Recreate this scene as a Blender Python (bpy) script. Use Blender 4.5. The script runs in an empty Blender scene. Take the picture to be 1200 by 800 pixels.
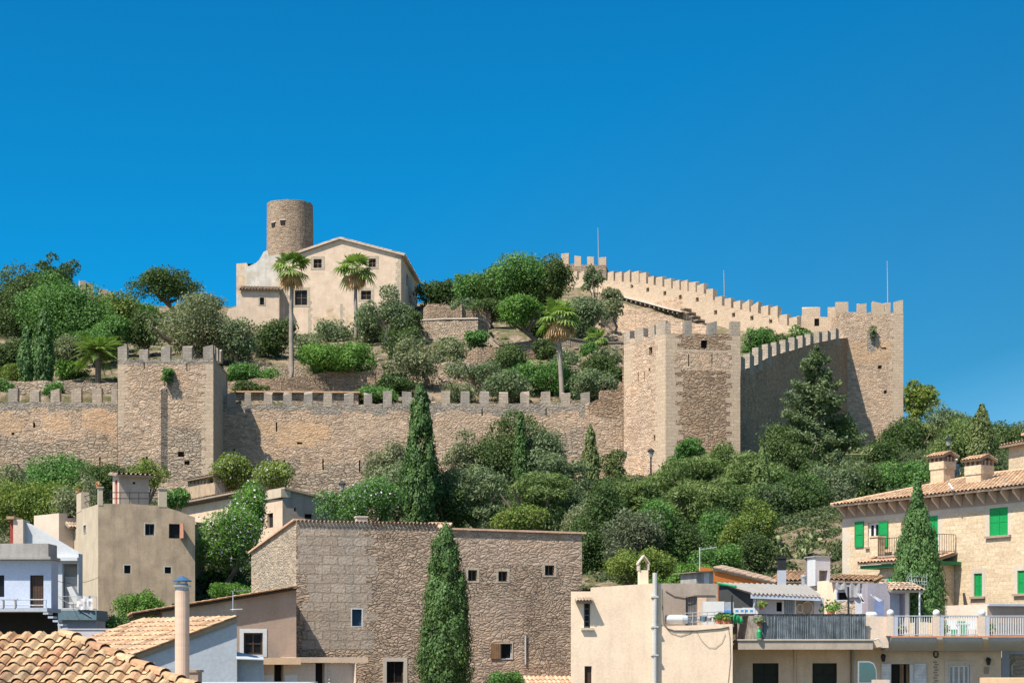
import bpy, math, random
import numpy as np
from mathutils import Vector
R = math.radians
C = bpy.context.scene.collection
FPX = 2000.0; HOR = 770.0; CZ = 9.0          # focal length in photo pixels, horizon row, eye height

def P(px, py, D):
    return Vector(((px-600)/FPX*D, D, CZ+(HOR-py)/FPX*D))

# ------------------------------------------------------------------ objects
OFF = {}
def tag(o, label=None, cat=None, group=None, kind=None):
    if label: o['label'] = label
    if cat: o['category'] = cat
    if group: o['group'] = group
    if kind: o['kind'] = kind
    return o
def thing(name, label, cat, loc, group=None):
    o = bpy.data.objects.new(name, None); C.objects.link(o)
    o.empty_display_size = .3
    o.location = loc; OFF[o.name] = Vector(loc)
    return tag(o, label, cat, group)

class Fr:
    """vertical plane seen from above: u runs right along it, n points to the viewer"""
    def __init__(s, a, b):
        s.x0, s.y0 = a[0], a[1]
        L = math.hypot(b[0]-a[0], b[1]-a[1]); s.L = L
        s.ux, s.uy = (b[0]-a[0])/L, (b[1]-a[1])/L
        s.nx, s.ny = s.uy, -s.ux
    def at(s, u, d, z):
        return (s.x0+u*s.ux-d*s.nx, s.y0+u*s.uy-d*s.ny, z)
    def u(s, px):
        k = (px-600)/FPX
        return (k*s.y0-s.x0)/(s.ux-k*s.uy)
    def D(s, u): return s.y0+u*s.uy
    def z(s, px, py): return CZ+(HOR-py)/FPX*s.D(s.u(px))
    def rect(s, a, b, c, d):
        m = (a+c)/2
        return (s.u(a), s.u(c), s.z(m, d), s.z(m, b))
    def k(s, pts): return [(s.u(a), s.z(a, b)) for a, b in pts]
    def shift(s, d):
        f = Fr((0, 0), (1, 0)); f.__dict__.update(s.__dict__)
        f.x0 -= d*s.nx; f.y0 -= d*s.ny; return f
def Fpx(p0, d0, p1, d1):
    return Fr(((p0-600)/FPX*d0, d0), ((p1-600)/FPX*d1, d1))
def Fdir(p0, d0, ang):
    """from a corner seen at p0, depth d0, running right and receding by ang degrees"""
    x = (p0-600)/FPX*d0
    return Fr((x, d0), (x+math.cos(R(ang)), d0+math.sin(R(ang))))

class MB:
    def __init__(s): s.v = []; s.f = []; s.m = []
    def poly(s, pts, m=0):
        b = len(s.v); s.v += [tuple(p) for p in pts]; s.f.append(tuple(range(b, b+len(pts)))); s.m.append(m)
    def hexa(s, p, m=0):
        b = len(s.v); s.v += [tuple(q) for q in p]
        for f in ((0,3,2,1),(4,5,6,7),(0,1,5,4),(1,2,6,5),(2,3,7,6),(3,0,4,7)):
            s.f.append(tuple(b+i for i in f)); s.m.append(m)
    def box(s, F, u0, u1, d0, d1, z0, z1, m=0):
        s.hexa([F.at(u0,d0,z0),F.at(u1,d0,z0),F.at(u1,d1,z0),F.at(u0,d1,z0),
                F.at(u0,d0,z1),F.at(u1,d0,z1),F.at(u1,d1,z1),F.at(u0,d1,z1)], m)
    def wb(s, c, sx, sy, sz, rot=0, m=0):
        """box by base centre"""
        ca, sa = math.cos(rot), math.sin(rot)
        q = [(-sx/2,-sy/2),(sx/2,-sy/2),(sx/2,sy/2),(-sx/2,sy/2)]
        q = [(c[0]+x*ca-y*sa, c[1]+x*sa+y*ca) for x, y in q]
        s.hexa([(x,y,c[2]) for x,y in q]+[(x,y,c[2]+sz) for x,y in q], m)
    def tube(s, pts, r, seg=8, m=0, caps=True):
        pts = [Vector(p) for p in pts]
        n = len(pts); rr = r if isinstance(r, (list, tuple)) else [r]*n
        b = len(s.v); ref = Vector((0.13, 0.31, 1)).normalized()
        for i, p in enumerate(pts):
            t = (pts[min(i+1, n-1)]-pts[max(i-1, 0)]).normalized()
            a = t.cross(ref if abs(t.dot(ref)) < .95 else Vector((1, 0, 0))).normalized(); c = t.cross(a)
            for k in range(seg):
                q = 2*math.pi*k/seg
                s.v.append(tuple(p+(a*math.cos(q)+c*math.sin(q))*rr[i]))
        for i in range(n-1):
            for k in range(seg):
                k2 = (k+1) % seg
                s.f.append((b+i*seg+k, b+i*seg+k2, b+(i+1)*seg+k2, b+(i+1)*seg+k)); s.m.append(m)
        if caps:
            s.f.append(tuple(b+k for k in range(seg))[::-1]); s.m.append(m)
            s.f.append(tuple(b+(n-1)*seg+k for k in range(seg))); s.m.append(m)
    def ball(s, c, r, m=0, seg=10, rings=6):
        rx, ry, rz = r if isinstance(r, (tuple, list)) else (r, r, r)
        b = len(s.v); c = Vector(c)
        for i in range(rings+1):
            th = math.pi*i/rings
            for k in range(seg):
                ph = 2*math.pi*k/seg
                s.v.append((c.x+rx*math.sin(th)*math.cos(ph), c.y+ry*math.sin(th)*math.sin(ph), c.z+rz*math.cos(th)))
        for i in range(rings):
            for k in range(seg):
                k2 = (k+1) % seg
                s.f.append((b+i*seg+k, b+(i+1)*seg+k, b+(i+1)*seg+k2, b+i*seg+k2)); s.m.append(m)
    def lathe(s, c, prof, seg=16, m=0):
        b = len(s.v)
        for r, z in prof:
            for k in range(seg):
                q = 2*math.pi*k/seg
                s.v.append((c[0]+r*math.cos(q), c[1]+r*math.sin(q), c[2]+z))
        for i in range(len(prof)-1):
            for k in range(seg):
                k2 = (k+1) % seg
                s.f.append((b+i*seg+k, b+i*seg+k2, b+(i+1)*seg+k2, b+(i+1)*seg+k)); s.m.append(m)
    def facade(s, F, u0, u1, z0, knots, ops=(), reveal=.22, m=0, zones=(), d=0.0, rm=None):
        E = 1e-4
        us = {u0, u1}; zs = {z0}
        for u, z in knots: us.add(u)
        for a, b, c, e in ops: us |= {a, b}; zs |= {c, e}
        for a, b, c, e, mm in zones: us |= {a, b}; zs |= {c, e}
        us = sorted(u for u in us if u0-E <= u <= u1+E); zs = sorted(z for z in zs if z >= z0-E)
        def top(u):
            if u <= knots[0][0]: return knots[0][1]
            for (a, za), (b, zb) in zip(knots, knots[1:]):
                if a <= u <= b and b-a > 1e-9: return za+(zb-za)*(u-a)/(b-a)
            return knots[-1][1]
        for a, b in zip(us, us[1:]):
            if b-a < 2*E: continue
            ta, tb = top(a+E), top(b-E); tm = min(ta, tb)
            zl = [z for z in zs if z < tm-1e-3]
            for i, z in enumerate(zl):
                za, zb = (zl[i+1], zl[i+1]) if i+1 < len(zl) else (ta, tb)
                cu, cz = (a+b)/2, (z+min(za, zb))/2
                if any(o[0] < cu < o[1] and o[2] < cz < o[3] for o in ops): continue
                mm = m
                for zn in zones:
                    if zn[0] < cu < zn[1] and zn[2] < cz < zn[3]: mm = zn[4]
                s.poly([F.at(a,d,z), F.at(b,d,z), F.at(b,d,zb), F.at(a,d,za)], mm)
        rm = m if rm is None else rm
        for a, b, c, e in ops:
            e0, e1 = d, d+reveal
            s.poly([F.at(a,e0,c),F.at(b,e0,c),F.at(b,e1,c),F.at(a,e1,c)], rm)
            s.poly([F.at(a,e0,e),F.at(a,e1,e),F.at(b,e1,e),F.at(b,e0,e)], rm)
            s.poly([F.at(a,e0,c),F.at(a,e1,c),F.at(a,e1,e),F.at(a,e0,e)], rm)
            s.poly([F.at(b,e0,c),F.at(b,e0,e),F.at(b,e1,e),F.at(b,e1,c)], rm)
    def shell(s, F, u0, u1, dep, z0, fl, fr, bl=None, br=None, m=0, top=True, left=True, right=True):
        """the other sides of a block whose front is a facade"""
        bl = fl if bl is None else bl; br = fr if br is None else br
        if left: s.poly([F.at(u0,dep,z0),F.at(u0,0,z0),F.at(u0,0,fl),F.at(u0,dep,bl)], m)
        if right: s.poly([F.at(u1,0,z0),F.at(u1,dep,z0),F.at(u1,dep,br),F.at(u1,0,fr)], m)
        s.poly([F.at(u1,dep,z0),F.at(u0,dep,z0),F.at(u0,dep,bl),F.at(u1,dep,br)], m)
        if top: s.poly([F.at(u0,0,fl),F.at(u1,0,fr),F.at(u1,dep,br),F.at(u0,dep,bl)], m)
    def build(s, name, mats, parent=None, smooth=False):
        off = Vector((0, 0, 0)); q = parent
        if q is not None:
            while q.parent: q = q.parent
            off = OFF.get(q.name, off)
        me = bpy.data.meshes.new(name)
        V = np.array(s.v, dtype=np.float32)-np.array(off, dtype=np.float32)
        me.from_pydata(V.tolist(), [], s.f)
        for mt in (mats if isinstance(mats, (list, tuple)) else [mats]): me.materials.append(mt)
        me.polygons.foreach_set('material_index', s.m)
        if smooth: me.polygons.foreach_set('use_smooth', [True]*len(s.f))
        me.update()
        uv = me.uv_layers.new(name='UVMap'); nf = len(me.polygons)
        nor = np.empty(nf*3, np.float32); me.polygons.foreach_get('normal', nor); nor = nor.reshape(-1, 3)
        ls = np.empty(nf, np.int32); lt = np.empty(nf, np.int32)
        me.polygons.foreach_get('loop_start', ls); me.polygons.foreach_get('loop_total', lt)
        lv = np.empty(len(me.loops), np.int32); me.loops.foreach_get('vertex_index', lv)
        fi = np.repeat(np.arange(nf), lt); N = nor[fi]; co = V[lv]
        h = np.hypot(N[:,0], N[:,1])+1e-9
        u = np.where(np.abs(N[:,2]) > .8, co[:,0], (co[:,0]*-N[:,1]+co[:,1]*N[:,0])/h)
        v = np.where(np.abs(N[:,2]) > .8, co[:,1], co[:,2])
        uv.data.foreach_set('uv', np.stack([u, v], 1).astype(np.float32).ravel())
        o = bpy.data.objects.new(name, me); C.objects.link(o)
        if parent is not None: o.parent = parent
        return o

# ------------------------------------------------------------------ materials
def newmat(name):
    m = bpy.data.materials.new(name); m.use_nodes = True
    nt = m.node_tree; nt.nodes.clear()
    out = nt.nodes.new('ShaderNodeOutputMaterial'); b = nt.nodes.new('ShaderNodeBsdfPrincipled')
    nt.links.new(b.outputs[0], out.inputs[0]); b.inputs['Roughness'].default_value = .85
    b.inputs['Specular IOR Level'].default_value = .25
    return m, nt, b
def node(nt, t, **kw):
    n = nt.nodes.new('ShaderNode'+t)
    for k, v in kw.items():
        if k in n.inputs.keys() if isinstance(k, str) else False: n.inputs[k].default_value = v
        else: setattr(n, k, v)
    return n
def inp(n, **kw):
    for k, v in kw.items(): n.inputs[k].default_value = v
    return n
def ramp(nt, fac, stops, interp='LINEAR'):
    r = nt.nodes.new('ShaderNodeValToRGB'); r.color_ramp.interpolation = interp
    el = r.color_ramp.elements
    while len(el) > 1: el.remove(el[-1])
    for i, (p, c) in enumerate(stops):
        e = el[0] if i == 0 else el.new(p)
        e.position = p; e.color = (c[0], c[1], c[2], 1) if isinstance(c, (tuple, list)) else (c, c, c, 1)
    nt.links.new(fac, r.inputs[0]); return r.outputs[0]
def mix(nt, fac, a, b, mode='MIX'):
    n = nt.nodes.new('ShaderNodeMix'); n.data_type = 'RGBA'; n.blend_type = mode
    for i, v in ((0, fac), (6, a), (7, b)):
        if isinstance(v, (int, float)): n.inputs[i].default_value = v
        elif isinstance(v, (tuple, list)): n.inputs[i].default_value = (v[0], v[1], v[2], 1)
        else: nt.links.new(v, n.inputs[i])
    return n.outputs[2]
def math_(nt, op, a, b=0.0):
    n = nt.nodes.new('ShaderNodeMath'); n.operation = op
    for i, v in ((0, a), (1, b)):
        if isinstance(v, (int, float)): n.inputs[i].default_value = v
        else: nt.links.new(v, n.inputs[i])
    return n.outputs[0]
def coords(nt, kind='UV', scale=(1, 1, 1)):
    t = nt.nodes.new('ShaderNodeTexCoord'); mp = nt.nodes.new('ShaderNodeMapping')
    nt.links.new(t.outputs[kind], mp.inputs[0]); mp.inputs['Scale'].default_value = scale
    return mp.outputs[0]
def noise(nt, vec, scale, detail=4, rough=.55, out=0):
    n = nt.nodes.new('ShaderNodeTexNoise'); nt.links.new(vec, n.inputs['Vector'])
    n.inputs['Scale'].default_value = scale; n.inputs['Detail'].default_value = detail; n.inputs['Roughness'].default_value = rough
    return n.outputs[out]
def bump(nt, b, h, strength=.6, dist=.05):
    n = nt.nodes.new('ShaderNodeBump'); n.inputs['Strength'].default_value = strength; n.inputs['Distance'].default_value = dist
    nt.links.new(h, n.inputs['Height']); nt.links.new(n.outputs[0], b.inputs['Normal'])

def mul3(c, k): return tuple(x*k for x in c)
def rubble(name, cols, mortar, sx=.5, sz=.3, bstr=.9, bd=.10, stain=.62, grey=.2, streak=None, mortw=.11):
    m, nt, b = newmat(name)
    uv = coords(nt, 'UV', (1, 1, 1))
    nz = noise(nt, uv, 1.3, 3, .6, 1)
    vm = nt.nodes.new('ShaderNodeVectorMath'); vm.operation = 'MULTIPLY_ADD'
    nt.links.new(nz, vm.inputs[0]); vm.inputs[1].default_value = (.6, .32, 0)
    wz = noise(nt, uv, .5, 2, .5, 1); vw = nt.nodes.new('ShaderNodeVectorMath'); vw.operation = 'MULTIPLY_ADD'
    nt.links.new(wz, vw.inputs[0]); vw.inputs[1].default_value = (1.5, 1.1, 0); nt.links.new(uv, vw.inputs[2]); nt.links.new(vw.outputs[0], vm.inputs[2])
    mp = nt.nodes.new('ShaderNodeMapping'); nt.links.new(vm.outputs[0], mp.inputs[0]); mp.inputs['Scale'].default_value = (1/(sx*.72), 1/(sz*.66), 1)
    v1 = nt.nodes.new('ShaderNodeTexVoronoi'); v1.voronoi_dimensions = '2D'; v1.feature = 'F1'; nt.links.new(mp.outputs[0], v1.inputs['Vector']); v1.inputs['Scale'].default_value = 1; v1.inputs['Randomness'].default_value = 1.0
    v2 = nt.nodes.new('ShaderNodeTexVoronoi'); v2.voronoi_dimensions = '2D'; v2.feature = 'DISTANCE_TO_EDGE'; nt.links.new(mp.outputs[0], v2.inputs['Vector']); v2.inputs['Scale'].default_value = 1; v2.inputs['Randomness'].default_value = 1.0
    sep = nt.nodes.new('ShaderNodeSeparateColor'); nt.links.new(v1.outputs['Color'], sep.inputs[0])
    n = len(cols)
    col = ramp(nt, sep.outputs[0], [(i/(n-1), c) for i, c in enumerate(cols)])
    av = tuple(sum(c[k] for c in cols)/n for k in range(3))
    course = coords(nt, 'UV', (.55, 1.5, 1))
    rough = noise(nt, course, 2.3, 6, .7)
    patchy = noise(nt, uv, .45, 4, .6)
    col = mix(nt, ramp(nt, patchy, [(.35, .25), (.65, .8)]), col, av)
    fine = noise(nt, uv, 7, 5, .7)
    col = mix(nt, .8, col, mix(nt, 1.0, col, ramp(nt, rough, [(.28, .48), (.5, 1.03), (.72, 1.5)]), 'MULTIPLY'))
    col = mix(nt, .5, col, mix(nt, 1.0, col, ramp(nt, fine, [(.25, .5), (.75, 1.5)]), 'MULTIPLY'))
    ed = ramp(nt, v2.outputs[0], [(.0, 0), (mortw, 1)])
    big = noise(nt, uv, .22, 5, .6)
    # most joints are filled flush with mortar, some are open and dark
    op = ramp(nt, noise(nt, uv, 1.1, 4, .65), [(.52, 0), (.64, 1)])
    mo = mix(nt, op, mortar, mul3(mortar, .40))
    edm = mix(nt, op, ramp(nt, ed, [(0, .45), (1, 1)]), ed)
    col = mix(nt, edm, mo, col)
    col = mix(nt, stain, col, mix(nt, 1.0, col, ramp(nt, big, [(.3, (.66, .63, .61)), (.5, (1, 1, 1)), (.72, (1.24, 1.08, .92))]), 'MULTIPLY'))
    gr = noise(nt, coords(nt, 'UV', (.9, .3, 1)), .7, 5, .62)
    col = mix(nt, math_(nt, 'MULTIPLY', ramp(nt, gr, [(.5, 0), (.68, 1)]), grey), col, (.20, .185, .165))
    nt.links.new(col, b.inputs['Base Color'])
    h = ramp(nt, v2.outputs[0], [(0, .25), (.14, .8), (.45, 1)])
    h = math_(nt, 'ADD', h, math_(nt, 'MULTIPLY', sep.outputs[1], .7))
    h = math_(nt, 'ADD', h, math_(nt, 'MULTIPLY', rough, 2.0))
    h = math_(nt, 'ADD', h, math_(nt, 'MULTIPLY', fine, .6))
    bump(nt, b, h, bstr, bd)
    b.inputs['Roughness'].default_value = .95; b.inputs['Specular IOR Level'].default_value = .1
    return m
def ashlar(name, c1, c2, mortar, bw=.62, bh=.3, bstr=.5, grey=.35, ms=.02, bd=.04, wob=.06):
    m, nt, b = newmat(name)
    uv = coords(nt, 'UV')
    nz = noise(nt, uv, 2.0, 2, .5, 1)
    vm = nt.nodes.new('ShaderNodeVectorMath'); vm.operation = 'MULTIPLY_ADD'
    nt.links.new(nz, vm.inputs[0]); vm.inputs[1].default_value = (wob, wob*.8, 0); nt.links.new(uv, vm.inputs[2])
    br = nt.nodes.new('ShaderNodeTexBrick'); nt.links.new(vm.outputs[0], br.inputs['Vector'])
    br.inputs['Scale'].default_value = 1; br.inputs['Brick Width'].default_value = bw; br.inputs['Row Height'].default_value = bh
    br.inputs['Mortar Size'].default_value = ms; br.inputs['Mortar Smooth'].default_value = .3; br.inputs['Bias'].default_value = 0
    br.inputs['Color1'].default_value = (*c1, 1); br.inputs['Color2'].default_value = (*c2, 1); br.inputs['Mortar'].default_value = (*mortar, 1)
    fine = noise(nt, uv, 7, 5, .65)
    col = mix(nt, .6, br.outputs[0], mix(nt, 1.0, br.outputs[0], ramp(nt, fine, [(.25, .5), (.75, 1.45)]), 'MULTIPLY'))
    gr = noise(nt, coords(nt, 'UV', (.9, .3, 1)), 1.0, 5, .62)
    col = mix(nt, math_(nt, 'MULTIPLY', ramp(nt, gr, [(.42, 0), (.66, 1)]), grey), col, (.19, .18, .17))
    nt.links.new(col, b.inputs['Base Color'])
    h = math_(nt, 'SUBTRACT', math_(nt, 'MULTIPLY', fine, .7), br.outputs[1])
    bump(nt, b, h, bstr, bd)
    b.inputs['Roughness'].default_value = .95; b.inputs['Specular IOR Level'].default_value = .1
    return m
def plaster(name, c, var=.18, dirt=.25, dirtc=(.16, .14, .12), bstr=.25, rough=.9, scale=1.0, patch=None):
    m, nt, b = newmat(name)
    uv = coords(nt, 'UV'); st = coords(nt, 'UV', (1.6, .22, 1))
    a = noise(nt, uv, .8*scale, 6, .62); f = noise(nt, uv, 9*scale, 4, .6); s = noise(nt, st, 1.3*scale, 5, .65)
    col = mix(nt, 1.0, c, ramp(nt, a, [(.25, 1-var*1.6), (.75, 1+var)]), 'MULTIPLY')
    col = mix(nt, .5, col, mix(nt, 1.0, col, ramp(nt, f, [(.3, .82), (.7, 1.16)]), 'MULTIPLY'))
    if patch:
        col = mix(nt, ramp(nt, noise(nt, uv, .35*scale, 5, .6), [(.52, 0), (.6, 1)]), col, patch)
    col = mix(nt, math_(nt, 'MULTIPLY', ramp(nt, s, [(.48, 0), (.78, 1)]), dirt), col, dirtc)
    nt.links.new(col, b.inputs['Base Color']); b.inputs['Roughness'].default_value = rough
    bump(nt, b, math_(nt, 'ADD', f, math_(nt, 'MULTIPLY', a, 1.5)), bstr, .02)
    return m
def flat(name, c, rough=.6, metal=0.0, var=.15, spec=.3):
    m, nt, b = newmat(name)
    f = noise(nt, coords(nt, 'Object'), 5, 4, .6)
    nt.links.new(mix(nt, 1.0, c, ramp(nt, f, [(.3, 1-var), (.7, 1+var)]), 'MULTIPLY'), b.inputs['Base Color'])
    b.inputs['Roughness'].default_value = rough; b.inputs['Metallic'].default_value = metal; b.inputs['Specular IOR Level'].default_value = spec
    return m
def slats(name, c, period=.06, axis=1, dark=.5, rough=.6, var=.2):
    m, nt, b = newmat(name)
    uv = coords(nt, 'UV'); sp = nt.nodes.new('ShaderNodeSeparateXYZ'); nt.links.new(uv, sp.inputs[0])
    w = math_(nt, 'FRACT', math_(nt, 'DIVIDE', sp.outputs[axis], period))
    col = mix(nt, ramp(nt, w, [(.0, 1), (.18, 1), (.3, 0), (1, 0)]), c, mul3(c, dark))
    f = noise(nt, uv, 3, 4)
    col = mix(nt, 1.0, col, ramp(nt, f, [(.3, 1-var), (.7, 1+var)]), 'MULTIPLY')
    nt.links.new(col, b.inputs['Base Color']); b.inputs['Roughness'].default_value = rough
    bump(nt, b, w, .6, .02)
    return m
def tilemat(name, cols, lichen=(.12, .10, .085), lam=.5):
    m, nt, b = newmat(name)
    g = nt.nodes.new('ShaderNodeNewGeometry'); n = len(cols)
    col = ramp(nt, g.outputs['Random Per Island'], [(i/(n-1), c) for i, c in enumerate(cols)])
    oc = coords(nt, 'Object')
    f = noise(nt, oc, 14, 4, .65); big = noise(nt, oc, 1.1, 5, .65)
    col = mix(nt, .7, col, mix(nt, 1.0, col, ramp(nt, f, [(.3, .6), (.7, 1.35)]), 'MULTIPLY'))
    col = mix(nt, math_(nt, 'MULTIPLY', ramp(nt, big, [(.48, 0), (.7, 1)]), lam), col, lichen)
    nt.links.new(col, b.inputs['Base Color']); b.inputs['Roughness'].default_value = .9; b.inputs['Specular IOR Level'].default_value = .15
    bump(nt, b, f, .4, .01)
    return m
def leafmat(name, cols, trans=.3, nscale=.55):
    m, nt, b = newmat(name)
    cols = [(c[0]*2.45+.006, c[1]*2.15+.006, c[2]*2.2+.006) for c in cols]
    g = nt.nodes.new('ShaderNodeNewGeometry'); n = len(cols)
    oc = coords(nt, 'Object'); f = noise(nt, oc, nscale, 3, .6)
    x = math_(nt, 'ADD', math_(nt, 'MULTIPLY', g.outputs['Random Per Island'], .55), math_(nt, 'MULTIPLY', ramp(nt, f, [(.3, 0), (.7, 1)]), .45))
    col = ramp(nt, x, [(i/(n-1), c) for i, c in enumerate(cols)])
    nt.links.new(col, b.inputs['Base Color']); b.inputs['Roughness'].default_value = .6; b.inputs['Specular IOR Level'].default_value = .25
    tr = nt.nodes.new('ShaderNodeBsdfTranslucent'); nt.links.new(mix(nt, 1.0, col, (1.1, 1.25, .6), 'MULTIPLY'), tr.inputs[0])
    ms = nt.nodes.new('ShaderNodeMixShader'); ms.inputs[0].default_value = trans
    nt.links.new(b.outputs[0], ms.inputs[1]); nt.links.new(tr.outputs[0], ms.inputs[2])
    out = [q for q in nt.nodes if q.type == 'OUTPUT_MATERIAL'][0]; nt.links.new(ms.outputs[0], out.inputs[0])
    return m
def glass(name, c=(.012, .014, .016), rough=.3):
    m, nt, b = newmat(name); b.inputs['Base Color'].default_value = (*c, 1); b.inputs['Roughness'].default_value = rough
    b.inputs['Specular IOR Level'].default_value = .12
    return m

M = {}
ST = [(.31, .22, .155), (.45, .325, .23), (.52, .382, .275), (.60, .46, .345), (.40, .295, .22)]
M['castle'] = rubble('castle_rubble', ST, (.50, .365, .262), .62, .34)
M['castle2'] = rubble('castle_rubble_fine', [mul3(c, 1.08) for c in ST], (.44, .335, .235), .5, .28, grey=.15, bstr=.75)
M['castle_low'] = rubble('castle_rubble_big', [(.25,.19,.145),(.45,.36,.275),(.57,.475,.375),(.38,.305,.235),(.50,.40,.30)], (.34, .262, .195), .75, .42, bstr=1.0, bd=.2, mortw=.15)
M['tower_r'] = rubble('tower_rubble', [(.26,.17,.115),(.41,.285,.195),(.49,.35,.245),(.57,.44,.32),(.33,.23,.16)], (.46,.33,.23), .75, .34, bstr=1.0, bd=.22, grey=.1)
M['shade_r'] = rubble('shade_toned_rubble', [(c[0]*.98, c[1]*.85, c[2]*.74) for c in ST], (.36, .26, .185), .6, .34, grey=.2)  # castle stone colours darkened and reddened to carry the wall's shade
M['rampart'] = ashlar('rampart_stone', (.49, .375, .27), (.57, .445, .325), (.43, .33, .235), .5, .26, grey=.1)
M['merlon'] = ashlar('merlon_stone', (.36, .295, .23), (.44, .365, .285), (.31, .25, .195), .55, .28, grey=.45)
M['merlon_g'] = ashlar('merlon_grey_stone', (.30, .258, .215), (.38, .328, .272), (.27, .23, .19), .55, .28, grey=.65)
M['merlon_w'] = ashlar('merlon_warm_stone', (.47, .36, .26), (.54, .42, .31), (.38, .29, .21), .55, .28, grey=.12)
M['quoin'] = ashlar('quoin_stone', (.45, .345, .25), (.52, .405, .298), (.41, .31, .225), .75, .34, grey=.15)
M['topcourse'] = rubble('weathered_course', [(.25,.22,.19),(.34,.29,.24),(.42,.36,.29),(.22,.20,.175)], (.32,.275,.225), .55, .3, grey=.6)
M['streak'] = rubble('dark_streak_stone', [(.08,.075,.07),(.14,.125,.11),(.24,.20,.165),(.10,.09,.08)], (.14,.12,.10), .6, .34, grey=.6)
M['orange'] = rubble('orange_render_stone', [(.44,.29,.18),(.50,.34,.22),(.55,.40,.27)], (.47,.33,.22), .55, .3, bstr=.5, grey=.1, stain=.6)
M['drystone'] = rubble('dry_stone', [(.31,.24,.18),(.43,.34,.255),(.52,.42,.32),(.37,.29,.22),(.58,.48,.375)], (.26,.20,.15), .5, .3, bstr=1.0, bd=.2)
M['drystone_r'] = rubble('red_dry_stone', [(.28,.20,.145),(.40,.29,.205),(.48,.36,.26),(.34,.25,.18)], (.24,.175,.125), .5, .28, bstr=1.0, bd=.2)
M['house_r'] = rubble('house_rubble', [(.29,.215,.16),(.43,.325,.245),(.51,.395,.30),(.37,.28,.21),(.58,.465,.36)], (.42,.322,.245), .42, .24, bstr=1.0, bd=.12, grey=.3)
M['house_r2'] = rubble('house_rubble_flush', [(.31,.23,.175),(.43,.33,.253),(.49,.38,.295),(.37,.283,.217)], (.44,.34,.262), .48, .26, bstr=.8, bd=.08, grey=.25)
M['house_side'] = rubble('house_side_rubble', [(.30,.25,.19),(.42,.35,.27),(.5,.42,.33),(.36,.3,.23)], (.44,.365,.28), .4, .26, bstr=.8, bd=.09, grey=.15)
M['house_a'] = ashlar('house_block_stone', (.36, .288, .226), (.45, .372, .30), (.35, .28, .22), .82, .5, grey=.35, bstr=1.0, ms=.03, bd=.09, wob=.22)
M['brickstone'] = ashlar('sawn_stone', (.52, .405, .275), (.62, .50, .355), (.53, .42, .295), .55, .22, grey=.05, ms=.012, bd=.02)
M['tower_round'] = rubble('round_tower_rubble', [(.20,.145,.105),(.33,.25,.185),(.42,.325,.24),(.36,.285,.215)], (.36,.28,.205), .5, .28, bstr=.9)
M['castle_plaster'] = plaster('castle_house_plaster', (.63, .49, .37), .14, .2, (.35, .25, .17), patch=None)
M['old_plaster'] = plaster('weathered_plaster', (.56, .53, .48), .2, .5, (.24, .22, .2), patch=(.50, .42, .31))
M['patch_plaster'] = plaster('flaking_plaster', (.57, .43, .295), .3, .25, (.3, .2, .13), patch=(.60, .51, .39))
M['beige'] = plaster('beige_render', (.45, .345, .24), .22, .75, (.19, .155, .12))
M['beige_l'] = plaster('light_beige_render', (.50, .42, .315), .12, .35, (.22, .18, .135))
M['peach'] = plaster('peach_render', (.83, .65, .485), .08, .3, (.42, .31, .22))
M['peach2'] = plaster('old_peach_render', (.66, .50, .365), .14, .35, (.35, .25, .18))
M['peach3'] = plaster('pale_peach_render', (.60, .49, .40), .08, .18, (.3, .25, .2))
M['brown'] = plaster('brown_render', (.345, .262, .208), .12, .3, (.2, .15, .12))
M['greybrown'] = plaster('grey_brown_render', (.38, .32, .265), .14, .4, (.18, .155, .13))
M['bluegrey'] = plaster('blue_grey_render', (.385, .42, .465), .08, .18, (.22, .24, .26))
M['blue'] = plaster('pale_blue_render', (.47, .52, .63), .06, .2, (.42, .38, .42))
M['white'] = plaster('white_render', (.56, .575, .59), .06, .22, (.42, .42, .42))
M['lilac'] = plaster('lilac_render', (.50, .475, .50), .06, .15, (.4, .38, .4))
M['lilac_d'] = plaster('shaded_lilac_render', (.33, .305, .345), .1, .2)  # darker lilac copy with the porch's shade put into the colour
M['concrete'] = plaster('grey_concrete', (.36, .345, .325), .18, .6, (.13, .12, .11))
M['concrete_d'] = plaster('smooth_grey_render', (.42, .455, .53), .08, .2, (.2, .2, .2))
M['terra'] = plaster('terracotta_edge', (.56, .25, .13), .1, .2)
M['orange_w'] = plaster('orange_wall', (.72, .235, .06), .08, .12, (.4, .15, .06))
M['peachslab'] = plaster('orange_beige_slab', (.74, .50, .31), .06, .12)
M['quoin_p'] = ashlar('house_quoin', (.40, .33, .25), (.5, .42, .32), (.36, .29, .22), .6, .32, grey=.2)
M['stonetrim'] = plaster('stone_trim', (.52, .46, .385), .1, .25)
M['tile'] = tilemat('clay_tile', [(.30,.19,.12),(.47,.29,.175),(.55,.36,.22),(.42,.29,.20),(.60,.43,.28)], lam=.5)
M['tile_front'] = tilemat('sandy_clay_tile', [(.34,.19,.105),(.46,.30,.17),(.52,.36,.21),(.47,.245,.14),(.54,.40,.245),(.40,.27,.165)], (.13,.095,.07), .65)
M['tile_old'] = tilemat('old_clay_tile', [(.24,.175,.13),(.38,.28,.205),(.45,.34,.25),(.33,.25,.19)], lam=.6)
M['tile_pink'] = tilemat('pink_clay_tile', [(.45,.26,.17),(.56,.35,.24),(.60,.41,.29),(.48,.31,.22)], lam=.3)
M['mortar'] = plaster('roof_mortar', (.30, .24, .185), .15, .3)
M['glass'] = glass('dark_glass'); M['glass_b'] = glass('blue_glass', (.03, .06, .11), .08)
M['dark'] = flat('dark_interior', (.018, .016, .015), .9)
M['slot'] = flat('shadowed_slot', (.05, .038, .03), .95)
M['wood_d'] = slats('dark_wood', (.06, .035, .024), .14, 0)
M['wood'] = slats('brown_wood', (.22, .13, .07), .12, 0)
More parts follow.
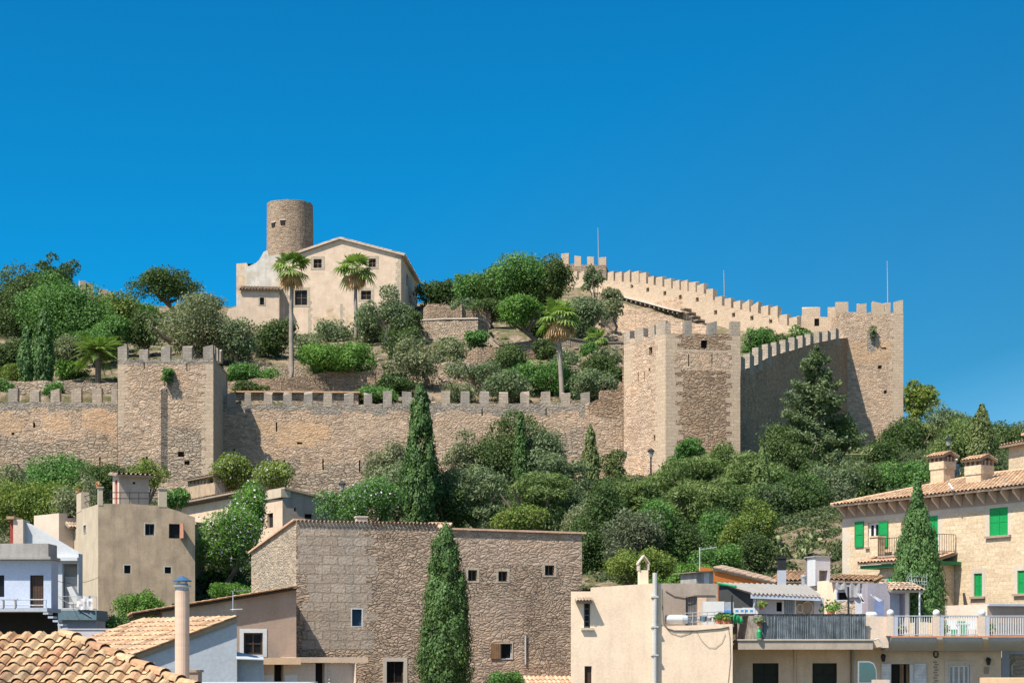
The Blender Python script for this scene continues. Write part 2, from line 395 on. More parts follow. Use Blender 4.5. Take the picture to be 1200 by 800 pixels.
M['timber'] = flat('grey_timber', (.20, .165, .135), .9)
M['green'] = slats('green_shutter', (.012, .34, .095), .075, 1, .6, .45, .08)
M['green_d'] = flat('green_paint', (.02, .19, .07), .6)
M['greydoor'] = slats('grey_door', (.14, .14, .14), .12, 0)
M['shutter_g'] = slats('dark_green_shutter', (.018, .026, .022), .07, 1)
M['shutter_w'] = slats('white_louvre', (.66, .66, .69), .07, 1, .7)
M['shutter_l'] = slats('grey_louvre', (.42, .38, .36), .07, 1, .6)
M['whitep'] = flat('white_paint', (.60, .60, .60), .45, var=.05)
M['greymetal'] = flat('grey_metal', (.34, .36, .38), .5, .2)
M['blackmetal'] = flat('black_metal', (.02, .022, .025), .5)
M['steel'] = flat('galvanised_steel', (.55, .57, .6), .4, .6)
M['bluemetal'] = flat('blue_metal', (.05, .11, .21), .45)
M['teal'] = flat('teal_panel', (.12, .19, .235), .6)
M['pipe'] = plaster('cement_pipe', (.50, .49, .475), .08, .25)
M['flue'] = plaster('clay_flue', (.58, .43, .33), .08, .2)
M['redpaint'] = flat('red_paint', (.28, .05, .04), .6)
M['rust'] = flat('rusty_shutter', (.40, .20, .14), .8)
M['plastic_w'] = flat('white_plastic', (.60, .60, .585), .4, var=.04)
M['plastic_g'] = flat('green_plastic', (.02, .27, .10), .4)
M['plastic_b'] = flat('blue_plastic', (.06, .25, .55), .4)
M['cloth_g'] = flat('grey_cloth', (.26, .26, .275), .95)
M['cloth_w'] = flat('white_cloth', (.58, .58, .6), .95)
M['net'] = flat('dark_netting', (.055, .06, .065), .95)
M['terracotta'] = flat('terracotta_pot', (.45, .18, .09), .8)
M['corr'] = plaster('corrugated_cement', (.27, .26, .245), .1, .3, (.28, .27, .25))
M['reed'] = slats('reed_screen', (.15, .18, .205), .075, 0, .35, .8, .5)
M['reed_l'] = slats('pale_reed_screen', (.30, .27, .24), .075, 0, .4, .8, .4)
M['bark'] = plaster('bark', (.16, .125, .095), .25, .4, (.06, .05, .04)); M['bark_p'] = plaster('pale_bark', (.40, .37, .33), .2, .3)
M['palmtrunk'] = plaster('palm_bark', (.30, .255, .215), .2, .4, (.14, .115, .09))
M['skin'] = flat('skin', (.55, .35, .25), .6)
L = {}
L['green'] = leafmat('leaf_mid_green', [(.014,.040,.010),(.030,.078,.018),(.048,.115,.026),(.075,.15,.034)])
L['dark'] = leafmat('leaf_dark_green', [(.012,.026,.008),(.024,.046,.013),(.039,.068,.019),(.056,.088,.026)])
L['deep'] = leafmat('leaf_deep_green', [(.009,.022,.006),(.018,.040,.010),(.030,.060,.014),(.046,.080,.020)], .25)
L['olive'] = leafmat('leaf_grey_olive', [(.036,.050,.026),(.062,.085,.043),(.092,.115,.060),(.13,.145,.085)], .25)
L['greyg'] = leafmat('leaf_grey_green', [(.025,.045,.024),(.045,.075,.036),(.07,.105,.05),(.10,.13,.07)], .25)
L['yellow'] = leafmat('leaf_yellow_green', [(.024,.048,.010),(.048,.085,.016),(.078,.115,.022),(.115,.145,.032)], .3)
L['bright'] = leafmat('leaf_bright_green', [(.017,.050,.008),(.034,.088,.013),(.054,.122,.02),(.08,.155,.03)], .3)
L['pine'] = leafmat('pine_needles', [(.024,.047,.014),(.044,.079,.023),(.068,.108,.033),(.098,.138,.046)], .3)
L['cypm'] = leafmat('cypress_mid_green', [(.012,.034,.010),(.024,.060,.016),(.038,.086,.022),(.055,.112,.030)], .15)
L['cyp'] = leafmat('cypress_green', [(.010,.027,.007),(.020,.048,.012),(.033,.073,.017),(.050,.098,.025)], .15)
L['cypy'] = leafmat('cypress_olive', [(.022,.036,.012),(.042,.064,.020),(.064,.090,.028),(.085,.115,.038)], .15)
L['ash'] = leafmat('ash_grey_twigs', [(.028,.042,.022),(.045,.062,.034),(.062,.082,.048),(.045,.066,.028)], .2)
L['dry'] = leafmat('dry_frond', [(.16,.11,.05),(.22,.16,.08),(.28,.21,.11)], .3)
L['palm'] = leafmat('palm_green', [(.028,.058,.012),(.052,.098,.02),(.082,.138,.03),(.115,.17,.042)], .3)
L['cactus'] = leafmat('cactus_green', [(.035,.062,.022),(.06,.092,.034),(.095,.12,.052),(.13,.15,.08)], .05)
L['scrub'] = leafmat('scrub', [(.010,.022,.008),(.020,.038,.013),(.034,.056,.02),(.07,.075,.038)], .25, .25)  # greens kept dark to stand for shaded gaps between the trees
L['flower'] = leafmat('pale_flower', [(.22,.22,.26),(.30,.30,.38),(.4,.4,.48)], .3)
# ------------------------------------------------------------------ helpers for building parts
def tile_roof(name, parent, P0, E, S, mat, cw=.24, tl=.40, clip=None, poly=None, seed=0, thick=.12, slab=True):
    rng = random.Random(seed); P0, E, S = Vector(P0), Vector(E), Vector(S)
    le, lsl = E.length, S.length; e, s = E.normalized(), S.normalized(); n = e.cross(s).normalized()
    if n.z < 0: n = -n
    mb = MB(); nc = max(1, int(round(le/cw))); w = le/nc; nr = max(1, int(round(lsl/tl))); t = lsl/nr
    K = 6
    for c in range(nc):
        wob = rng.uniform(-.012, .012)
        for r in range(nr):
            uu, vv = (c+.5)*w, (r+.5)*t
            if clip and not clip(uu, vv): continue
            j = rng.uniform(-.015, .015); tw = rng.uniform(-.02, .02)
            ctr = P0+e*(uu+wob)
            b = len(mb.v)
            for q, (vo, lift, rad) in enumerate((((r*t-.05+j), .032, w*.40), ((r+1)*t+.03+j, .012, w*.33))):
                for k in range(K+1):
                    a = math.pi*k/K
                    p = ctr+e*(math.cos(a)*rad+tw*q)+s*vo+n*(math.sin(a)*rad*.95+lift)
                    mb.v.append(tuple(p))
            for k in range(K):
                mb.f.append((b+k, b+k+1, b+K+2+k, b+K+1+k)); mb.m.append(0)
            # channel tile between covers
            b = len(mb.v); ctr = P0+e*(uu+w*.5)
            for q, vo in enumerate((r*t-.03, (r+1)*t+.03)):
                for k in range(4):
                    x = (k/3-.5)*w*.72
                    z = .03+(.0 if k in (1, 2) else .05)+(.02 if q == 0 else 0)
                    mb.v.append(tuple(ctr+e*x+s*vo+n*z))
            for k in range(3):
                mb.f.append((b+k, b+k+1, b+5+k, b+4+k)); mb.m.append(0)
    o = mb.build(name, mat, parent)
    if slab:
        sb = MB(); pl = poly or [(0, 0), (le, 0), (le, lsl), (0, lsl)]
        a = [P0+e*u+s*v+n*.02 for u, v in pl]; c2 = [p-n*thick for p in a]
        sb.poly(a); sb.poly(c2[::-1])
        for i in range(len(a)):
            k = (i+1) % len(a); sb.poly([c2[i], c2[k], a[k], a[i]])
        sb.build('roof_bed', M['mortar'], o if parent is not None else None)
    return o

def window(t, F, r, depth=.16, frame=None, fw=.06, bars=(1, 0), pane='glass', surround=None, sw=.14, sill=None, name='window', proud=.03):
    a, b, c, e = r
    p = MB(); p.poly([F.at(a,depth,c),F.at(b,depth,c),F.at(b,depth,e),F.at(a,depth,e)])
    w = p.build(name, M[pane], t)
    if frame:
        f = MB(); d0, d1 = depth-.05, depth-.003
        f.box(F,a,b,d0,d1,c,c+fw); f.box(F,a,b,d0,d1,e-fw,e); f.box(F,a,a+fw,d0,d1,c+fw,e-fw); f.box(F,b-fw,b,d0,d1,c+fw,e-fw)
        for i in range(bars[0]):
            x = a+(b-a)*(i+1)/(bars[0]+1); f.box(F,x-fw*.5,x+fw*.5,d0+.005,d1,c+fw,e-fw)
        for i in range(bars[1]):
            z = c+(e-c)*(i+1)/(bars[1]+1); f.box(F,a+fw,b-fw,d0+.008,d1,z-fw*.35,z+fw*.35)
        f.build('window_frame', M[frame], w)
    if surround:
        s = MB(); s.box(F,a-sw,a,-proud,.05,c-sw*.6,e+sw); s.box(F,b,b+sw,-proud,.05,c-sw*.6,e+sw)
        s.box(F,a,b,-proud,.05,e,e+sw); s.box(F,a,b,-proud,.05,c-sw*.6,c)
        s.build('window_surround', M[surround], w)
    if sill:
        s = MB(); s.box(F,a-.14,b+.14,-.13,.05,c-.11,c-.002); s.build('window_sill', M[sill], w)
    return w

def shutter(t, F, r, mat='green', d=-.06, th=.05, name='shutter'):
    a, b, c, e = r; s = MB(); s.box(F,a,b,d,d+th,c,e)
    o = s.build(name, M[mat], t)
    f = MB(); m = .05
    for q in ((a,a+m,c,e),(b-m,b,c,e),(a+m,b-m,c,c+m),(a+m,b-m,e-m,e),(a+m,b-m,(c+e)/2-m/2,(c+e)/2+m/2)):
        f.box(F,q[0],q[1],d-.018,d,q[2],q[3])
    f.build('shutter_frame', M['green_d' if mat == 'green' else mat], o)
    return o

def merlons(t, F, spans, thick=.6, mat='merlon', rng=random.Random(5), d0=0.0, cap=True):
    """spans: (px0, px1, py_top, py_base)"""
    for a, b, y1, y0 in spans:
        u0, u1 = F.u(a), F.u(b); m = (a+b)/2; z0, z1 = F.z(m, y0)-.25, F.z(m, y1)
        mb = MB(); j = lambda s=.04: rng.uniform(-s, s)
        d1 = d0+thick
        p = [F.at(u0+j(),d0+j(.02),z0),F.at(u1+j(),d0+j(.02),z0),F.at(u1+j(),d1,z0),F.at(u0+j(),d1,z0),
             F.at(u0+j(),d0+j(.02),z1+j(.14)),F.at(u1+j(),d0+j(.02),z1+j(.14)),F.at(u1+j(),d1,z1+j(.14)),F.at(u0+j(),d1,z1+j(.14))]
        if rng.random() < .4:                      # a broken corner
            k = rng.choice((4, 5)); q = p[k]; p[k] = (q[0], q[1], q[2]-rng.uniform(.1, .32))
        mb.hexa(p)
        mb.build('merlon', M[mat if isinstance(mat, str) else rng.choice(mat)], t)

def railing(t, pts, h, mat, nbar, r=.018, rails=(0, 1), post=None, name='railing'):
    mb = MB(); pts = [Vector(p) for p in pts]
    for a, b in zip(pts, pts[1:]):
        for k in rails:
            q = Vector((0, 0, h*k if k else .06)); mb.tube([a+q, b+q], r*1.3, 6)
        n = max(1, int((b-a).length*nbar))
        for i in range(n+1):
            p = a.lerp(b, i/n); mb.tube([p, p+Vector((0, 0, h))], r, 5)
    return mb.build(name, M[mat], t)

# ------------------------------------------------------------------ ground
INNER = [(-95,167.2),(-27.2,167.2),(10.6,168.6),(15,165.5),(19.5,165.8),(20.6,168.5),(40.0,217),(46,222),(37,219),(12.5,253),(8,268),(-40,292),(-95,292)]
def inside(x, y):
    c = np.zeros_like(x, dtype=bool); n = len(INNER)
    for i in range(n):
        x0, y0 = INNER[i]; x1, y1 = INNER[(i+1) % n]
        cond = ((y0 > y) != (y1 > y)); xi = (x1-x0)*(y-y0)/((y1-y0) if abs(y1-y0) > 1e-9 else 1e-9)+x0
        c ^= cond & (x < xi)
    return c
def rbf(ctrl):
    A = np.array([[(p-600)/FPX*D, D, CZ+(HOR-y)/FPX*D] for p, y, D in ctrl]); n = len(A)
    d = np.hypot(A[:,None,0]-A[None,:,0], A[:,None,1]-A[None,:,1])
    m = np.zeros((n+1, n+1)); m[:n,:n] = -d; m[:n,n] = 1; m[n,:n] = 1
    w = np.linalg.solve(m, np.append(A[:,2], 0))
    def f(x, y):
        x = np.asarray(x, float); y = np.asarray(y, float); out = np.full(x.shape, w[n])
        for i in range(n): out = out-w[i]*np.hypot(x-A[i,0], y-A[i,1])
        return out
    return f
g_in = rbf([(20,462,172),(100,461,172),(290,470,172),(420,475,171),(560,476,172),(690,474,172),(735,465,172),
            (60,447,178),(340,450,180),(450,448,182),(560,452,184),(650,455,182),(700,455,182),
            (20,425,195),(110,420,192),(230,420,188),(320,420,188),(400,428,190),(480,425,196),(540,420,196),(610,415,199),(680,420,192),
            (110,380,225),(195,366,225),(260,395,225),(330,392,231),(400,400,231),(470,400,231),(500,388,212),(560,385,214),(610,393,206),(690,402,203),
            (500,362,240),(600,350,240),(690,372,228),(750,392,226),(800,396,221),(860,405,212),(930,392,214),(880,418,190),(870,428,180),(800,440,172),(950,400,210),
            (0,350,270),(110,358,272),(300,360,262),(430,372,262),(600,335,270),(700,330,262)])
g_out = rbf([(-100,590,166),(0,588,165),(70,582,165),(200,592,159),(300,590,165),(400,588,165),(500,585,165),(600,572,166),(700,572,165),(740,560,160),(790,560,158),(870,556,164),
             (940,540,190),(1010,522,213),(1062,520,214),(1110,512,225),(1200,515,222),(1190,505,262),(1320,520,240),
             (0,640,135),(100,640,135),(230,650,130),(330,640,135),(450,625,140),(560,625,140),(700,625,138),(800,618,140),(900,612,140),(960,595,150),(1050,570,160),(1117,562,119),(1190,560,150),
             (0,760,100),(100,752,100),(160,745,102),(250,695,111),(330,720,104),(450,700,110),(600,680,112),(720,690,105),(800,690,100),(900,672,108),(960,680,108),(1060,640,112),(1120,600,112),(1200,600,118),
             (250,900,90),(400,920,90),(520,930,91),(650,930,91),(780,900,90),(900,880,90),(1000,860,90),(1100,840,90),(1200,830,88),(60,790,93),(0,850,80),(300,850,80),(600,850,80),(900,850,80),(1200,850,80),(1500,800,80),(-300,850,80),
             (-200,990,40),(1400,990,40),(600,990,40),(600,1700,10)])
def ground_z(x, y):
    x = np.atleast_1d(np.asarray(x, float)); y = np.atleast_1d(np.asarray(y, float))
    zi, zo = g_in(x, y), g_out(x, y)
    ins = inside(x, y)
    z = np.where(ins, zi, zo)
    # the hill drops away behind the castle and the land round about is level
    fall = np.clip((y-255)/160, 0, 1); z = np.where(ins, z, z*(1-fall)+0*fall)
    side = np.clip((np.abs(x)-110)/140, 0, 1); z = z*(1-side)+np.minimum(z, 2)*side
    near = np.clip((60-y)/25, 0, 1); z = z*(1-near)
    far = np.clip((np.hypot(x, y-150)-200)/300, 0, 1); z = z*(1-far)
    return z
def gz(x, y): return float(ground_z(x, y)[0])
def axis(lo, hi, step, far):
    a = list(np.arange(lo, hi+1e-6, step)); g = step
    while a[-1] < far: g *= 1.35; a.append(a[-1]+g)
    g = step
    while a[0] > -far: g *= 1.35; a.insert(0, a[0]-g)
    return np.array(a)
def build_ground():
    xs = axis(-90, 75, 1.1, 4000); ys = axis(60, 290, 1.1, 4000)
    X, Y = np.meshgrid(xs, ys); Z = ground_z(X.ravel(), Y.ravel())
    rng = np.random.default_rng(3); amp = np.where((Y.ravel() > 100) & (Y.ravel() < 300), .12, 0)
    Z = Z+rng.normal(0, 1, Z.shape)*amp
    V = np.stack([X.ravel(), Y.ravel(), Z], 1); nx, ny = len(xs), len(ys)
    i = np.arange((nx-1)*(ny-1)); r, c = i//(nx-1), i % (nx-1); b = r*nx+c
    F = np.stack([b, b+1, b+nx+1, b+nx], 1)
    me = bpy.data.meshes.new('ground'); me.from_pydata(V.tolist(), [], F.tolist())
    me.polygons.foreach_set('use_smooth', [True]*len(F)); me.update()
    m, nt, bs = newmat('hillside_earth')
    oc = coords(nt, 'Object'); a = noise(nt, oc, .12, 6, .6); f = noise(nt, oc, 1.6, 6, .7); s = noise(nt, oc, .5, 5, .65)
    col = ramp(nt, f, [(.25, (.10,.078,.055)), (.45, (.20,.155,.11)), (.62, (.31,.245,.18)), (.8, (.42,.345,.265))])
    col = mix(nt, ramp(nt, s, [(.42, 0), (.54, 1)]), col, mix(nt, f, (.05,.065,.022), (.15,.135,.065)))
    col = mix(nt, ramp(nt, a, [(.5, 0), (.65, .6)]), col, (.33,.235,.155))
    nt.links.new(col, bs.inputs['Base Color']); bump(nt, bs, f, 1.0, .35); bs.inputs['Roughness'].default_value = 1
    me.materials.append(m)
    o = bpy.data.objects.new('ground', me); C.objects.link(o); tag(o, 'dry stony hillside earth under the castle and town', 'ground', kind='structure')

# ------------------------------------------------------------------ plants
def leaf_mesh(name, P_, N_, size, aspect, mat, rng, off, up=None, parent=None, jit=.5, extra=None):
    n = len(P_); 
    N = N_+rng.normal(0, jit, (n, 3)); N /= np.linalg.norm(N, axis=1, keepdims=True)+1e-9
    T = rng.normal(0, 1, (n, 3)) if up is None else np.tile(np.array(up, float), (n, 1))+rng.normal(0, .35, (n, 3))
    T -= N*np.sum(T*N, 1, keepdims=True); T /= np.linalg.norm(T, axis=1, keepdims=True)+1e-9
    B = np.cross(N, T); s = (size*rng.uniform(.5, 1.75, (n, 1)))
    a = T*s*aspect*.5; b = B*s*.5; bend = N*s*.12
    V = np.stack([P_-a, P_+b-bend, P_+a, P_-b-bend], 1).reshape(-1, 3)-np.array(off)
    me = bpy.data.meshes.new(name); me.vertices.add(4*n); me.vertices.foreach_set('co', V.astype(np.float32).ravel())
    me.loops.add(4*n); me.loops.foreach_set('vertex_index', np.arange(4*n, dtype=np.int32))
    me.polygons.add(n); me.polygons.foreach_set('loop_start', np.arange(0, 4*n, 4, dtype=np.int32)); me.polygons.foreach_set('loop_total', np.full(n, 4, np.int32))
    mats = mat if isinstance(mat, list) else [mat]
    for q in mats: me.materials.append(q)
    if len(mats) > 1: me.polygons.foreach_set('material_index', (rng.random(n) < extra).astype(np.int32))
    me.update(calc_edges=True); me.validate()
    o = bpy.data.objects.new(name, me); C.objects.link(o)
    if parent is not None: o.parent = parent
    return o
def sph(rng, n):
    d = rng.normal(0, 1, (n, 3)); return d/np.linalg.norm(d, axis=1, keepdims=True)
#        lobes, lobe radius, flat, leaf px, aspect, cover, jit
STY = {'round': (60, .18, 1.0, 1.35, 1.5, 5.2, .75), 'dense': (44, .18, 1.0, 1.3, 1.5, 5.5, .7), 'pine': (70, .15, .6, 1.05, 3.6, 5.4, .95),
       'umbrella': (40, .17, .75, 1.2, 2.0, 6.0, .65), 'wispy': (50, .17, 1.0, 1.15, 2.4, 3.6, 1.0), 'shrub': (38, .2, .9, 1.3, 1.5, 5.4, .8),
       'sparse': (32, .16, .9, 1.3, 1.6, 3.4, .9), 'hedge': (48, .16, .9, 1.25, 1.4, 5.6, .7)}
def crown(rng, c, w, d, h, style, D, shape='ball'):
    nl, rf, fl, lpx, asp, cov, jit = STY[style]
    base = min(w, h*1.3); nl = int(nl*max(1, (max(w, h)/base)**1.3))
    size = lpx*D/FPX; 
    # a few unequal masses carry the lobes, so the outline is uneven
    nm = int(rng.integers(4, 7)); mq = sph(rng, nm)*rng.uniform(.25, .62, (nm, 1)); mr = rng.uniform(.36, .62, nm)
    if shape == 'dome': mq[:,2] = np.abs(mq[:,2])*.8-.25
    if style == 'umbrella': mq[:,2] = rng.uniform(-.1, .45, nm)*(1-.6*np.hypot(mq[:,0], mq[:,1])); mr = rng.uniform(.42, .6, nm)
    mi = rng.choice(nm, nl, p=mr**2/np.sum(mr**2)); sd = sph(rng, nl)
    q = mq[mi]+sd*mr[mi][:,None]*(rng.uniform(.3, 1, (nl, 1))**.5)
    q *= np.minimum(1, 1.0/np.maximum(np.linalg.norm(q, axis=1, keepdims=True), 1e-6))
    if style == 'umbrella': q[:,2] *= .8
    rl = rf*base*np.where(rng.random(nl) < .35, rng.uniform(.35, .6, nl), rng.uniform(.6, 1.25, nl))
    ctr = np.array(c)+q*np.stack([np.maximum(w/2-rl*.55, .05), np.maximum(d/2-rl*.55, .05), np.maximum(h/2-rl*fl*.55, .05)], 1)
    n = int(cov*w*h/(size*size*asp*.5)*.62); n = max(250, min(n, 60000))
    li = rng.choice(nl, n, p=(rl**2)/np.sum(rl**2)); di = sph(rng, n)
    di[:,2] = np.where((di[:,2] < -.3) & (rng.random(n) < .6), -di[:,2], di[:,2])
    rr = rl[li]*(rng.uniform(.25, 1, n)**.4)*(1+.18*(rng.random(n) < .15))
    Pp = ctr[li]+di*rr[:,None]*np.array([1, 1, fl]); 
    N = di*.9+np.array([0, 0, .25])
    return Pp, N, size, asp, jit
def spindle(rng, c, w, h, D, lpx=1.55, cone=.0, lean=0):
    size = lpx*D/FPX; n = int(11.0*w*h/(size*size)*.62); n = min(n, 52000)
    nt = int(260*max(1, h/w/3)); tz = rng.random(nt)**1.15; ta = rng.uniform(0, 2*np.pi, nt)
    wob = 1+.09*np.sin(tz*9+ta*2+rng.uniform(0, 6))+rng.normal(0, .05, nt)
    def prof(z):
        up = np.clip((1-z)/.70, 0, 1)**(.44+cone) if cone < .2 else np.clip((1-z)/.86, 0, 1)**.78
        return np.minimum(up, (.70 if cone < .2 else 1.0)+.30*np.clip(z/.25, 0, 1))*w/2
    pr = prof(tz)*wob; trad = np.maximum(.06*w, .22*pr); tr = np.maximum(pr-trad*.8, 0)*rng.uniform(.78, 1.0, nt)
    li = rng.choice(nt, n, p=trad**1.5/np.sum(trad**1.5)); di = sph(rng, n)
    rr = trad[li]*(rng.uniform(.2, 1, n)**.45)
    z = tz[li]*h*.97; P_ = np.stack([np.cos(ta[li])*tr[li]+di[:,0]*rr, np.sin(ta[li])*tr[li]+di[:,1]*rr, z+di[:,2]*rr*2.2], 1)
    P_[:,2] = np.where(P_[:,2] < 0, -P_[:,2], P_[:,2])
    m = n//4; zc = rng.random(m)**1.1; ac = rng.uniform(0, 2*np.pi, m); rc = prof(zc)*.78*rng.random(m)**.4      # the dense inside
    P_[:m] = np.stack([np.cos(ac)*rc, np.sin(ac)*rc, zc*h*.95], 1); ta = ta.copy()
    N = np.stack([di[:,0]*.8+np.cos(ta[li])*.6, di[:,1]*.8+np.sin(ta[li])*.6, di[:,2]*.5+.15], 1)
    return P_+np.array(c), N, size
TREE_N = [0]
def limbs(base, c, w, h, r, rng, n=4):
    mb = MB(); base = Vector(base); c = Vector(c); fork = base.lerp(c, .55)
    j = Vector((rng.uniform(-.12, .12)*w, 0, 0))
    mb.tube([base-Vector((0, 0, .4)), base.lerp(fork, .5)+j, fork], [r*1.25, r, r*.85], 7)
    for k in range(n):
        a = 2*math.pi*(k+rng.uniform(0, .6))/n
        e = c+Vector((math.cos(a)*w*.28, math.sin(a)*w*.28, rng.uniform(-.05, .28)*h))
        mb.tube([fork-Vector((0, 0, .05)), fork.lerp(e, .5)+Vector((math.cos(a)*w*.05, math.sin(a)*w*.05, 0)), e], [r*.65, r*.4, r*.14], 5)
    return mb
def tree(name, label, cat, px, top, bot, w, D, style, leaf, group=None, trunk='bark', depth=1.0, shape='ball', tr=None, flowers=0, base=None, foot=None):
    """crown seen between top and bot rows, w photo pixels wide; the trunk runs down to the ground"""
    TREE_N[0] += 1; rng = np.random.default_rng(100+TREE_N[0]); pr = random.Random(TREE_N[0])
    k = D/FPX; gx = 1.16 if style.startswith('cyp') else 1.45 if style == 'tiered' else 1.26
    if group in ('trees below the castle walls', 'trees right of the castle') and not style.startswith(('cyp', 'tier')): gx *= 1.16; top -= (bot-top)*.06
    W, H = w*k*gx, (bot-top)*k*(1.0 if style.startswith(('cyp','tier')) else 1.2); c = P(px, (top+bot)/2, D)
    bx, by = (P(foot, bot, D).x if foot else c.x), c.y
    zb = gz(bx, by) if base is None else base
    zb = min(zb, c.z-H*.3)
    t = thing(name, label, cat, (bx, by, zb), group)
    if style in ('cypress', 'cypress_cone'):
        z0 = c.z-H/2
        P_, N, size = spindle(rng, (c.x, c.y, z0), W, H, D, cone=.3 if style == 'cypress_cone' else 0.0)
        leaf_mesh('crown', P_, N, size*.9, 2.0, L[leaf], rng, OFF[t.name], up=(0, 0, 1), parent=t, jit=.35)
        mb = MB(); mb.tube([(bx, by, zb-.4), (c.x, c.y, z0+H*.55)], [max(.1, W*.06), .05], 7); mb.build('trunk', M[trunk], t)
        return t
    if style == 'tiered':
        size = 1.3*k; Ps, Ns = [], []
        z0 = c.z-H/2
        for i in range(26):
            f = i/25; z = z0+f*H; rad = W/2*(1-f)**.62*pr.uniform(.6, 1.1)+.12
            for b in range(pr.randint(5, 7)):
                a = pr.uniform(0, 6.283); L_ = rad*pr.uniform(.6, 1.1); n = int(160+760*L_/W)
                s = rng.random(n)**.7; wd = .32*L_*(1-.5*s)+.14
                x = s*L_; y = rng.normal(0, 1, n)*wd*.55; zz = z+.05*L_*s+.20*L_*s*s+rng.normal(0, .16, n)+.02
                Ps.append(np.stack([c.x+x*math.cos(a)-y*math.sin(a), c.y+x*math.sin(a)+y*math.cos(a), zz], 1)); Ns.append(np.tile([.25*math.cos(a), .25*math.sin(a), 1.0], (n, 1)))
        leaf_mesh('crown', np.concatenate(Ps), np.concatenate(Ns), size, 2.4, L[leaf], rng, OFF[t.name], parent=t, jit=.6)
        mb = MB(); mb.tube([(bx, by, zb-.4), (c.x, c.y, z0+H*.97)], [W*.045, .04], 7); mb.build('trunk', M[trunk], t)
        return t
    P_, N, size, asp, jit = crown(rng, c, W, W*depth, H, style, D, shape)
    mt = [L[leaf], L['flower']] if flowers else L[leaf]
    leaf_mesh('crown' if style not in ('shrub', 'hedge') else 'foliage', P_, N, size, asp, mt, rng, OFF[t.name], parent=t, jit=jit, extra=flowers)
    limbs((bx, by, zb), c, W, H, tr or max(.08, W*.035), pr, 3 if style == 'shrub' else 5).build('trunk' if style not in ('shrub', 'hedge') else 'stems', M[trunk], t)
    return t

def fan_palm(label, px, ctop, cbot, w, D, foot_px, group, live=24, dead=10, trunk_r=.23, leaf='palm', name='fan_palm'):
    TREE_N[0] += 1; rng = random.Random(TREE_N[0]); nr = np.random.default_rng(TREE_N[0])
    k = D/FPX; rad = w*k/2*1.05; c = P(px, ctop+(cbot-ctop)*.45, D); f = P(foot_px, 0, D); zb = gz(f.x, D)
    t = thing(name, label, 'palm tree', (f.x, D, zb), group)
    mb = MB(); n = 10
    mb.tube([Vector((f.x, D, zb-.3)).lerp(c, i/n)+Vector((math.sin(i*.8)*.04, 0, 0)) for i in range(n+1)], [trunk_r*(1.25-.45*i/n) for i in range(n+1)], 9)
    mb.build('trunk', M['palmtrunk'], t, True)
    def frond(mb, az, el, Lp, R_, droop):
        d = Vector((math.cos(az)*math.cos(el), math.sin(az)*math.cos(el), math.sin(el)))
        side = Vector((-math.sin(az), math.cos(az), 0)); up = d.cross(side)*-1
        if up.z < 0: up = -up
        hub = c+d*Lp
        mb.tube([c+d*.12, hub], .025, 4, 0, False)
        for s in range(13):
            a = R(-105+210*s/12); dd = (d*math.cos(a)+side*math.sin(a)).normalized()
            a2 = R(6.5); w1 = R_*math.tan(a2); cr = dd.cross(up).normalized()
            m1 = hub+dd*R_*.6-Vector((0, 0, droop*R_*.12)); tip = hub+dd*R_*rng.uniform(.9, 1.1)-Vector((0, 0, droop*R_*.62))
            mb.poly([hub, m1+cr*w1*.75, tip, m1-cr*w1*.75])
    g = MB()
    for i in range(live):
        el = R(rng.choice([75, 55, 38, 22, 8, -8, -22])+rng.uniform(-9, 9))
        frond(g, i*2.4+rng.uniform(-.3, .3), el, rad*rng.uniform(.40, .62), rad*rng.uniform(.46, .66), .9 if el < .4 else .4)
    g.build('fronds', L[leaf], t)
    if dead:
        g = MB()
        for i in range(dead):
            frond(g, i*2.4+rng.uniform(-.3, .3), R(rng.uniform(-70, -35)), rad*rng.uniform(.3, .55), rad*.45, 1.0)
        g.build('dead_fronds', L['dry'], t)
    return t
def date_palm(label, px, cy, w, D, group, dead=False, up=0.0, name='date_palm', nf=60):
    TREE_N[0] += 1; rng = random.Random(TREE_N[0])
    rad = w*D/FPX/2; c = P(px, cy, D); zb = gz(c.x, D); zb = min(zb, c.z-.4)
    t = thing(name, label, 'palm tree', (c.x, D, zb), group)
    mb = MB(); mb.tube([(c.x, D, zb-.3), tuple(c)], [.32, .26], 9); mb.build('trunk', M['bark'], t)
    g = MB()
    for i in range(nf):
        az = i*2.399; el = R(rng.uniform(-15, 82)); Lf = rad*rng.uniform(.9, 1.15); pts = []
        for q in range(8):
            s = q/7; e = el-s*s*1.25; pts.append(c+Vector((math.cos(az), math.sin(az), 0))*(Lf*s*math.cos(el*.55))+Vector((0, 0, Lf*(math.sin(el)*s-.5*s*s))))
        g.tube(pts, [.03]*7+[.008], 4, 0, False)
        side = Vector((-math.sin(az), math.cos(az), 0))
        for q in range(1, 22):
            s = q/22; i0 = int(s*7); p = pts[i0].lerp(pts[min(i0+1, 7)], s*7-i0); dr = (pts[min(i0+1, 7)]-pts[i0]).normalized()
            ll = Lf*.24*math.sin(math.pi*min(1, .18+s*.85))
            for sg in (-1, 1):
                tip = p+side*sg*ll*.8+dr*ll*.6+Vector((0, 0, -.15*ll)); wv = dr*.06
                g.poly([p-wv, p+wv, tip])
    g.build('fronds', L['palm'], t)
    return t
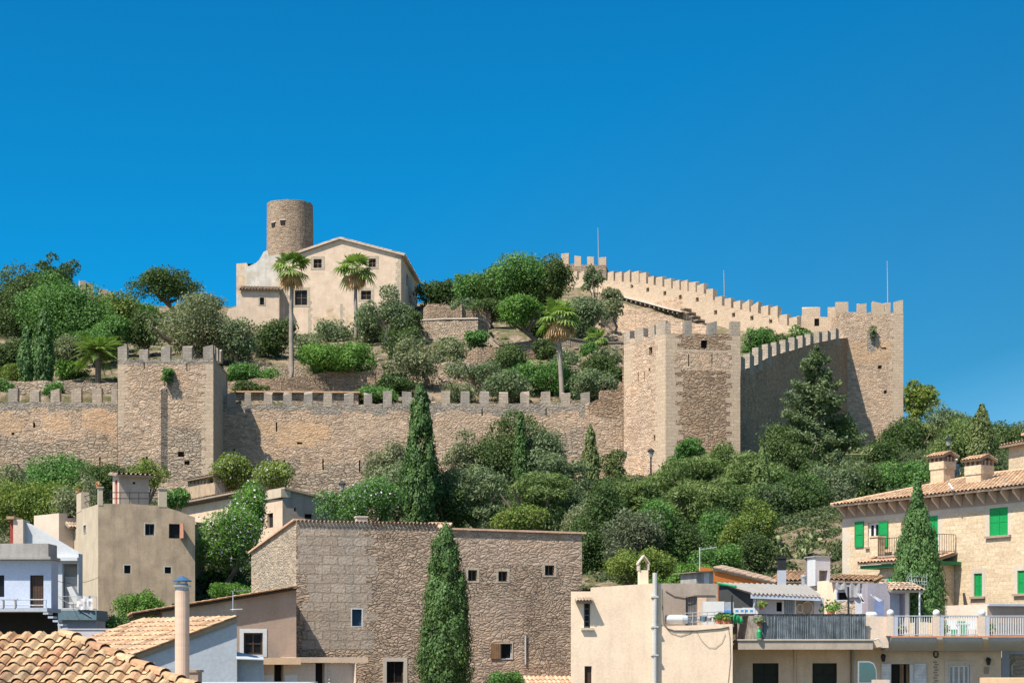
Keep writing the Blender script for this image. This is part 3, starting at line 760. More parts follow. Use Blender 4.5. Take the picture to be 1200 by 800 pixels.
def prickly_pear(label, px, top, bot, w, D, group, n=70):
    TREE_N[0] += 1; rng = random.Random(TREE_N[0]); k = D/FPX; W, H = w*k, (bot-top)*k; b = P(px, bot, D)
    t = thing('prickly_pear', label, 'cactus', (b.x, D, b.z), group)
    mb = MB()
    def pad(p, d, L_, az):
        s = Vector((math.cos(az), math.sin(az), 0)); s = (s-d*s.dot(d)).normalized(); nn = d.cross(s); c = p+d*L_*.5
        bi = len(mb.v); K = 10
        for sg in (1, -1):
            mb.v.append(tuple(c+nn*L_*.09*sg))
        for q in range(K):
            a = 2*math.pi*q/K; mb.v.append(tuple(c+d*math.cos(a)*L_*.5+s*math.sin(a)*L_*.36))
        for q in range(K):
            q2 = (q+1) % K
            mb.f.append((bi, bi+2+q, bi+2+q2)); mb.m.append(0); mb.f.append((bi+1, bi+2+q2, bi+2+q)); mb.m.append(0)
    ends = []; mb.tube([(b.x-W*.48, D, b.z-.05), (b.x, D-.05, b.z-.02), (b.x+W*.48, D, b.z-.05)], [.06, .09, .06], 6)
    for i in range(n):
        L_ = rng.uniform(.24, .40)
        if i < 10 or rng.random() < .1 or not ends:
            p = Vector((b.x+rng.uniform(-.42, .42)*W, D+rng.uniform(-.05, .05), b.z-.06)); d = Vector((rng.uniform(-.4, .4), rng.uniform(-.4, .2), 1)).normalized()
        else:
            p, d0 = rng.choice(ends); d = (d0+Vector((rng.uniform(-.8, .8), rng.uniform(-.8, .8), rng.uniform(.0, .6)))).normalized()
            e = p+d*L_
            if e.z > b.z+H or abs(e.x-b.x) > W*.55: 
                p, d0 = rng.choice(ends[:12]); d = Vector((rng.uniform(-.7, .7), rng.uniform(-.6, .3), 1)).normalized()
        pad(p, d, L_, rng.uniform(0, 6.28)); ends.append((p+d*L_*.92, d))
    mb.build('pads', L['cactus'], t)
    return t
EXPO = 1.0; SKYDEEP = (.012, .355, .485); SKYMID = (.066, .28, .34); SKYPALE = (1.15, .95, .8)
# ------------------------------------------------------------------ the castle
RG = random.Random(11)
def quoin_zones(F, px0, px1, z0, z1, mat, left=True, course=.42, long=1.25, short=.75):
    u0, u1 = F.u(px0), F.u(px1); zs = []; z = z0; i = 0
    while z < z1:
        L_ = (long if i % 2 else short)*RG.uniform(.85, 1.15)
        zs.append((u0, u0+L_, z, z+course, mat) if left else (u1-L_, u1, z, z+course, mat)); z += course; i += 1
    return zs
def slot(F, px, py, w=.16, h=.7):
    u, z = F.u(px), F.z(px, py); return (u-w/2, u+w/2, z-h/2, z+h/2)
def dark_back(t, F, ops, d, name='dark_opening', mat='slot'):
    for a, b, c, e in ops:
        mb = MB(); mb.poly([F.at(a,d,c),F.at(b,d,c),F.at(b,d,e),F.at(a,d,e)]); o = mb.build(name, M[mat], t)
    return o
def ragged(F, pts, step=.45, amp=.07):
    """a worn wall top: extra knots with small height changes"""
    out = []
    for (a, za), (b, zb) in zip(pts, pts[1:]):
        n = max(1, int((b-a)/step))
        for i in range(n): 
            f = i/n; out.append((a+(b-a)*f, za+(zb-za)*f+RG.uniform(-amp, amp)))
    return out+[pts[-1]]

def jag(u0, u1, z0, z1, m, step=1.3, amp=.45, bot=True, top=True):
    """a patch of other masonry with uneven upper and lower edges"""
    out = []; u = u0
    while u < u1-.05:
        w = min(u1, u+step*RG.uniform(.6, 1.5)); out.append((u, w, z0+(RG.uniform(-amp, amp) if bot else 0), z1+(RG.uniform(-amp, amp) if top else 0), m)); u = w
    return out
# left curtain wall
F = Fpx(-330, 166, 137.5, 166)
t = thing('curtain_wall', 'long battlemented castle wall running left from the broad square tower', 'castle wall', (F.at(F.u(60), 0, gz(F.at(F.u(60),0,0)[0], 166))), 'lengths of castle wall')
u0, u1 = F.u(-330), F.u(137.5); zb = CZ+12
ops = [slot(F, 72, 540, .16, .8), slot(F, 117, 540, .16, .8), slot(F, 40, 498, .22, .5), slot(F, 15, 508, .25, .25)]
zo = jag(u0, u1, F.z(60, 480), F.z(60, 460), 1, 1.2, .35, top=False)+jag(u0, F.u(28), F.z(10,507), F.z(10,487), 2)+jag(F.u(50), F.u(83), F.z(60,505), F.z(60,484), 2)+jag(F.u(96), F.u(133), F.z(110,502), F.z(110,483), 2)+jag(u0, u1, zb, F.z(60, 517), 3, 1.5, .8, bot=False)
mb = MB(); mb.facade(F, u0, u1, zb, ragged(F, [(u0, F.z(0, 469)), (u1, F.z(138, 471))]), ops, .5, 0, zo)
mb.shell(F, u0, u1, 1.5, zb, F.z(0,470), F.z(138,471))
w = mb.build('wall', [M['castle'], M['topcourse'], M['orange'], M['castle_low']], t); dark_back(t, F, ops, .45, 'loophole')
merlons(t, F, [(a, b, 455.5+RG.uniform(-.6, .6), 470) for a, b in ([(-40-25*i,-29-25*i) for i in range(11, 0, -1)]+[(-40,-29),(-15,-4),(9.5,20.5),(35,46),(59,70),(84,95),(108,119),(130.5,137)])], .6, ['merlon', 'merlon_g'])

# left tower
F = Fpx(138, 160, 250, 160); Fs = Fr(F.at(F.L, 0, 0), ((262-600)/FPX*166.2, 166.2))
zb = CZ+11
t = thing('wall_tower', 'broad square battlemented tower with a small bush growing from its front', 'tower', F.at(F.L/2, 0, CZ+13), 'castle towers')
ops = [slot(F, 212, 532, .6, .5), slot(F, 219, 542, .5, .35), slot(F, 172, 538, .2, .5), slot(F, 169, 428, .1, .7), slot(F, 219, 430, .1, .8)]
zo = quoin_zones(F, 138, 250, zb, F.z(200, 421), 1, False) + quoin_zones(F, 138, 250, F.z(140,500), F.z(140, 421), 1, True, long=.9, short=.6)
zo += jag(F.u(197), F.u(236), F.z(215,560), F.z(215,505), 4, 1, .5)+jag(F.u(145), F.u(186), F.z(165,505), F.z(165,470), 5, 1.2, .6)+jag(F.u(142), F.u(186), zb, F.z(165,540), 4, 1.2, .6, bot=False)
zo += [(F.u(188.5), F.u(196.5), F.z(192, 552), F.z(192, 456), 2), (0, F.L, F.z(190, 427), F.z(190, 416), 3)]
mb = MB(); mb.facade(F, 0, F.L, zb, ragged(F, [(0, F.z(138,421)), (F.L, F.z(250,419.5))]), ops, .5, 0, zo)
mb.shell(F, 0, F.L, 8, zb, F.z(190,422), F.z(190,422), right=False)
mb.facade(Fs, 0, Fs.L+2, zb, [(0, F.z(250,419.5)), (Fs.L+2, F.z(250,419.5))], [], .3, 1)
mb.build('wall', [M['castle'], M['quoin'], M['streak'], M['topcourse'], M['castle_low'], M['castle2']], t); dark_back(t, F, ops, .45, 'loophole')
merlons(t, F, [(138.3,149,405,421),(163,173.3,408,421),(189,199.5,405,421),(214,224.5,405,420),(238,249.8,405,420)], .6, 'merlon_g')
merlons(t, Fs, [(251.8,253.6,407,420),(255.2,257,408,420.5),(258.6,260.6,409,421.5)], .5, 'merlon')

# middle curtain wall
F = Fpx(250, 166, 737, 167.6)
t = thing('curtain_wall', 'long battlemented castle wall between the two square towers, stepping up at its right end', 'castle wall', F.at(F.L/2, 0, CZ+14), 'lengths of castle wall')
u0, u1 = F.u(250), F.u(738); zb = CZ+11
ops = [slot(F, 378.5, 544, .14, 1.1), slot(F, 421.5, 546, .14, 1.2), slot(F, 333.5, 543, .14, .8), slot(F, 324, 500, .14, .9), slot(F, 351, 519, .5, .2), slot(F, 275, 527, .3, .2), slot(F, 565, 483, .12, .7), slot(F, 640, 482, .12, .7)]
zo = jag(u0, F.u(686), F.z(450, 484), F.z(450, 460), 1, 1.3, .35, top=False)+jag(F.u(410), F.u(520), F.z(450,512), F.z(450, 488), 2, 1.5, .6)+jag(u0, F.u(460), zb, F.z(300,548), 3, 1.6, .9, bot=False)+jag(F.u(300), F.u(385), F.z(330,515), F.z(330,492), 5, 1.6, .7)+jag(F.u(600), F.u(690), F.z(640,545), F.z(640,510), 3, 1.6, .9)+jag(F.u(690), u1, F.z(720, 487), F.z(720,440), 4, 1, .3, top=False)
top = [(u0, F.z(250,474)), (F.u(692), F.z(692,472)), (F.u(695), F.z(695,470)), (F.u(703), F.z(703,467)), (F.u(703.2), F.z(703,457)), (F.u(725), F.z(725,456.5)), (F.u(725.2), F.z(725,447.5)), (u1, F.z(737,447))]
mb = MB(); mb.facade(F, u0, u1, zb, ragged(F, top[:2])+top[2:], ops, .5, 0, zo)
mb.shell(F, u0, F.u(702), 1.5, zb, F.z(250,474.5), F.z(692,473), right=False); mb.shell(F, F.u(703), u1, 1.2, F.z(703, 500), F.z(703,458), F.z(703,458))
mb.build('wall', [M['castle'], M['topcourse'], M['castle2'], M['castle_low'], M['tower_r'], M['orange']], t); dark_back(t, F, ops, .45, 'loophole')
sp = [(266,276),(287,294),(309,319),(332,342),(356,366),(379,389),(403,414),(426,436),(449,459),(471,482),(494,505),(517,527),(540,550),(562.5,573),(585,595.5),(610,620),(634.5,645),(658,668),(681,691)]
merlons(t, F, [(a, b, 459+RG.uniform(-.6, .6), 473.5) for a, b in sp], .6, ['merlon', 'merlon_g'])
Fh = Fpx(276, 169.2, 420, 169.6)
t = thing('stone_hut', 'low stone hut with a tiled edge hidden behind the battlements', 'hut', Fh.at(5, 0, gz(-22, 169)), None)
mb = MB(); mb.box(Fh, 0, Fh.L, 0, 3, Fh.z(300, 500), Fh.z(340, 460.5)); mb.build('wall', M['castle_low'], t)
mb = MB(); mb.box(Fh, -.6, Fh.L+.2, -.35, 3.2, Fh.z(340, 460.3), Fh.z(340, 458.6)); mb.build('roof', M['tile'], t)

# corner tower
A = (780-600)/FPX*160, 160
F2 = Fr(A, ((867.5-600)/FPX*161.2, 161.2)); F1 = Fr(((731-600)/FPX*165.2, 165.2), A)
zb = CZ+11
t = thing('wall_tower', 'tall square corner tower with a brighter narrow left face and a battlemented top', 'tower', (A[0]+2, A[1]+1, CZ+15), 'castle towers')
mb = MB()
op2 = [F2.rect(821.5, 398.5, 829, 408)]; sl2 = [slot(F2, 807, 422, .1, 1.1), slot(F2, 834.5, 421, .1, 1.0)]
zo = quoin_zones(F2, 780, 867.5, zb, F2.z(820, 392), 1, True, .45, 1.6, 1.05)+quoin_zones(F2, 780, 867.5, zb, F2.z(820,392), 1, False, .45, 1.35, .9)
zo += [(F2.u(790), F2.u(858), F2.z(820, 434), F2.z(820, 413), 2), (F2.u(785), F2.u(863), F2.z(820,412.5), F2.z(820,409.5), 1)]
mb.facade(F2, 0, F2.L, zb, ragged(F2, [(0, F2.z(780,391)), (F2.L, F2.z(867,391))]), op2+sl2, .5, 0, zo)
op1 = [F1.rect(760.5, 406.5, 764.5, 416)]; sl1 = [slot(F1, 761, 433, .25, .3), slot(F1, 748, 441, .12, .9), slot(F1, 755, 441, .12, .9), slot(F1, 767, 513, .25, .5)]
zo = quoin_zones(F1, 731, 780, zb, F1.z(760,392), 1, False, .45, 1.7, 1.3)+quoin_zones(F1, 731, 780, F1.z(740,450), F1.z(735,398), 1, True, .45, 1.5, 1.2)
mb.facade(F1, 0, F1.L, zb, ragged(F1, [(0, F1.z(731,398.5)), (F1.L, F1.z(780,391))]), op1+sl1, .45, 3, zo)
B = F2.at(F2.L,0,0); B2 = F2.at(F2.L, 6, 0); A0 = F1.at(0,0,0); zt = F2.z(820, 391)
mb.poly([(B[0],B[1],zb),(B2[0],B2[1],zb),(B2[0],B2[1],zt),(B[0],B[1],zt)], 1)
mb.poly([(B2[0],B2[1],zb),(A0[0],A0[1]+2,zb),(A0[0],A0[1]+2,zt),(B2[0],B2[1],zt)], 0)
zf = zt-.6
mb.poly([(A[0],A[1],zf),(B[0],B[1],zf),(B2[0],B2[1],zf),(A0[0],A0[1]+2,zf),(A0[0],A0[1],zf)], 0)
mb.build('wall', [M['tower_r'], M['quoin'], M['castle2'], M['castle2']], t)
dark_back(t, F2, op2+sl2, .48, 'window', 'dark'); dark_back(t, F1, op1+sl1, .43, 'loophole')
merlons(t, F2, [(780,785.5,377.5,391),(802,811,375.5,391),(829.5,840,376.8,391),(856,867.3,376.5,391)], .6, ['merlon', 'merlon_g'])
merlons(t, F1, [(731.3,738,388,399),(744.5,754,384.5,397),(761.5,767,380.5,394),(768.5,780,377.5,391)], .6, 'merlon')

# climbing side wall in shade
F = Fpx(867.8, 167, 993, 215)
t = thing('curtain_wall', 'shaded castle wall climbing from the corner tower to the farthest right tower', 'castle wall', F.at(F.L/2, 0, gz(32, 190)), 'lengths of castle wall')
kn = [(868,434),(878,431),(888,426.5),(897,420.5),(910,415.5),(931,409.5),(949,403.5),(965,400),(979,397),(993,395.5)]
zb = CZ+10
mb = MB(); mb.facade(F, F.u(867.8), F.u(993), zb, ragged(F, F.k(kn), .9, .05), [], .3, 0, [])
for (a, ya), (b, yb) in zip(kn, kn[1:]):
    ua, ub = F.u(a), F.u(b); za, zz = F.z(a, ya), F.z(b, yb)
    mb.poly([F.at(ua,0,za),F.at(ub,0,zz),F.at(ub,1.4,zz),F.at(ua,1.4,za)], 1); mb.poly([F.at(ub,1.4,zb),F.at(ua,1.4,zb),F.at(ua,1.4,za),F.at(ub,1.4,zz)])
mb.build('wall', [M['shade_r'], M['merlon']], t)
sp = [(868,417,434),(878.5,414,430.5),(888.5,406.5,425),(900,403,418.5),(910,400.5,415),(920.5,398,412.5),(931,395,409.5),(940.5,393,406),(949.5,391,403.5),(960,388,401),(970,386.5,399.5),(979.5,384,397.5)]
for x, y1, y0 in sp:
    ua = F.u(x); ub = ua+1.75; z0, z1 = F.z(x, y0)-.6, F.z(x, y1); mb = MB()
    j = lambda s=.05: RG.uniform(-s, s)
    mb.hexa([F.at(ua,0,z0),F.at(ub,0,z0),F.at(ub,.68,z0),F.at(ua,.68,z0),F.at(ua+j(),j(.02),z1+j()),F.at(ub+j(),j(.02),z1+j()),F.at(ub+j(),.68+j(),z1+j()),F.at(ua+j(),.68+j(),z1+j())])
    mb.build('merlon', M['merlon'], t)

# farthest right tower
F = Fpx(980, 215, 1058.5, 215)
t = thing('wall_tower', 'tall plain tower at the far right end of the castle, topped by battlements', 'tower', F.at(F.L/2, 0, gz(45, 215)), 'castle towers')
ops = [slot(F, 1031, 430, .5, .4), slot(F, 1037.5, 459, .4, .4), slot(F, 1036, 408, .6, .2), slot(F, 1016, 485, .5, 1.6)][:3]; zb = CZ+22
zo = quoin_zones(F, 980, 1058.5, zb, F.z(1040, 367), 1, False, .5, 1.7, 1.2)
zo += [(F.u(993), F.u(1045), F.z(1010, 425), F.z(1010, 400), 2), (F.u(1016), F.u(1026), F.z(1020, 412), F.z(1020, 388), 3)]
mb = MB(); mb.facade(F, 0, F.L, zb, ragged(F, [(0, F.z(980,366)), (F.L, F.z(1058,366))]), ops, .5, 0, zo)
mb.shell(F, 0, F.L, 8, zb, F.z(1000,367), F.z(1000,367)); mb.build('wall', [M['castle2'], M['quoin'], M['orange'], M['topcourse']], t); dark_back(t, F, ops, .45, 'loophole')
merlons(t, F, [(980,994,353,366),(1005,1015.5,355,366),(1022.5,1036,354,366),(1036.3,1043.5,354.5,366),(1048,1058.3,352.5,366)], .65, 'merlon_w')
merlons(t, F, [(1015,1017,358,366),(994.5,996,360,366)], .65, 'merlon_w', d0=5)
F = Fpx(934, 219, 981, 218)
t = thing('wall_turret', 'low pale turret beside the farthest right tower, with a dark opening', 'turret', F.at(F.L/2, 0, gz(38, 219)))
ops = [F.rect(954.3, 373, 960, 382)]
mb = MB(); mb.facade(F, 0, F.L, CZ+33, [(0, F.z(934,370)), (F.L, F.z(981,372))], ops, .6, 0); mb.shell(F, 0, F.L, 3, CZ+33, F.z(934,371), F.z(981,372)); mb.build('wall', [M['rampart']], t)
dark_back(t, F, ops, .55)
merlons(t, F, [(940,961,359.5,371),(970,980,360,372)], .7, 'merlon_w')

# upper rampart
F = Fpx(664, 256, 936, 217)
t = thing('upper_rampart', 'long pale upper rampart with many battlements sloping down to the right', 'castle wall', F.at(F.L/2, 0, gz(26, 235)), 'lengths of castle wall')
ml = [(668,676,318,328),(678.5,684.5,318,328),(712,719,318,329),(721,728.5,318,330),(731,738,318,330.5),(740.3,748.5,317.5,331),(749.5,757,320,332),(759.3,766,323.5,334),(768.5,776,324.5,335.5),(778.5,786.5,326.5,337.5),(788.3,796,328,339.5),(798,805.5,329.5,341),(807,815,331,342),(816.5,825,332.5,343.5),(827.5,835.5,339,351),(838,846,347,358),(849.3,856.5,349,360.5),(859.5,867.5,351.5,362.5),(869.8,878,353,365),(880.3,888.5,355,367),(892,900.3,357.5,369),(902.7,911.2,360,371.5),(913.3,922.2,369,381),(924.5,934,371,383)]
top = []
for a, b, y1, y0 in ml: top += [(F.u(a), F.z(a, y0-.3)), (F.u(b), F.z(b, y0+.2))]
top = [(0, F.z(664, 328))]+top+[(F.L, F.z(936, 383.5))]
ops = [slot(F, x, y, .6, .6) for x, y in ((685,334),(740.5,335),(759,339.5),(779,343.5),(797,348),(817,351),(838.5,366),(859.5,369),(881,372.5),(903,376))]
zb = CZ+28
mb = MB(); mb.facade(F, 0, F.L, zb, top, ops, .5, 0, [(0, F.u(800), zb, F.z(740, 362), 1)])
for (a, za), (b, zz) in zip(top, top[1:]):
    mb.poly([F.at(a,0,za),F.at(b,0,zz),F.at(b,1.6,zz),F.at(a,1.6,za)]); mb.poly([F.at(b,1.6,zb),F.at(a,1.6,zb),F.at(a,1.6,za),F.at(b,1.6,zz)])
mb.build('wall', [M['rampart'], M['castle2']], t); dark_back(t, F, ops, .45, 'window', 'dark')
merlons(t, F, ml, .75, 'merlon_w')
# wall walk carried on short beams
wk = [(700,342),(733,347),(735,348),(760,354),(785,361),(805,365.5)]
mb = MB()
for (a, ya), (b, yb) in zip(wk, wk[1:]):
    ua, ub = F.u(a), F.u(b); za, zz = F.z(a, ya), F.z(b, yb); d0, d1, h = -1.0, .1, .16
    mb.hexa([F.at(ua,d0,za-h),F.at(ub,d0,zz-h),F.at(ub,d1,zz-h),F.at(ua,d1,za-h),F.at(ua,d0,za),F.at(ub,d0,zz),F.at(ub,d1,zz),F.at(ua,d1,za)])
mb.build('wall_walk', M['stonetrim'], t)
def wky(x):
    for (a, ya), (b, yb) in zip(wk, wk[1:]):
        if a <= x <= b: return ya+(yb-ya)*(x-a)/(b-a)
x = 702
while x < 804:
    u, z = F.u(x), F.z(x, wky(x))-.17; b = MB(); b.hexa([F.at(u-.13,-.9,z-.35),F.at(u+.13,-.9,z-.35),F.at(u+.13,.1,z-.75),F.at(u-.13,.1,z-.75),F.at(u-.13,-.9,z),F.at(u+.13,-.9,z),F.at(u+.13,.1,z),F.at(u-.13,.1,z)]); b.build('beam', M['timber'], t); x += 5.4
# steps down from the walk
for i in range(7):
    x = 808+i*5.2; y = 362.5+i*4.3; u, z = F.u(x), F.z(x, y); b = MB(); b.box(F, u-.45, u+.45, -1.3, .1, z-.22, z); b.build('step', M['timber'], t)

# turret at the top
F = Fpx(657, 262, 710.5, 261)
t = thing('wall_turret', 'small square battlemented turret at the highest point of the upper rampart', 'turret', F.at(F.L/2, 0, gz(11, 262)))
mb = MB(); mb.facade(F, 0, F.L, CZ+40, ragged(F, [(0, F.z(657,309)), (F.L, F.z(710,311))]), [], .3, 0); mb.shell(F, 0, F.L, 6, CZ+40, F.z(657,310), F.z(710,311)); mb.build('wall', [M['tower_round']], t)
merlons(t, F, [(657.5,666.5,297.5,309),(673,680.7,299,310),(688,695.7,301,310.5),(702,710.2,302,311)], .9, 'merlon_w')
merlons(t, F, [(696,701,305,311)], .8, 'merlon_w', d0=5)

# far left battlements
F = Fpx(88, 272, 140, 275)
t = thing('castle_wall', 'short stretch of far battlements showing between the left trees', 'castle wall', F.at(3, 0, gz(-67, 272)), 'lengths of castle wall')
kn = [(88,338),(110,343),(113,351),(140,353)]
mb = MB(); mb.facade(F, 0, F.L, CZ+45, F.k(kn), [], .3, 0); mb.shell(F, 0, F.L, 1.5, CZ+45, F.z(88,341), F.z(140,353)); mb.build('wall', [M['rampart']], t)
merlons(t, F, [(93.5,100.5,328.5,342),(102,110,332,344),(116.5,126,338.5,353),(127,133,340.5,353)], 1.0, 'merlon_w')

# flagpoles
for px, y0, y1, D, lab in ((701.5,268,312,262,'thin flagpole rising from the turret at the top of the rampart'),(849,318,352,234,'thin bare pole standing halfway along the upper rampart'),(1040.5,307,367,218,'thin flagpole on the farthest right tower')):
    mb = MB(); mb.tube([P(px, y1+6, D), P(px-.3, (y0+y1)/2, D), P(px-.8, y0, D)], [.075, .06, .045], 6); mb.ball(P(px-.8, y0, D), .09)
    tag(mb.build('flagpole', M['greymetal']), lab, 'flagpole', 'flagpoles on the castle')

# ---------------------------------------------------------------- the house on the hilltop
F = Fdir(470, 232, 176); F = Fr(F.at(F.u(327), 0, 0), F.at(0, 0, 0))      # facade, left to right
zb = CZ+36
t = thing('gabled_house', 'large plastered gable house on the hilltop with small dark windows', 'house', F.at(F.L/2, 0, CZ+42))
rw = [(367.5,303.5,377,314),(432,303,440.5,313),(345.5,340,360,357.5),(423,340.5,435,351)]
ops = [F.rect(*r) for r in rw]
kn = F.k([(327,305),(355,296),(398.5,280.5),(470,299)])
zo = quoin_zones(F, 327, 470, F.z(470, 385), F.z(470,300), 1, False, .5, .85, .55)
zo += quoin_zones(F, 334, 470, F.z(334, 372), F.z(334,338), 1, True, .5, .6, .4)
zo += quoin_zones(F, 361, 367, zb, F.z(363,356), 3, True, .45, .6, .4)+quoin_zones(F, 398.5, 404, zb, F.z(400,358), 3, True, .45, .65, .4)+jag(F.u(367), F.u(398.5), zb, F.z(380,366), 2, .45, .9, bot=False)+jag(F.u(404.5), F.u(424), zb, F.z(410,374), 2, .45, .8, bot=False)
mb = MB(); mb.facade(F, 0, F.L, zb, kn, ops, .3, 0, zo)
Fs = Fr(F.at(F.L,0,0), F.at(F.L,17.5,0)); zr = kn[-1][1]; zl = kn[0][1]
sop = [Fs.rect(476.3, 322, 478.8, 336)]
mb.facade(Fs, 0, Fs.L, zb, [(0, zr), (Fs.L, zr)], sop, .3, 0)
mb.shell(F, 0, F.L, 17.5, zb, zl, zr, right=False, top=False)
uR, zR = kn[2]
mb.poly([F.at(F.L,17.5,zr),F.at(0,17.5,zl),F.at(uR,17.5,zR)], 0)
mb.build('wall', [M['castle_plaster'], M['quoin_p'], M['patch_plaster'], M['quoin_p']], t)
for r in ops: window(t, F, r, .24, 'wood', .07, (1, 1), surround='quoin_p', sw=.38)
window(t, Fs, sop[0], .24, None)
for (a, b, nm) in ((kn[2], kn[3], 'r'), ((0, zl), kn[2], 'l')):
    ov = .35; du = b[0]-a[0]; dz = b[1]-a[1]
    if nm == 'r': b = (b[0]+.5, b[1]+dz/du*.5)
    else: a = (a[0]-.5, a[1]-dz/du*.5)
    h = MB(); h.hexa([F.at(a[0],-ov,a[1]),F.at(b[0],-ov,b[1]),F.at(b[0],17.8,b[1]),F.at(a[0],17.8,a[1]),F.at(a[0],-ov,a[1]+.16),F.at(b[0],-ov,b[1]+.16),F.at(b[0],17.8,b[1]+.16),F.at(a[0],17.8,a[1]+.16)])
    o = h.build('roof', M['stonetrim'], t)
    E = Vector(F.at(0,18.1,0))-Vector(F.at(0,0,0)); P0, P1 = (b, a) if nm == 'r' else (a, b)
    tl = tile_roof('roof_tiles', o, Vector(F.at(P0[0],-ov,P0[1]+.16)), E, Vector(F.at(P1[0],0,P1[1]))-Vector(F.at(P0[0],0,P0[1])), M['tile_old'], .45, .6, slab=False, seed=3)

# wing to the left of it, with a lean-to
F2 = Fpx(264, 236, 330, 236)
t = thing('ruined_wing', 'pale weathered wing with a sloping broken top left of the hilltop house', 'house', F2.at(F2.L/2, 0, CZ+42))
kn = F2.k([(277,309),(289,308),(291,312),(300,308),(304,304),(309,295),(313,293),(315,300),(330,298)])
mb = MB(); mb.facade(F2, F2.u(277), F2.L, CZ+38, kn, [], .3, 0, [(F2.u(277), F2.u(287), F2.z(280,345), F2.z(280,306), 1)]); mb.shell(F2, F2.u(277), F2.L, 8, CZ+38, kn[0][1], kn[0][1]); mb.build('wall', [M['old_plaster'], M['patch_plaster']], t)
F3 = Fpx(264, 231, 329, 231.5)
t = thing('lean_to', 'low plastered lean-to with a tiled edge and one small window by the hilltop house', 'lean-to', F3.at(F3.L/2, 0, CZ+40))
ops = [F3.rect(304.5, 348.5, 309.5, 357)]
kn = F3.k([(264,372),(268,362),(281.5,358),(282,340),(327,340)])
mb = MB(); mb.facade(F3, 0, F3.u(327), CZ+38, kn, ops, .25, 0); mb.shell(F3, F3.u(282), F3.u(327), 4.5, CZ+38, F3.z(300,340), F3.z(300,340)); mb.build('wall', [M['castle_plaster']], t)
window(t, F3, ops[0], .2, None, surround='quoin_p', sw=.2)
P0 = Vector(F3.at(F3.u(280.5), -.4, F3.z(300,340.2))); tile_roof('roof', t, P0, Vector(F3.at(F3.u(328.5),-.4,0))-Vector(F3.at(F3.u(280.5),-.4,0)), Vector(F3.at(0,3.4,1.15))-Vector(F3.at(0,0,0)), M['tile_old'], .42, .5)
mb = MB(); mb.tube([F3.at(F3.u(328), -.1, F3.z(328,372)), F3.at(F3.u(328), -.1, F3.z(328,336))], .07, 6); mb.build('drainpipe', M['timber'], t)

# round tower
c = P(340, 330, 243); ztop = P(340, 240.5, 243).z; rad = 27/FPX*243
t = thing('round_tower', 'round rubble stone tower with two small windows rising behind the hilltop house', 'tower', (c.x, c.y, CZ+44), 'castle towers')
mb = MB(); seg = 56; zb = CZ+44
n = 14; rnd = random.Random(2); b0 = len(mb.v)
for i in range(n+1):
    f = i/n; r = rad*(1.06-.07*f)
    for k in range(seg):
        a = 2*math.pi*k/seg; mb.v.append((c.x+r*math.cos(a)*rnd.uniform(.994,1.006), c.y+r*math.sin(a)*rnd.uniform(.994,1.006), zb+(ztop-zb)*f+(rnd.uniform(-.12,.08) if i == n else 0)))
holes = []
def wpos(px): return math.acos(max(-1, min(1, ((px-600)/FPX*240-c.x)/rad)))
for i in range(n):
    for k in range(seg):
        k2 = (k+1) % seg; mb.f.append((b0+i*seg+k, b0+i*seg+k2, b0+(i+1)*seg+k2, b0+(i+1)*seg+k)); mb.m.append(0)
mb.f.append(tuple(b0+n*seg+k for k in range(seg))); mb.m.append(0)
o = mb.build('wall', M['tower_round'], t)
# wrap the stone pattern round the tower
uvl = o.data.uv_layers[0]
for p in o.data.polygons:
    for li in p.loop_indices:
        v = o.data.vertices[o.data.loops[li].vertex_index].co; a = math.atan2(v.y, v.x)
        ca = math.atan2(p.center.y, p.center.x)
        if a-ca > math.pi: a -= 2*math.pi
        if a-ca < -math.pi: a += 2*math.pi
        uvl.data[li].uv = (a*rad, v.z)
for px, py in ((320,262.5),(331.5,261)):
    a = -wpos(px); p = Vector((c.x+math.cos(a)*rad*.955, c.y+math.sin(a)*rad*.955, P(px, py, 240).z-.3))
    b = MB(); b.wb(p, .62, .5, .6, a+math.pi/2); w = b.build('window', M['dark'], t)
    b = MB(); b.wb((c.x+math.cos(a)*rad*.99, c.y+math.sin(a)*rad*.99, p.z+.6), .9, .22, .14, a+math.pi/2); b.build('lintel', M['stonetrim'], w)

# ---------------------------------------------------------------- terrace walls on the slope
def terrace_wall(label, pts, mat='drystone', th=.7, down=4.0, cap=None, round_=0):
    """pts: (px, top row, depth)"""
    p = [P(a, b, c) for a, b, c in pts]; t = thing('terrace_wall', label, 'stone wall', tuple(p[0]-Vector((0, 0, down))), 'terrace walls on the castle slope')
    mb = MB(); rg = random.Random(int(pts[0][0])); 
    for a, b in zip(p, p[1:]):
        n = max(2, int((b-a).length/.7)); 
        prev = a+Vector((0,0,rg.uniform(-.1,.1)))
        for i in range(1, n+1):
            q = a.lerp(b, i/n)+Vector((rg.uniform(-.04,.04), rg.uniform(-.06,.06), rg.uniform(-.14,.14)))
            dv = Vector((0, th, 0)); bl = Vector((0,-.35,-down))
            mb.poly([prev+bl, q+bl, q, prev]); mb.poly([prev, q, q+dv, prev+dv]); mb.poly([q+bl+dv, prev+bl+dv, prev+dv, q+dv])
            prev = q
    e0, e1 = p[0], p[-1]
    for e in (e0, e1): mb.poly([e+Vector((0,-.35,-down)), e+Vector((0,th,-down)), e+Vector((0,th,0)), e])
    mb.build('stonework', M[mat], t)
    if cap:
        mb = MB()
        for a, b in zip(p, p[1:]):
            o1, o2 = Vector((0,-.15,.0)), Vector((0,th,.16))
            mb.hexa([a+Vector((0,-.12,.02)),b+Vector((0,-.12,.02)),b+Vector((0,th,.02)),a+Vector((0,th,.02)),a+Vector((0,-.12,.17)),b+Vector((0,-.12,.17)),b+Vector((0,th,.17)),a+Vector((0,th,.17))])
        mb.build('coping', M[cap], t)
    return t
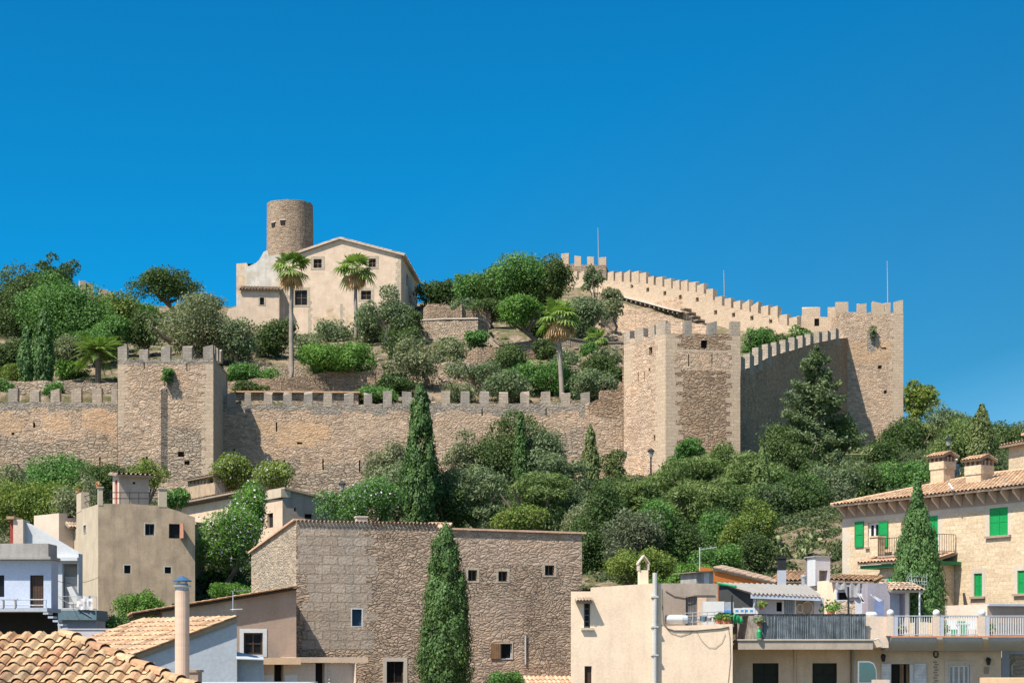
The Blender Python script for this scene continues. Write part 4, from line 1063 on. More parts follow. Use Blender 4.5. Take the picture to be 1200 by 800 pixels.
terrace_wall('stone terrace wall with rounded corner right of the hilltop house', [(474,377,207),(520,374.5,204.5),(560,374,203.5),(569,377,205),(572,380,208)], 'drystone', cap='stonetrim', down=3)
terrace_wall('broken reddish stone walls of a ruin above the rounded terrace wall', [(496,362,212),(502,356,211.5),(525,357,211.5),(530,365,211.5),(538,358,211.5),(541,356,211.5),(546,364,212),(575,358,213)], 'drystone_r', down=3)
terrace_wall('long stone terrace wall above the left half of the battlements', [(262,428.5,180),(300,429,180),(395,429,181),(470,432,183)], 'drystone', down=2.6)
terrace_wall('lower stone terrace wall with brown top behind the left battlements', [(255,446,175),(330,443,175),(390,436,177),(440,434,177)], 'drystone_r', down=3.5)
terrace_wall('pale stone terrace wall in the middle of the slope', [(466,434,185),(500,428,184),(525,423,183.5),(560,424,183.5),(600,425.5,184.5),(650,428,186),(728,428,188)], 'drystone', down=3.2)
terrace_wall('stone terrace wall with red earth behind the round shrubs', [(520,416,193),(548,411,192),(560,407,191.5),(597,408,192),(600,412,193),(640,409,195)], 'drystone_r', down=2.6)
terrace_wall('dark topped stone wall below the bright green pine', [(570,390,199),(585,405,197.5),(640,399,199),(668,397,200),(700,402,201),(733,402,201)], 'drystone', down=2.2, cap='timber')
terrace_wall('stone wall behind the left battlements', [(-20,444,172),(12,446,172),(70,446,172.2),(100,448,172.5),(137,450,172.5)], 'castle_low', down=4)
terrace_wall('rough stone bank below the upper rampart', [(690,356,224),(705,366,221),(722,352,222),(745,362,220),(770,366,218),(800,376,216),(830,382,214)], 'castle2', down=5, th=3)
terrace_wall('stone edge below the wing of the hilltop house', [(240,374,226),(265,374,225.5),(300,381,225),(330,384,225)], 'castle2', down=3)
terrace_wall('rough dry wall under the hilltop house', [(330,398,222),(375,399,221),(420,402,221),(480,399,219)], 'drystone', down=3)
# stones lying on the slope
mb = MB(); rg = random.Random(9)
for i in range(420):
    px = rg.choice([rg.uniform(480, 735), rg.uniform(660, 735), rg.uniform(262, 480)]); D = rg.uniform(172, 218); x = (px-600)/FPX*D
    z = gz(x, D); s = rg.uniform(.12, .55); mb.ball((x, D, z+s*.2), (s*rg.uniform(.8,1.5), s, s*rg.uniform(.6,1)), 0, 6, 4)
o = mb.build('rubble_stones', M['drystone']); tag(o, 'loose stones scattered over the castle slope', 'stones', kind='stuff')
# ------------------------------------------------------------------ the town houses
def low(z=-3): return CZ+z
def pipe(t, pts, r, mat, name='drainpipe', seg=7):
    mb = MB(); mb.tube(pts, r, seg); return mb.build(name, M[mat], t)
def pot(label, px, py, D, r=.16, mat='terracotta', leaf='green', group='potted plants', plant=.3):
    b = P(px, py, D); t = thing('potted_plant', label, 'plant', tuple(b), group)
    mb = MB(); mb.lathe(b, [(0,0),(r*.7,0),(r,r*1.5),(r*.85,r*1.5),(0,r*1.35)], 10); mb.build('pot', M[mat], t)
    TREE_N[0] += 1; rng = np.random.default_rng(TREE_N[0]); n = 130; d = sph(rng, n); d[:,2] = np.abs(d[:,2])
    leaf_mesh('foliage', np.array(b)+np.array([0,0,r*1.5])+d*plant*(rng.random((n,1))**.4), d, .09, 1.8, L[leaf], rng, OFF[t.name], parent=t)
    return t
def eave_corbels(t, F, us, z, w=.1, dep=.45, h=.16, mat='wood'):
    for u in us:
        mb = MB(); mb.hexa([F.at(u-w/2,-dep,z),F.at(u+w/2,-dep,z),F.at(u+w/2,.02,z-h),F.at(u-w/2,.02,z-h),F.at(u-w/2,-dep,z+h*.6),F.at(u+w/2,-dep,z+h*.6),F.at(u+w/2,.02,z+h*.6),F.at(u-w/2,.02,z+h*.6)])
        mb.build('eave_bracket', M[mat], t)

# ---- beige house (left) -------------------------------------------------
F = Fdir(115, 105, 18); Fl = Fdir(115, 105, 114); Fl = Fr(Fl.at(Fl.u(77), 0, 0), F.at(0,0,0)); zb = low(-2)
uR = F.u(228.5)
t = thing('beige_house', 'tall beige rendered house with a roof terrace and four small windows', 'house', F.at(3, 0, zb), 'houses of the town')
ops = [F.rect(170,613.5,181,627), F.rect(198,613.5,211,630.5), F.rect(145.5,662,153,671.5), F.rect(193,664,200.5,671.5)]
kn = F.k([(115,590),(150,590),(190,592.5),(213,600),(228.5,606)])
mb = MB(); mb.facade(F, 0, uR, zb, kn, ops, .25, 0)
kl = Fl.k([(77,633),(89.5,619),(89.6,598.5),(115,590.5)])
opl = [Fl.rect(98,615,101,624)]
mb.facade(Fl, 0, Fl.L, zb, kl, opl, .2, 1)  # left face takes the paler render, sunlight put into its colour
mb.shell(F, 0, uR, 6.5, zb, kn[0][1]-.3, kn[-1][1], left=False, top=False)
zf = F.z(115, 594)-.4
mb.poly([F.at(0.05,.05,zf),F.at(F.u(192),.05,zf),F.at(F.u(192),6.5,zf),F.at(.05,6.5,zf)], 2)
mb.poly([F.at(kn[2][0],.0,kn[2][1]),F.at(uR,0,kn[-1][1]),F.at(uR,6.5,kn[-1][1]),F.at(kn[2][0],6.5,kn[2][1])], 2)
mb.poly([F.at(kn[2][0],.0,kn[2][1]),F.at(kn[2][0],6.5,kn[2][1]),F.at(kn[2][0],6.5,zf),F.at(kn[2][0],0,zf)], 2)
mb.build('wall', [M['beige'], M['beige_l'], M['greybrown']], t)
for i, r in enumerate(ops):
    window(t, F, r, .2, 'greydoor' if i == 0 else None, .06, (1, 0), pane='glass', surround='stonetrim' if i in (0, 2, 3) else None, sw=.07, proud=.004)
window(t, Fl, opl[0], .12, None, pane='glass', surround='white', sw=.05)
r = ops[1]; mb = MB(); mb.hexa([F.at(r[1]-.02,-.02,r[2]),F.at(r[1]+.12,-.68,r[2]),F.at(r[1]+.17,-.66,r[2]),F.at(r[1]+.04,-.02,r[2]),F.at(r[1]-.02,-.02,r[3]),F.at(r[1]+.12,-.68,r[3]),F.at(r[1]+.17,-.66,r[3]),F.at(r[1]+.04,-.02,r[3])]); tag(mb.build('shutter', M['rust'], t), 'open reddish shutter')
for a, b, y1, y0, FF in ((111.5,120.5,571.5,592,F),(186,195.5,573,594,F)):
    mb = MB(); u0, u1 = FF.u(a) if a > 115 else 0.0, FF.u(b); mb.box(FF, u0, u1, -.02, .5, FF.z(b, y0), FF.z(b, y1)); mb.box(FF, u0-.05, u1+.05, -.07, .55, FF.z(b, y1), FF.z(b, y1)+.07); mb.build('pillar', M['beige_l'], t)
mb = MB(); mb.box(Fl, Fl.u(90), Fl.u(95.5), -.02, .5, Fl.z(92,600), Fl.z(92,578)); mb.build('pillar', M['beige_l'], t)
za = F.z(150, 577); 
mb = MB()
for yy in (576.5, 583.5):
    mb.tube([F.at(F.u(120),.2,F.z(120,yy)), F.at(F.u(187),.2,F.z(187,yy))], .025, 6); mb.tube([Fl.at(Fl.u(95),.2,Fl.z(95,yy+5)), Fl.at(Fl.u(112),.2,Fl.z(112,yy))], .025, 6)
for x in (130,141,152,163,175): mb.tube([F.at(F.u(x),.2,F.z(x,592)), F.at(F.u(x),.2,F.z(x,576.5))], .02, 5)
mb.build('roof_railing', M['blackmetal'], t)
pot('yellow flowering pot on the far corner pillar of the beige house', 92.5, 577, 109, .17, leaf='yellow', plant=.25); pot('small red flower pot on the near corner pillar of the beige house', 114.5, 571, 105.4, .13, leaf='dry', plant=.14)
# terrace hut on the roof
H = Fdir(139.5, 109.5, 25); Hl = Fdir(139.5, 109.5, 115); Hl = Fr(Hl.at(Hl.u(132), 0, 0), H.at(0,0,0)); z0 = H.z(150, 600)
t = thing('roof_hut', 'small stair hut with tiled top and red striped door on the beige house roof', 'hut', H.at(1, 0, z0))
mb = MB(); ur = H.u(174.5); mb.facade(H, 0, ur, z0, [(0, H.z(139,556)), (ur, H.z(174,557))], [], .2, 0); op = [Hl.rect(134.3,562,137.6,592)]
mb.facade(Hl, 0, Hl.L, z0, [(0, Hl.z(132,554)), (Hl.L, Hl.z(139,555.5))], op, .12, 1); mb.shell(H, 0, ur, Hl.L, z0, H.z(139,556), H.z(174,557), left=False); mb.build('wall', [M['greybrown'], M['peach3']], t)  # left face pale, front grey brown: sun and shade put into the colours
dark_back(t, Hl, op, .1, 'door', 'redpaint'); dark_back(t, H, [H.rect(155.5,564.5,158.5,567)], -.01, 'vent', 'dark')
tile_roof('roof', t, H.at(-.25,-.4,H.z(139,556.5)), Vector(H.at(ur+.5,0,0))-Vector(H.at(0,0,0)), Vector(H.at(0,Hl.L+.6,.3))-Vector(H.at(0,0,0)), M['tile_old'], .3, .5)
# low extension at its left
E1 = Fpx(69, 112, 90, 113); t = thing('lean_to', 'pale pink lean-to with broken tiled roof behind the beige house', 'lean-to', E1.at(0,0,low()))
mb = MB(); mb.facade(E1, 0, E1.L, low(), E1.k([(69,601),(79,601),(79.1,607),(90,606)]), [], .2); mb.shell(E1, 0, E1.L, 3, low(), E1.z(69,601), E1.z(90,606)); mb.build('wall', [M['peach3']], t)
tile_roof('roof', t, E1.at(E1.u(76),-.5,E1.z(80,618)), Vector(E1.at(.9,0,0))-Vector(E1.at(0,0,0)), Vector(E1.at(0,1.2,.75))-Vector(E1.at(0,0,0)), M['tile_old'], .25, .4)
E2 = Fpx(228, 110, 240, 111); t = thing('shed', 'small brown shed with tiled top squeezed right of the beige house', 'shed', E2.at(0,0,low()))
mb = MB(); mb.facade(E2, 0, E2.L, low(), E2.k([(228,612),(240,619)]), [], .2); mb.shell(E2, 0, E2.L, 2.5, low(), E2.z(228,612), E2.z(240,619)); mb.build('wall', [M['greybrown']], t)
mb = MB(); mb.box(E2, -.1, E2.L+.15, -.2, 2.6, E2.z(232,615), E2.z(232,612)); mb.build('roof', M['tile_old'], t)

# ---- peach house behind -------------------------------------------------
Fa = Fdir(331, 121, 123.5); Fa = Fr(Fa.at(Fa.u(206), 0, 0), Fa.at(0,0,0)); Fb = Fdir(331, 121, 33.5); zb = low(0)
t = thing('peach_house', 'long peach rendered house with a tiled eave below the broad tower', 'house', Fa.at(Fa.L/2, 0, zb), 'houses of the town')
op = [Fa.rect(313,601,320,618)]; uE = Fa.u(312)
mb = MB(); mb.facade(Fa, 0, Fa.L, zb, Fa.k([(206,590),(311,571),(311.2,585),(331,585)]), op, .2, 0)
ub = Fb.u(408); opb = [Fb.rect(357,602,366,607.5), Fb.rect(383,595,386.5,599.5), Fb.rect(344.5,594.5,347,599)]
mb.facade(Fb, 0, ub, zb, Fb.k([(331,586),(332,572.5),(336,572.5),(400,589),(408,592)]), opb, .2, 1)  # right face coloured grey brown for the shade on it
mb.shell(Fa, 0, Fa.L, 8, zb, Fa.z(206,590), Fa.z(311,575), right=False, top=False)
mb.build('wall', [M['peach2'], M['greybrown']], t); dark_back(t, Fb, opb, .19, 'window', 'dark'); dark_back(t, Fa, op, .19, 'window', 'dark')
mb = MB(); mb.box(Fa, Fa.u(311), Fa.L+.1, -.15, .6, Fa.z(322,584), Fa.z(322,574)); mb.build('parapet', M['beige_l'], t)
mb = MB(); a, b = Fb.k([(332,573)])[0], Fb.k([(408,592)])[0]; mb.hexa([Fb.at(a[0],-.25,a[1]),Fb.at(b[0],-.25,b[1]),Fb.at(b[0],3,b[1]),Fb.at(a[0],3,a[1]),Fb.at(a[0],-.25,a[1]+.14),Fb.at(b[0],-.25,b[1]+.14),Fb.at(b[0],3,b[1]+.14),Fb.at(a[0],3,a[1]+.14)]); mb.build('verge', M['tile_old'], t)
E = Vector(Fa.at(uE,0,0))-Vector(Fa.at(-.5,0,0))
tile_roof('roof', t, Fa.at(-.5,-.55,Fa.z(258,581.5)), E, Vector(Fa.at(0,6,-1.3))-Vector(Fa.at(0,0,0)), M['tile_old'], .3, .5)
eave_corbels(t, Fa, [i*.42 for i in range(int(uE/.42))], Fa.z(258, 584.5), .1, .5, .14, 'timber')
Ch = Fdir(252, 137, 35); Cl = Fdir(252, 137, 125); Cl = Fr(Cl.at(Cl.u(220), 0, 0), Ch.at(0,0,0)); z0 = Cl.z(235,590)
t = thing('chimney', 'wide stone chimney block with vents under a tiled cap on the peach house', 'chimney', Cl.at(Cl.L/2,0,z0))
mb = MB(); vents = [Cl.rect(x, 562, x+2, 567) for x in (222.5,227,231,235,239)]+[Cl.rect(243,560,250,566)]
mb.facade(Cl, 0, Cl.L, z0, Cl.k([(220,561),(252,557)]), vents, .3, 0); mb.facade(Ch, 0, Ch.u(264), z0, Ch.k([(252,557),(264,563)]), [], .2, 1); mb.shell(Cl, 0, Cl.L, 2, z0, Cl.z(220,561), Cl.z(252,557), right=False, top=False); mb.build('stack', [M['beige'], M['greybrown']], t); dark_back(t, Cl, vents, .28, 'vent', 'dark')
tile_roof('cap', t, Cl.at(-.2,-.3,Cl.z(235,560)), Vector(Cl.at(Cl.L+.5,0,0))-Vector(Cl.at(0,0,0)), Vector(Cl.at(0,2.2,.25))-Vector(Cl.at(0,0,0)), M['tile_old'], .25, .5)

# ---- white and blue house at the left edge ------------------------------
F = Fpx(-40, 86, 60, 86); zb = low(-4)
t = thing('blue_house', 'pale blue house with a concrete parapet, brown door and railed balcony at the left edge', 'house', F.at(F.L/2, 0, zb), 'houses of the town')
ops = [F.rect(35,673.5,51,712), F.rect(-12,673.5,5,699)]; zt = F.z(0, 656)
mb = MB(); zfl = F.z(0,712.5)
mb.facade(F, 0, F.L, zfl, [(0, zt), (F.L, zt)], ops, .15, 0); mb.shell(F, 0, F.L, 1.3, zfl, zt, zt)
mb.box(F, 0, F.L, .7, 1.3, zb, zfl-.02, 1); mb.build('wall', [M['blue'], M['dark']], t)  # dark block stands for the shade in the void under the balcony
dark_back(t, F, ops[:1], .13, 'door', 'wood_d'); window(t, F, ops[1], .13, None, pane='glass')
mb = MB(); mb.box(F, 0, F.L+.1, -.5, 1.4, zt+.02, zt+.16); mb.box(F, 0, F.L-.05, -.35, 0, zt+.16, F.z(0, 637)); mb.box(F, F.L-.4, F.L-.052, 0, 1.3, zt+.16, F.z(0, 637)); mb.build('parapet', M['concrete'], t)
mb = MB(); mb.box(F, 0, F.u(64), -1.4, 1.2, F.z(0,717), F.z(0,712.5)); mb.build('balcony_floor', M['concrete_d'], t)
mb = MB(); zr = [F.z(0,y) for y in (703.2, 709.8)]
for z in zr: mb.tube([F.at(0,-1.35,z), F.at(F.u(63),-1.35,z)], .028, 6)
for x in (-20, 62.5): mb.tube([F.at(F.u(x),-1.35,F.z(0,713)), F.at(F.u(x),-1.35,zr[0])], .03, 6)
mb.build('balcony_railing', M['steel'], t)
mb = MB()
for i in range(6): mb.box(F, F.u(60)+i*.24, F.u(60)+i*.24+.26, -1.5, -.7, F.z(0,718)-i*.19-.1, F.z(0,718)-i*.19)
mb.build('stairs', M['concrete_d'], t)
b = P(11, 711.8, 84.7); t = thing('bench', 'pale narrow bench on the balcony of the blue house', 'bench', tuple(b)); mb = MB(); mb.wb((b.x,b.y,b.z+.38), .85, .3, .06); mb.build('seat', M['lilac'], t)
for s in (-.3, .3):
    mb = MB(); mb.wb((b.x+s,b.y,b.z), .06, .26, .38); mb.build('leg', M['lilac'], t)
W = Fpx(12, 93, 93, 93); zb = low(-3)
t = thing('white_house', 'white house with a steep sloping gable wall between the blue and the beige house', 'house', W.at(W.L/2, 0, zb), 'houses of the town')
op = [W.rect(73,660,90.5,712)]
mb = MB(); mb.facade(W, W.u(29), W.u(92), zb, W.k([(29,611),(92,648)]), op, .5, 0); mb.shell(W, W.u(29), W.u(92), .9, zb, W.z(29,611), W.z(92,648))
mb.build('wall', [M['white']], t); dark_back(t, W, op, .48, 'doorway', 'greybrown')
mb = MB(); mb.box(W, W.u(58), W.u(92.5), -.35, -.01, W.z(75,657), W.z(75,653)); mb.build('ledge', M['white'], t)
mb = MB(); mb.box(W, op[0][0]+.05, op[0][1]-.05, .3, .36, op[0][2], W.z(80,675)); mb.build('shutter', M['shutter_l'], t)
mb = MB(); mb.box(W, W.u(18), W.u(29.5), -.4, .9, zb, W.z(20,609)); mb.build('stair_pillar', M['peach3'], t)
mb = MB(); mb.box(W, W.u(13), W.u(17.8), -.2, .8, zb, W.z(20,610)); mb.build('pillar_edge', M['redpaint'], t)
mb = MB(); mb.box(W, W.u(11), W.u(20), -.55, 1.0, W.z(20,608.8), W.z(20,605.5)); mb.build('cap_tiles', M['tile'], t)
# deck
Dk = Fpx(65, 90, 113, 90); t = thing('roof_deck', 'blue grey panelled roof deck with thin rails in front of the beige house', 'deck', Dk.at(1, 0, low(-3)))
mb = MB(); mb.box(Dk, 0, Dk.L, 0, 2.5, Dk.z(80,726), Dk.z(80,714.5)); mb.build('panel', M['teal'], t)
mb = MB(); mb.box(Dk, .1, Dk.L-.1, .3, 2.4, low(-3), Dk.z(80,726.2)); mb.build('base', M['concrete_d'], t)
railing(t, [Dk.at(0,.06,Dk.z(80,714.5)), Dk.at(Dk.L,.06,Dk.z(80,714.5))], .72, 'greymetal', .8, .014, name='railing')
mb = MB(); mb.tube([Dk.at(.2,-.05,Dk.z(80,700)), Dk.at(Dk.L-.3,-.05,Dk.z(80,722))], .02, 5); mb.build('cable', M['steel'], t)
b = P(88, 714, 91); t = thing('deck_chair', 'white reclining deck chair with raised back on the roof deck', 'chair', tuple(b)); mb = MB(); mb.hexa([(b.x-.1,b.y,b.z+.4),(b.x+.3,b.y,b.z+.4),(b.x+.3,b.y+.6,b.z+.4),(b.x-.1,b.y+.6,b.z+.4),(b.x-.45,b.y,b.z+1.2),(b.x-.18,b.y,b.z+1.25),(b.x-.18,b.y+.6,b.z+1.25),(b.x-.45,b.y+.6,b.z+1.2)]); mb.build('backrest', M['plastic_w'], t)
mb = MB(); mb.wb((b.x+.1,b.y+.3,b.z+.32), .9, .6, .08); mb.build('seat', M['plastic_w'], t)
for sx in (-.25, .45):
    for sy in (.05, .55):
        mb = MB(); mb.wb((b.x+sx,b.y+sy,b.z), .05, .05, .33); mb.build('leg', M['plastic_w'], t)
mb = MB(); b = P(102, 714, 90.4); rg = random.Random(4); g = [[(b.x-.42+.84*i/8, b.y-.5+rg.uniform(-.04,.04), b.z+.72-.72*j/5+rg.uniform(-.02,.02)) for i in range(9)] for j in range(6)]
for j in range(5):
    for i in range(8): mb.poly([g[j][i], g[j+1][i], g[j+1][i+1], g[j][i+1]])
tag(mb.build('towel', M['cloth_w'], None, True), 'white towel hanging over the rail of the roof deck', 'towel')
mb = MB(); a, b = P(58,678,87), P(116,676,104); n = 10; mb.tube([a.lerp(b, i/n)-Vector((0,0,.5*math.sin(math.pi*i/n)*.6)) for i in range(n+1)], .014, 4); tag(mb.build('overhead_wire', M['blackmetal']), 'thin wire sagging between the blue house and the beige house', 'wire', 'overhead wires')
mb = MB(); a, b = P(228,610,107), P(300,655,98); mb.tube([a.lerp(b, i/n)-Vector((0,0,.9*math.sin(math.pi*i/n))) for i in range(n+1)], .012, 4); tag(mb.build('overhead_wire', M['blackmetal']), 'thin wire sagging between the beige house and the stone house', 'wire', 'overhead wires')
# lilac parapet
Lw = Fpx(70, 62, 162, 62); mb = MB(); mb.box(Lw, 0, Lw.L, 0, .3, low(-6), Lw.z(100,737.5)); mb.box(Lw, 0, Lw.L, -.03, .33, Lw.z(100,737.4), Lw.z(100,736)); tag(mb.build('parapet_wall', M['lilac']), 'low lilac white parapet wall behind the near tiled roof', 'wall')

# ---- brown lean-to house ------------------------------------------------
F = Fdir(190, 85, 15); F = Fr(F.at(0,0,0), F.at(F.u(347.2),0,0)); zb = low(-7)
t = thing('brown_house', 'brown rendered lean-to house with one white framed window beside the stone house', 'house', F.at(F.L/2, 0, zb), 'houses of the town')
ops = [F.rect(285.5,741,308,766.5)]
kn = F.k([(155,722.5),(190,716),(347,691)])
zo = [(F.u(150), F.u(285), F.z(230, 745), F.z(230,690), 1)]
mb = MB(); mb.facade(F, F.u(190), F.L, zb, kn, ops, .2, 0, [(F.u(190), F.u(277), zb, zb+30, 1)]); mb.shell(F, F.u(190), F.L, 5, zb, kn[1][1], kn[2][1], top=False)
mb.build('wall', [M['brown'], M['greybrown']], t)
window(t, F, ops[0], .17, 'wood_d', .1, (1, 1), surround='white', sw=.2)
a, b = kn[0], kn[2]; mb = MB(); mb.hexa([F.at(a[0],-.3,a[1]),F.at(b[0],-.3,b[1]),F.at(b[0],5,b[1]),F.at(a[0],5,a[1]),F.at(a[0],-.3,a[1]+.1),F.at(b[0],-.3,b[1]+.1),F.at(b[0],5,b[1]+.1),F.at(a[0],5,a[1]+.1)]); rf = mb.build('roof', M['wood_d'], t)
Pv = Vector(F.at(a[0],-.38,a[1]+.12)); Sv = Vector(F.at(b[0],-.38,b[1]+.12))-Pv
tile_roof('roof_tiles', rf, Pv+Vector(F.at(0,5.3,0))-Vector(F.at(0,0,0)), Vector(F.at(0,0,0))-Vector(F.at(0,5.3,0)), Sv, M['tile'], .26, .4, slab=False, seed=5)
Ll = Fpx(159, 86, 192, 86.5); mb = MB(); mb.facade(Ll, 0, Ll.L, zb, Ll.k([(159,726.5),(192,720)]), [], .1); mb.build('side_wall', M['lilac'], t)
mb = MB(); p0, p1 = P(273, 716, 84), P(273, 692, 84); mb.tube([p0, p1], .025, 6)
for i, dz in enumerate((0, .02)): mb.tube([p1+Vector((-.1,-.1,-.02)), p1+Vector((.75,.2,.05))], .012, 5)
for i in range(6): q = p1+Vector((-.05+i*.14,-.02,.01)); mb.tube([q-Vector((0,.14,0)), q+Vector((0,.14,0))], .01, 4)
tag(mb.build('tv_antenna', M['steel']), 'television antenna on the brown lean-to house', 'antenna')
mb = MB(); q = P(277, 714, 83.9); mb.tube([q-Vector((.3,0,0)), q+Vector((.3,0,.02))], .03, 5); mb.tube([q, q+Vector((0,.4,.05))], .03, 5); tag(mb.build('wall_bracket', M['steel']), 'small pale bracket fixed to the brown house wall under the antenna', 'bracket')

# ---- blue grey house with tiled roof (near) -----------------------------
F = Fpx(150, 50, 277.5, 50.5); zb = low(-6)
t = thing('blue_grey_house', 'blue grey rendered house with a sloping tiled roof behind the clay flue', 'house', F.at(F.L/2, 0, zb), 'houses of the town')
kn = F.k([(150,771.5),(277.5,724)]); ua = F.u(140); ub = F.u(309)
mb = MB(); mb.facade(F, ua, F.L, zb, kn, [], .2); mb.shell(F, ua, F.L, 4, zb, F.z(150,771), kn[1][1], top=False, left=False)
mb.facade(F, F.L+.01, ub, zb, [(0, F.z(290,772)), (ub, F.z(290,772))], [], .2, d=.35); mb.build('wall', [M['bluegrey']], t)
A_, B_ = Vector(F.at(kn[0][0]-.55,-.12,kn[0][1]-.2)), Vector(F.at(kn[1][0],-.12,kn[1][1])); BK = Vector((-2.57, 2.3, 0))
tile_roof('roof', t, A_+BK*1.35, -BK*1.35, B_-A_, M['tile'], .25, .38, seed=8)
mb = MB(); mb.hexa([F.at(F.L-.02,-.25,F.z(290,772)),F.at(F.u(309),-.25,F.z(290,773)),F.at(F.u(309),.5,F.z(290,771)),F.at(F.L-.02,.5,F.z(280,764)),F.at(F.L-.02,-.25,F.z(290,771)),F.at(F.u(309),-.25,F.z(290,772)),F.at(F.u(309),.5,F.z(290,769.5)),F.at(F.L-.02,.5,F.z(280,763))]); mb.build('flashing', M['bluegrey'], t)
# ---- stone house --------------------------------------------------------
F = Fdir(347, 90, 16); Fl = Fdir(347, 90, 112); Fl = Fr(Fl.at(Fl.u(294.5), 0, 0), F.at(0,0,0)); zb = low(-4)
uM, uR = F.u(513), F.u(682)
t = thing('stone_house', 'big rubble stone house with tiny windows behind the tall cypress', 'house', F.at(uM, 0, zb), 'houses of the town')
ops = [F.rect(412.5,713.5,424,733), F.rect(453,774.5,473,800), F.rect(548.5,667.5,559,680.5), F.rect(584,669,594.5,681), F.rect(638.5,662,649.5,674), F.rect(587,753.5,600,771.5)]
kn = F.k([(347,610),(440,610.5),(513,613.5),(513.1,619.5),(682,625)])
zo = []
rgz = random.Random(3); z = F.z(390, 761)
while z < F.z(390, 606):
    low_ = z < F.z(390, 682); zo.append((F.u(357 if low_ else 349)+rgz.uniform(-.25,.25)*low_, F.u(438)+rgz.uniform(-.55,.35), z, z+.5, 2)); z += .5
zo += [(F.u(517), F.u(612), F.z(560,800)-2, F.z(560,700), 1), (uM, uR, F.z(600,662), zb+40, 1)]
mb = MB(); mb.facade(F, 0, uR, zb, [kn[0], kn[1], kn[2], kn[3], kn[4]], ops, .28, 0, zo)
mb.facade(Fl, 0, Fl.L, zb, Fl.k([(294.5,647),(347,610)]), [], .2, 3)
zbk = Fl.z(294.5,647); dep = Fl.L
mb.poly([F.at(0,0,kn[0][1]-.05),F.at(uM,0,kn[2][1]-.05),F.at(uM,dep,zbk),F.at(0,dep,zbk)], 0)
mb.poly([F.at(uM,0,kn[2][1]),F.at(uM,dep,zbk),F.at(uM,dep,zb),F.at(uM,0,zb)], 0)
mb.shell(F, uM+.01, uR, 7, zb, kn[3][1]-.05, kn[4][1]-.05, kn[3][1]-1.2, kn[4][1]-1.2)
mb.poly([F.at(uM,dep,zb),F.at(0,dep,zb),F.at(0,dep,zbk),F.at(uM,dep,zbk)], 0)
mb.build('wall', [M['house_r'], M['house_r2'], M['house_a'], M['house_side']], t)
window(t, F, ops[0], .22, None, pane='glass_b', surround='white', sw=.06, proud=.004); window(t, F, ops[1], .22, 'wood_d', .06, (1, 0), surround='stonetrim', sw=.2)
for r in ops[2:5]: window(t, F, r, .22, 'wood', .05, (1, 0), pane='glass', surround='quoin_p', sw=.13, proud=.015)
window(t, F, ops[5], .18, 'white', .04, (0, 0), pane='glass', surround='stonetrim', sw=.05)
r = F.rect(575,753.5,586.5,771.5); mb = MB(); mb.box(F, r[0], r[1], -.06, -.01, r[2], r[3]); tag(mb.build('shutter', M['wood'], t), 'brown wooden shutter folded back')
# tiles along the top edge
mb = MB(); rg = random.Random(6); u = 0
while u < uM+.2:
    p = Vector(F.at(u+.1, -.14, kn[0][1]+(kn[2][1]-kn[0][1])*u/uM-.03)); q = Vector(F.at(u+.1, .35, p.z+.04)); r_ = .085
    b = len(mb.v)
    for c, rr in ((p, r_), (q, r_*.85)):
        for k in range(6):
            a = math.pi*k/5; cc = Vector((F.ux, F.uy, 0)); mb.v.append(tuple(c+cc*math.cos(a)*rr+Vector((0,0,math.sin(a)*rr))))
    for k in range(5): mb.f.append((b+k,b+k+1,b+7+k,b+6+k)); mb.m.append(0)
    u += .21
mb.build('edge_tiles', M['tile_old'], t)
mb = MB(); mb.box(F, -.04, uM+.1, -.08, .4, kn[0][1]-.13, kn[0][1]-.05) if False else None
mb.hexa([F.at(uM+.05,-.14,kn[3][1]-.02),F.at(uR+.2,-.14,kn[4][1]-.02),F.at(uR+.2,.5,kn[4][1]+.02),F.at(uM+.05,.5,kn[3][1]+.02),F.at(uM+.05,-.14,kn[3][1]+.08),F.at(uR+.2,-.14,kn[4][1]+.08),F.at(uR+.2,.5,kn[4][1]+.12),F.at(uM+.05,.5,kn[3][1]+.12)]); mb.build('coping', M['tile_pink'], t)
a, b = Fl.k([(293,648.5)])[0], Fl.k([(347,609.5)])[0]; mb = MB(); mb.hexa([Fl.at(a[0],-.14,a[1]),Fl.at(b[0],-.14,b[1]),Fl.at(b[0],.5,b[1]),Fl.at(a[0],.5,a[1]),Fl.at(a[0],-.14,a[1]+.1),Fl.at(b[0],-.14,b[1]+.1),Fl.at(b[0],.5,b[1]+.1),Fl.at(a[0],.5,a[1]+.1)]); mb.build('verge', M['tile_pink'], t)
mb = MB(); mb.hexa([F.at(uM,.6,kn[3][1]),F.at(F.u(532),1.2,kn[3][1]),F.at(F.u(552),4.2,kn[3][1]+.55),F.at(uM+.5,4.2,kn[3][1]+.55),F.at(uM,.6,kn[3][1]+.15),F.at(F.u(532),1.2,kn[3][1]+.15),F.at(F.u(552),4.2,kn[3][1]+.7),F.at(uM+.5,4.2,kn[3][1]+.7)]); mb.build('inner_verge', M['tile_pink'], t)
u, z = F.u(428), F.z(428,612); mb = MB(); mb.box(F, u-.28, u+.28, .9, 1.4, z-.5, z+.35); mb.box(F, u-.33, u+.33, .85, 1.45, z+.35, z+.42); mb.build('chimney', M['peach3'], t)
pipe(t, [F.at(F.u(615.5),-.06,F.z(615,778)), F.at(F.u(615.5),-.06,F.z(615,744))], .045, 'pipe')
Pl = Vector(F.at(F.u(612),-.9,F.z(640,801))); tile_roof('porch_roof', t, Pl, Vector(F.at(F.u(674),0,0))-Vector(F.at(F.u(612),0,0)), Vector(F.at(0,.9,.38))-Vector(F.at(0,0,0)), M['tile_pink'], .25, .4)

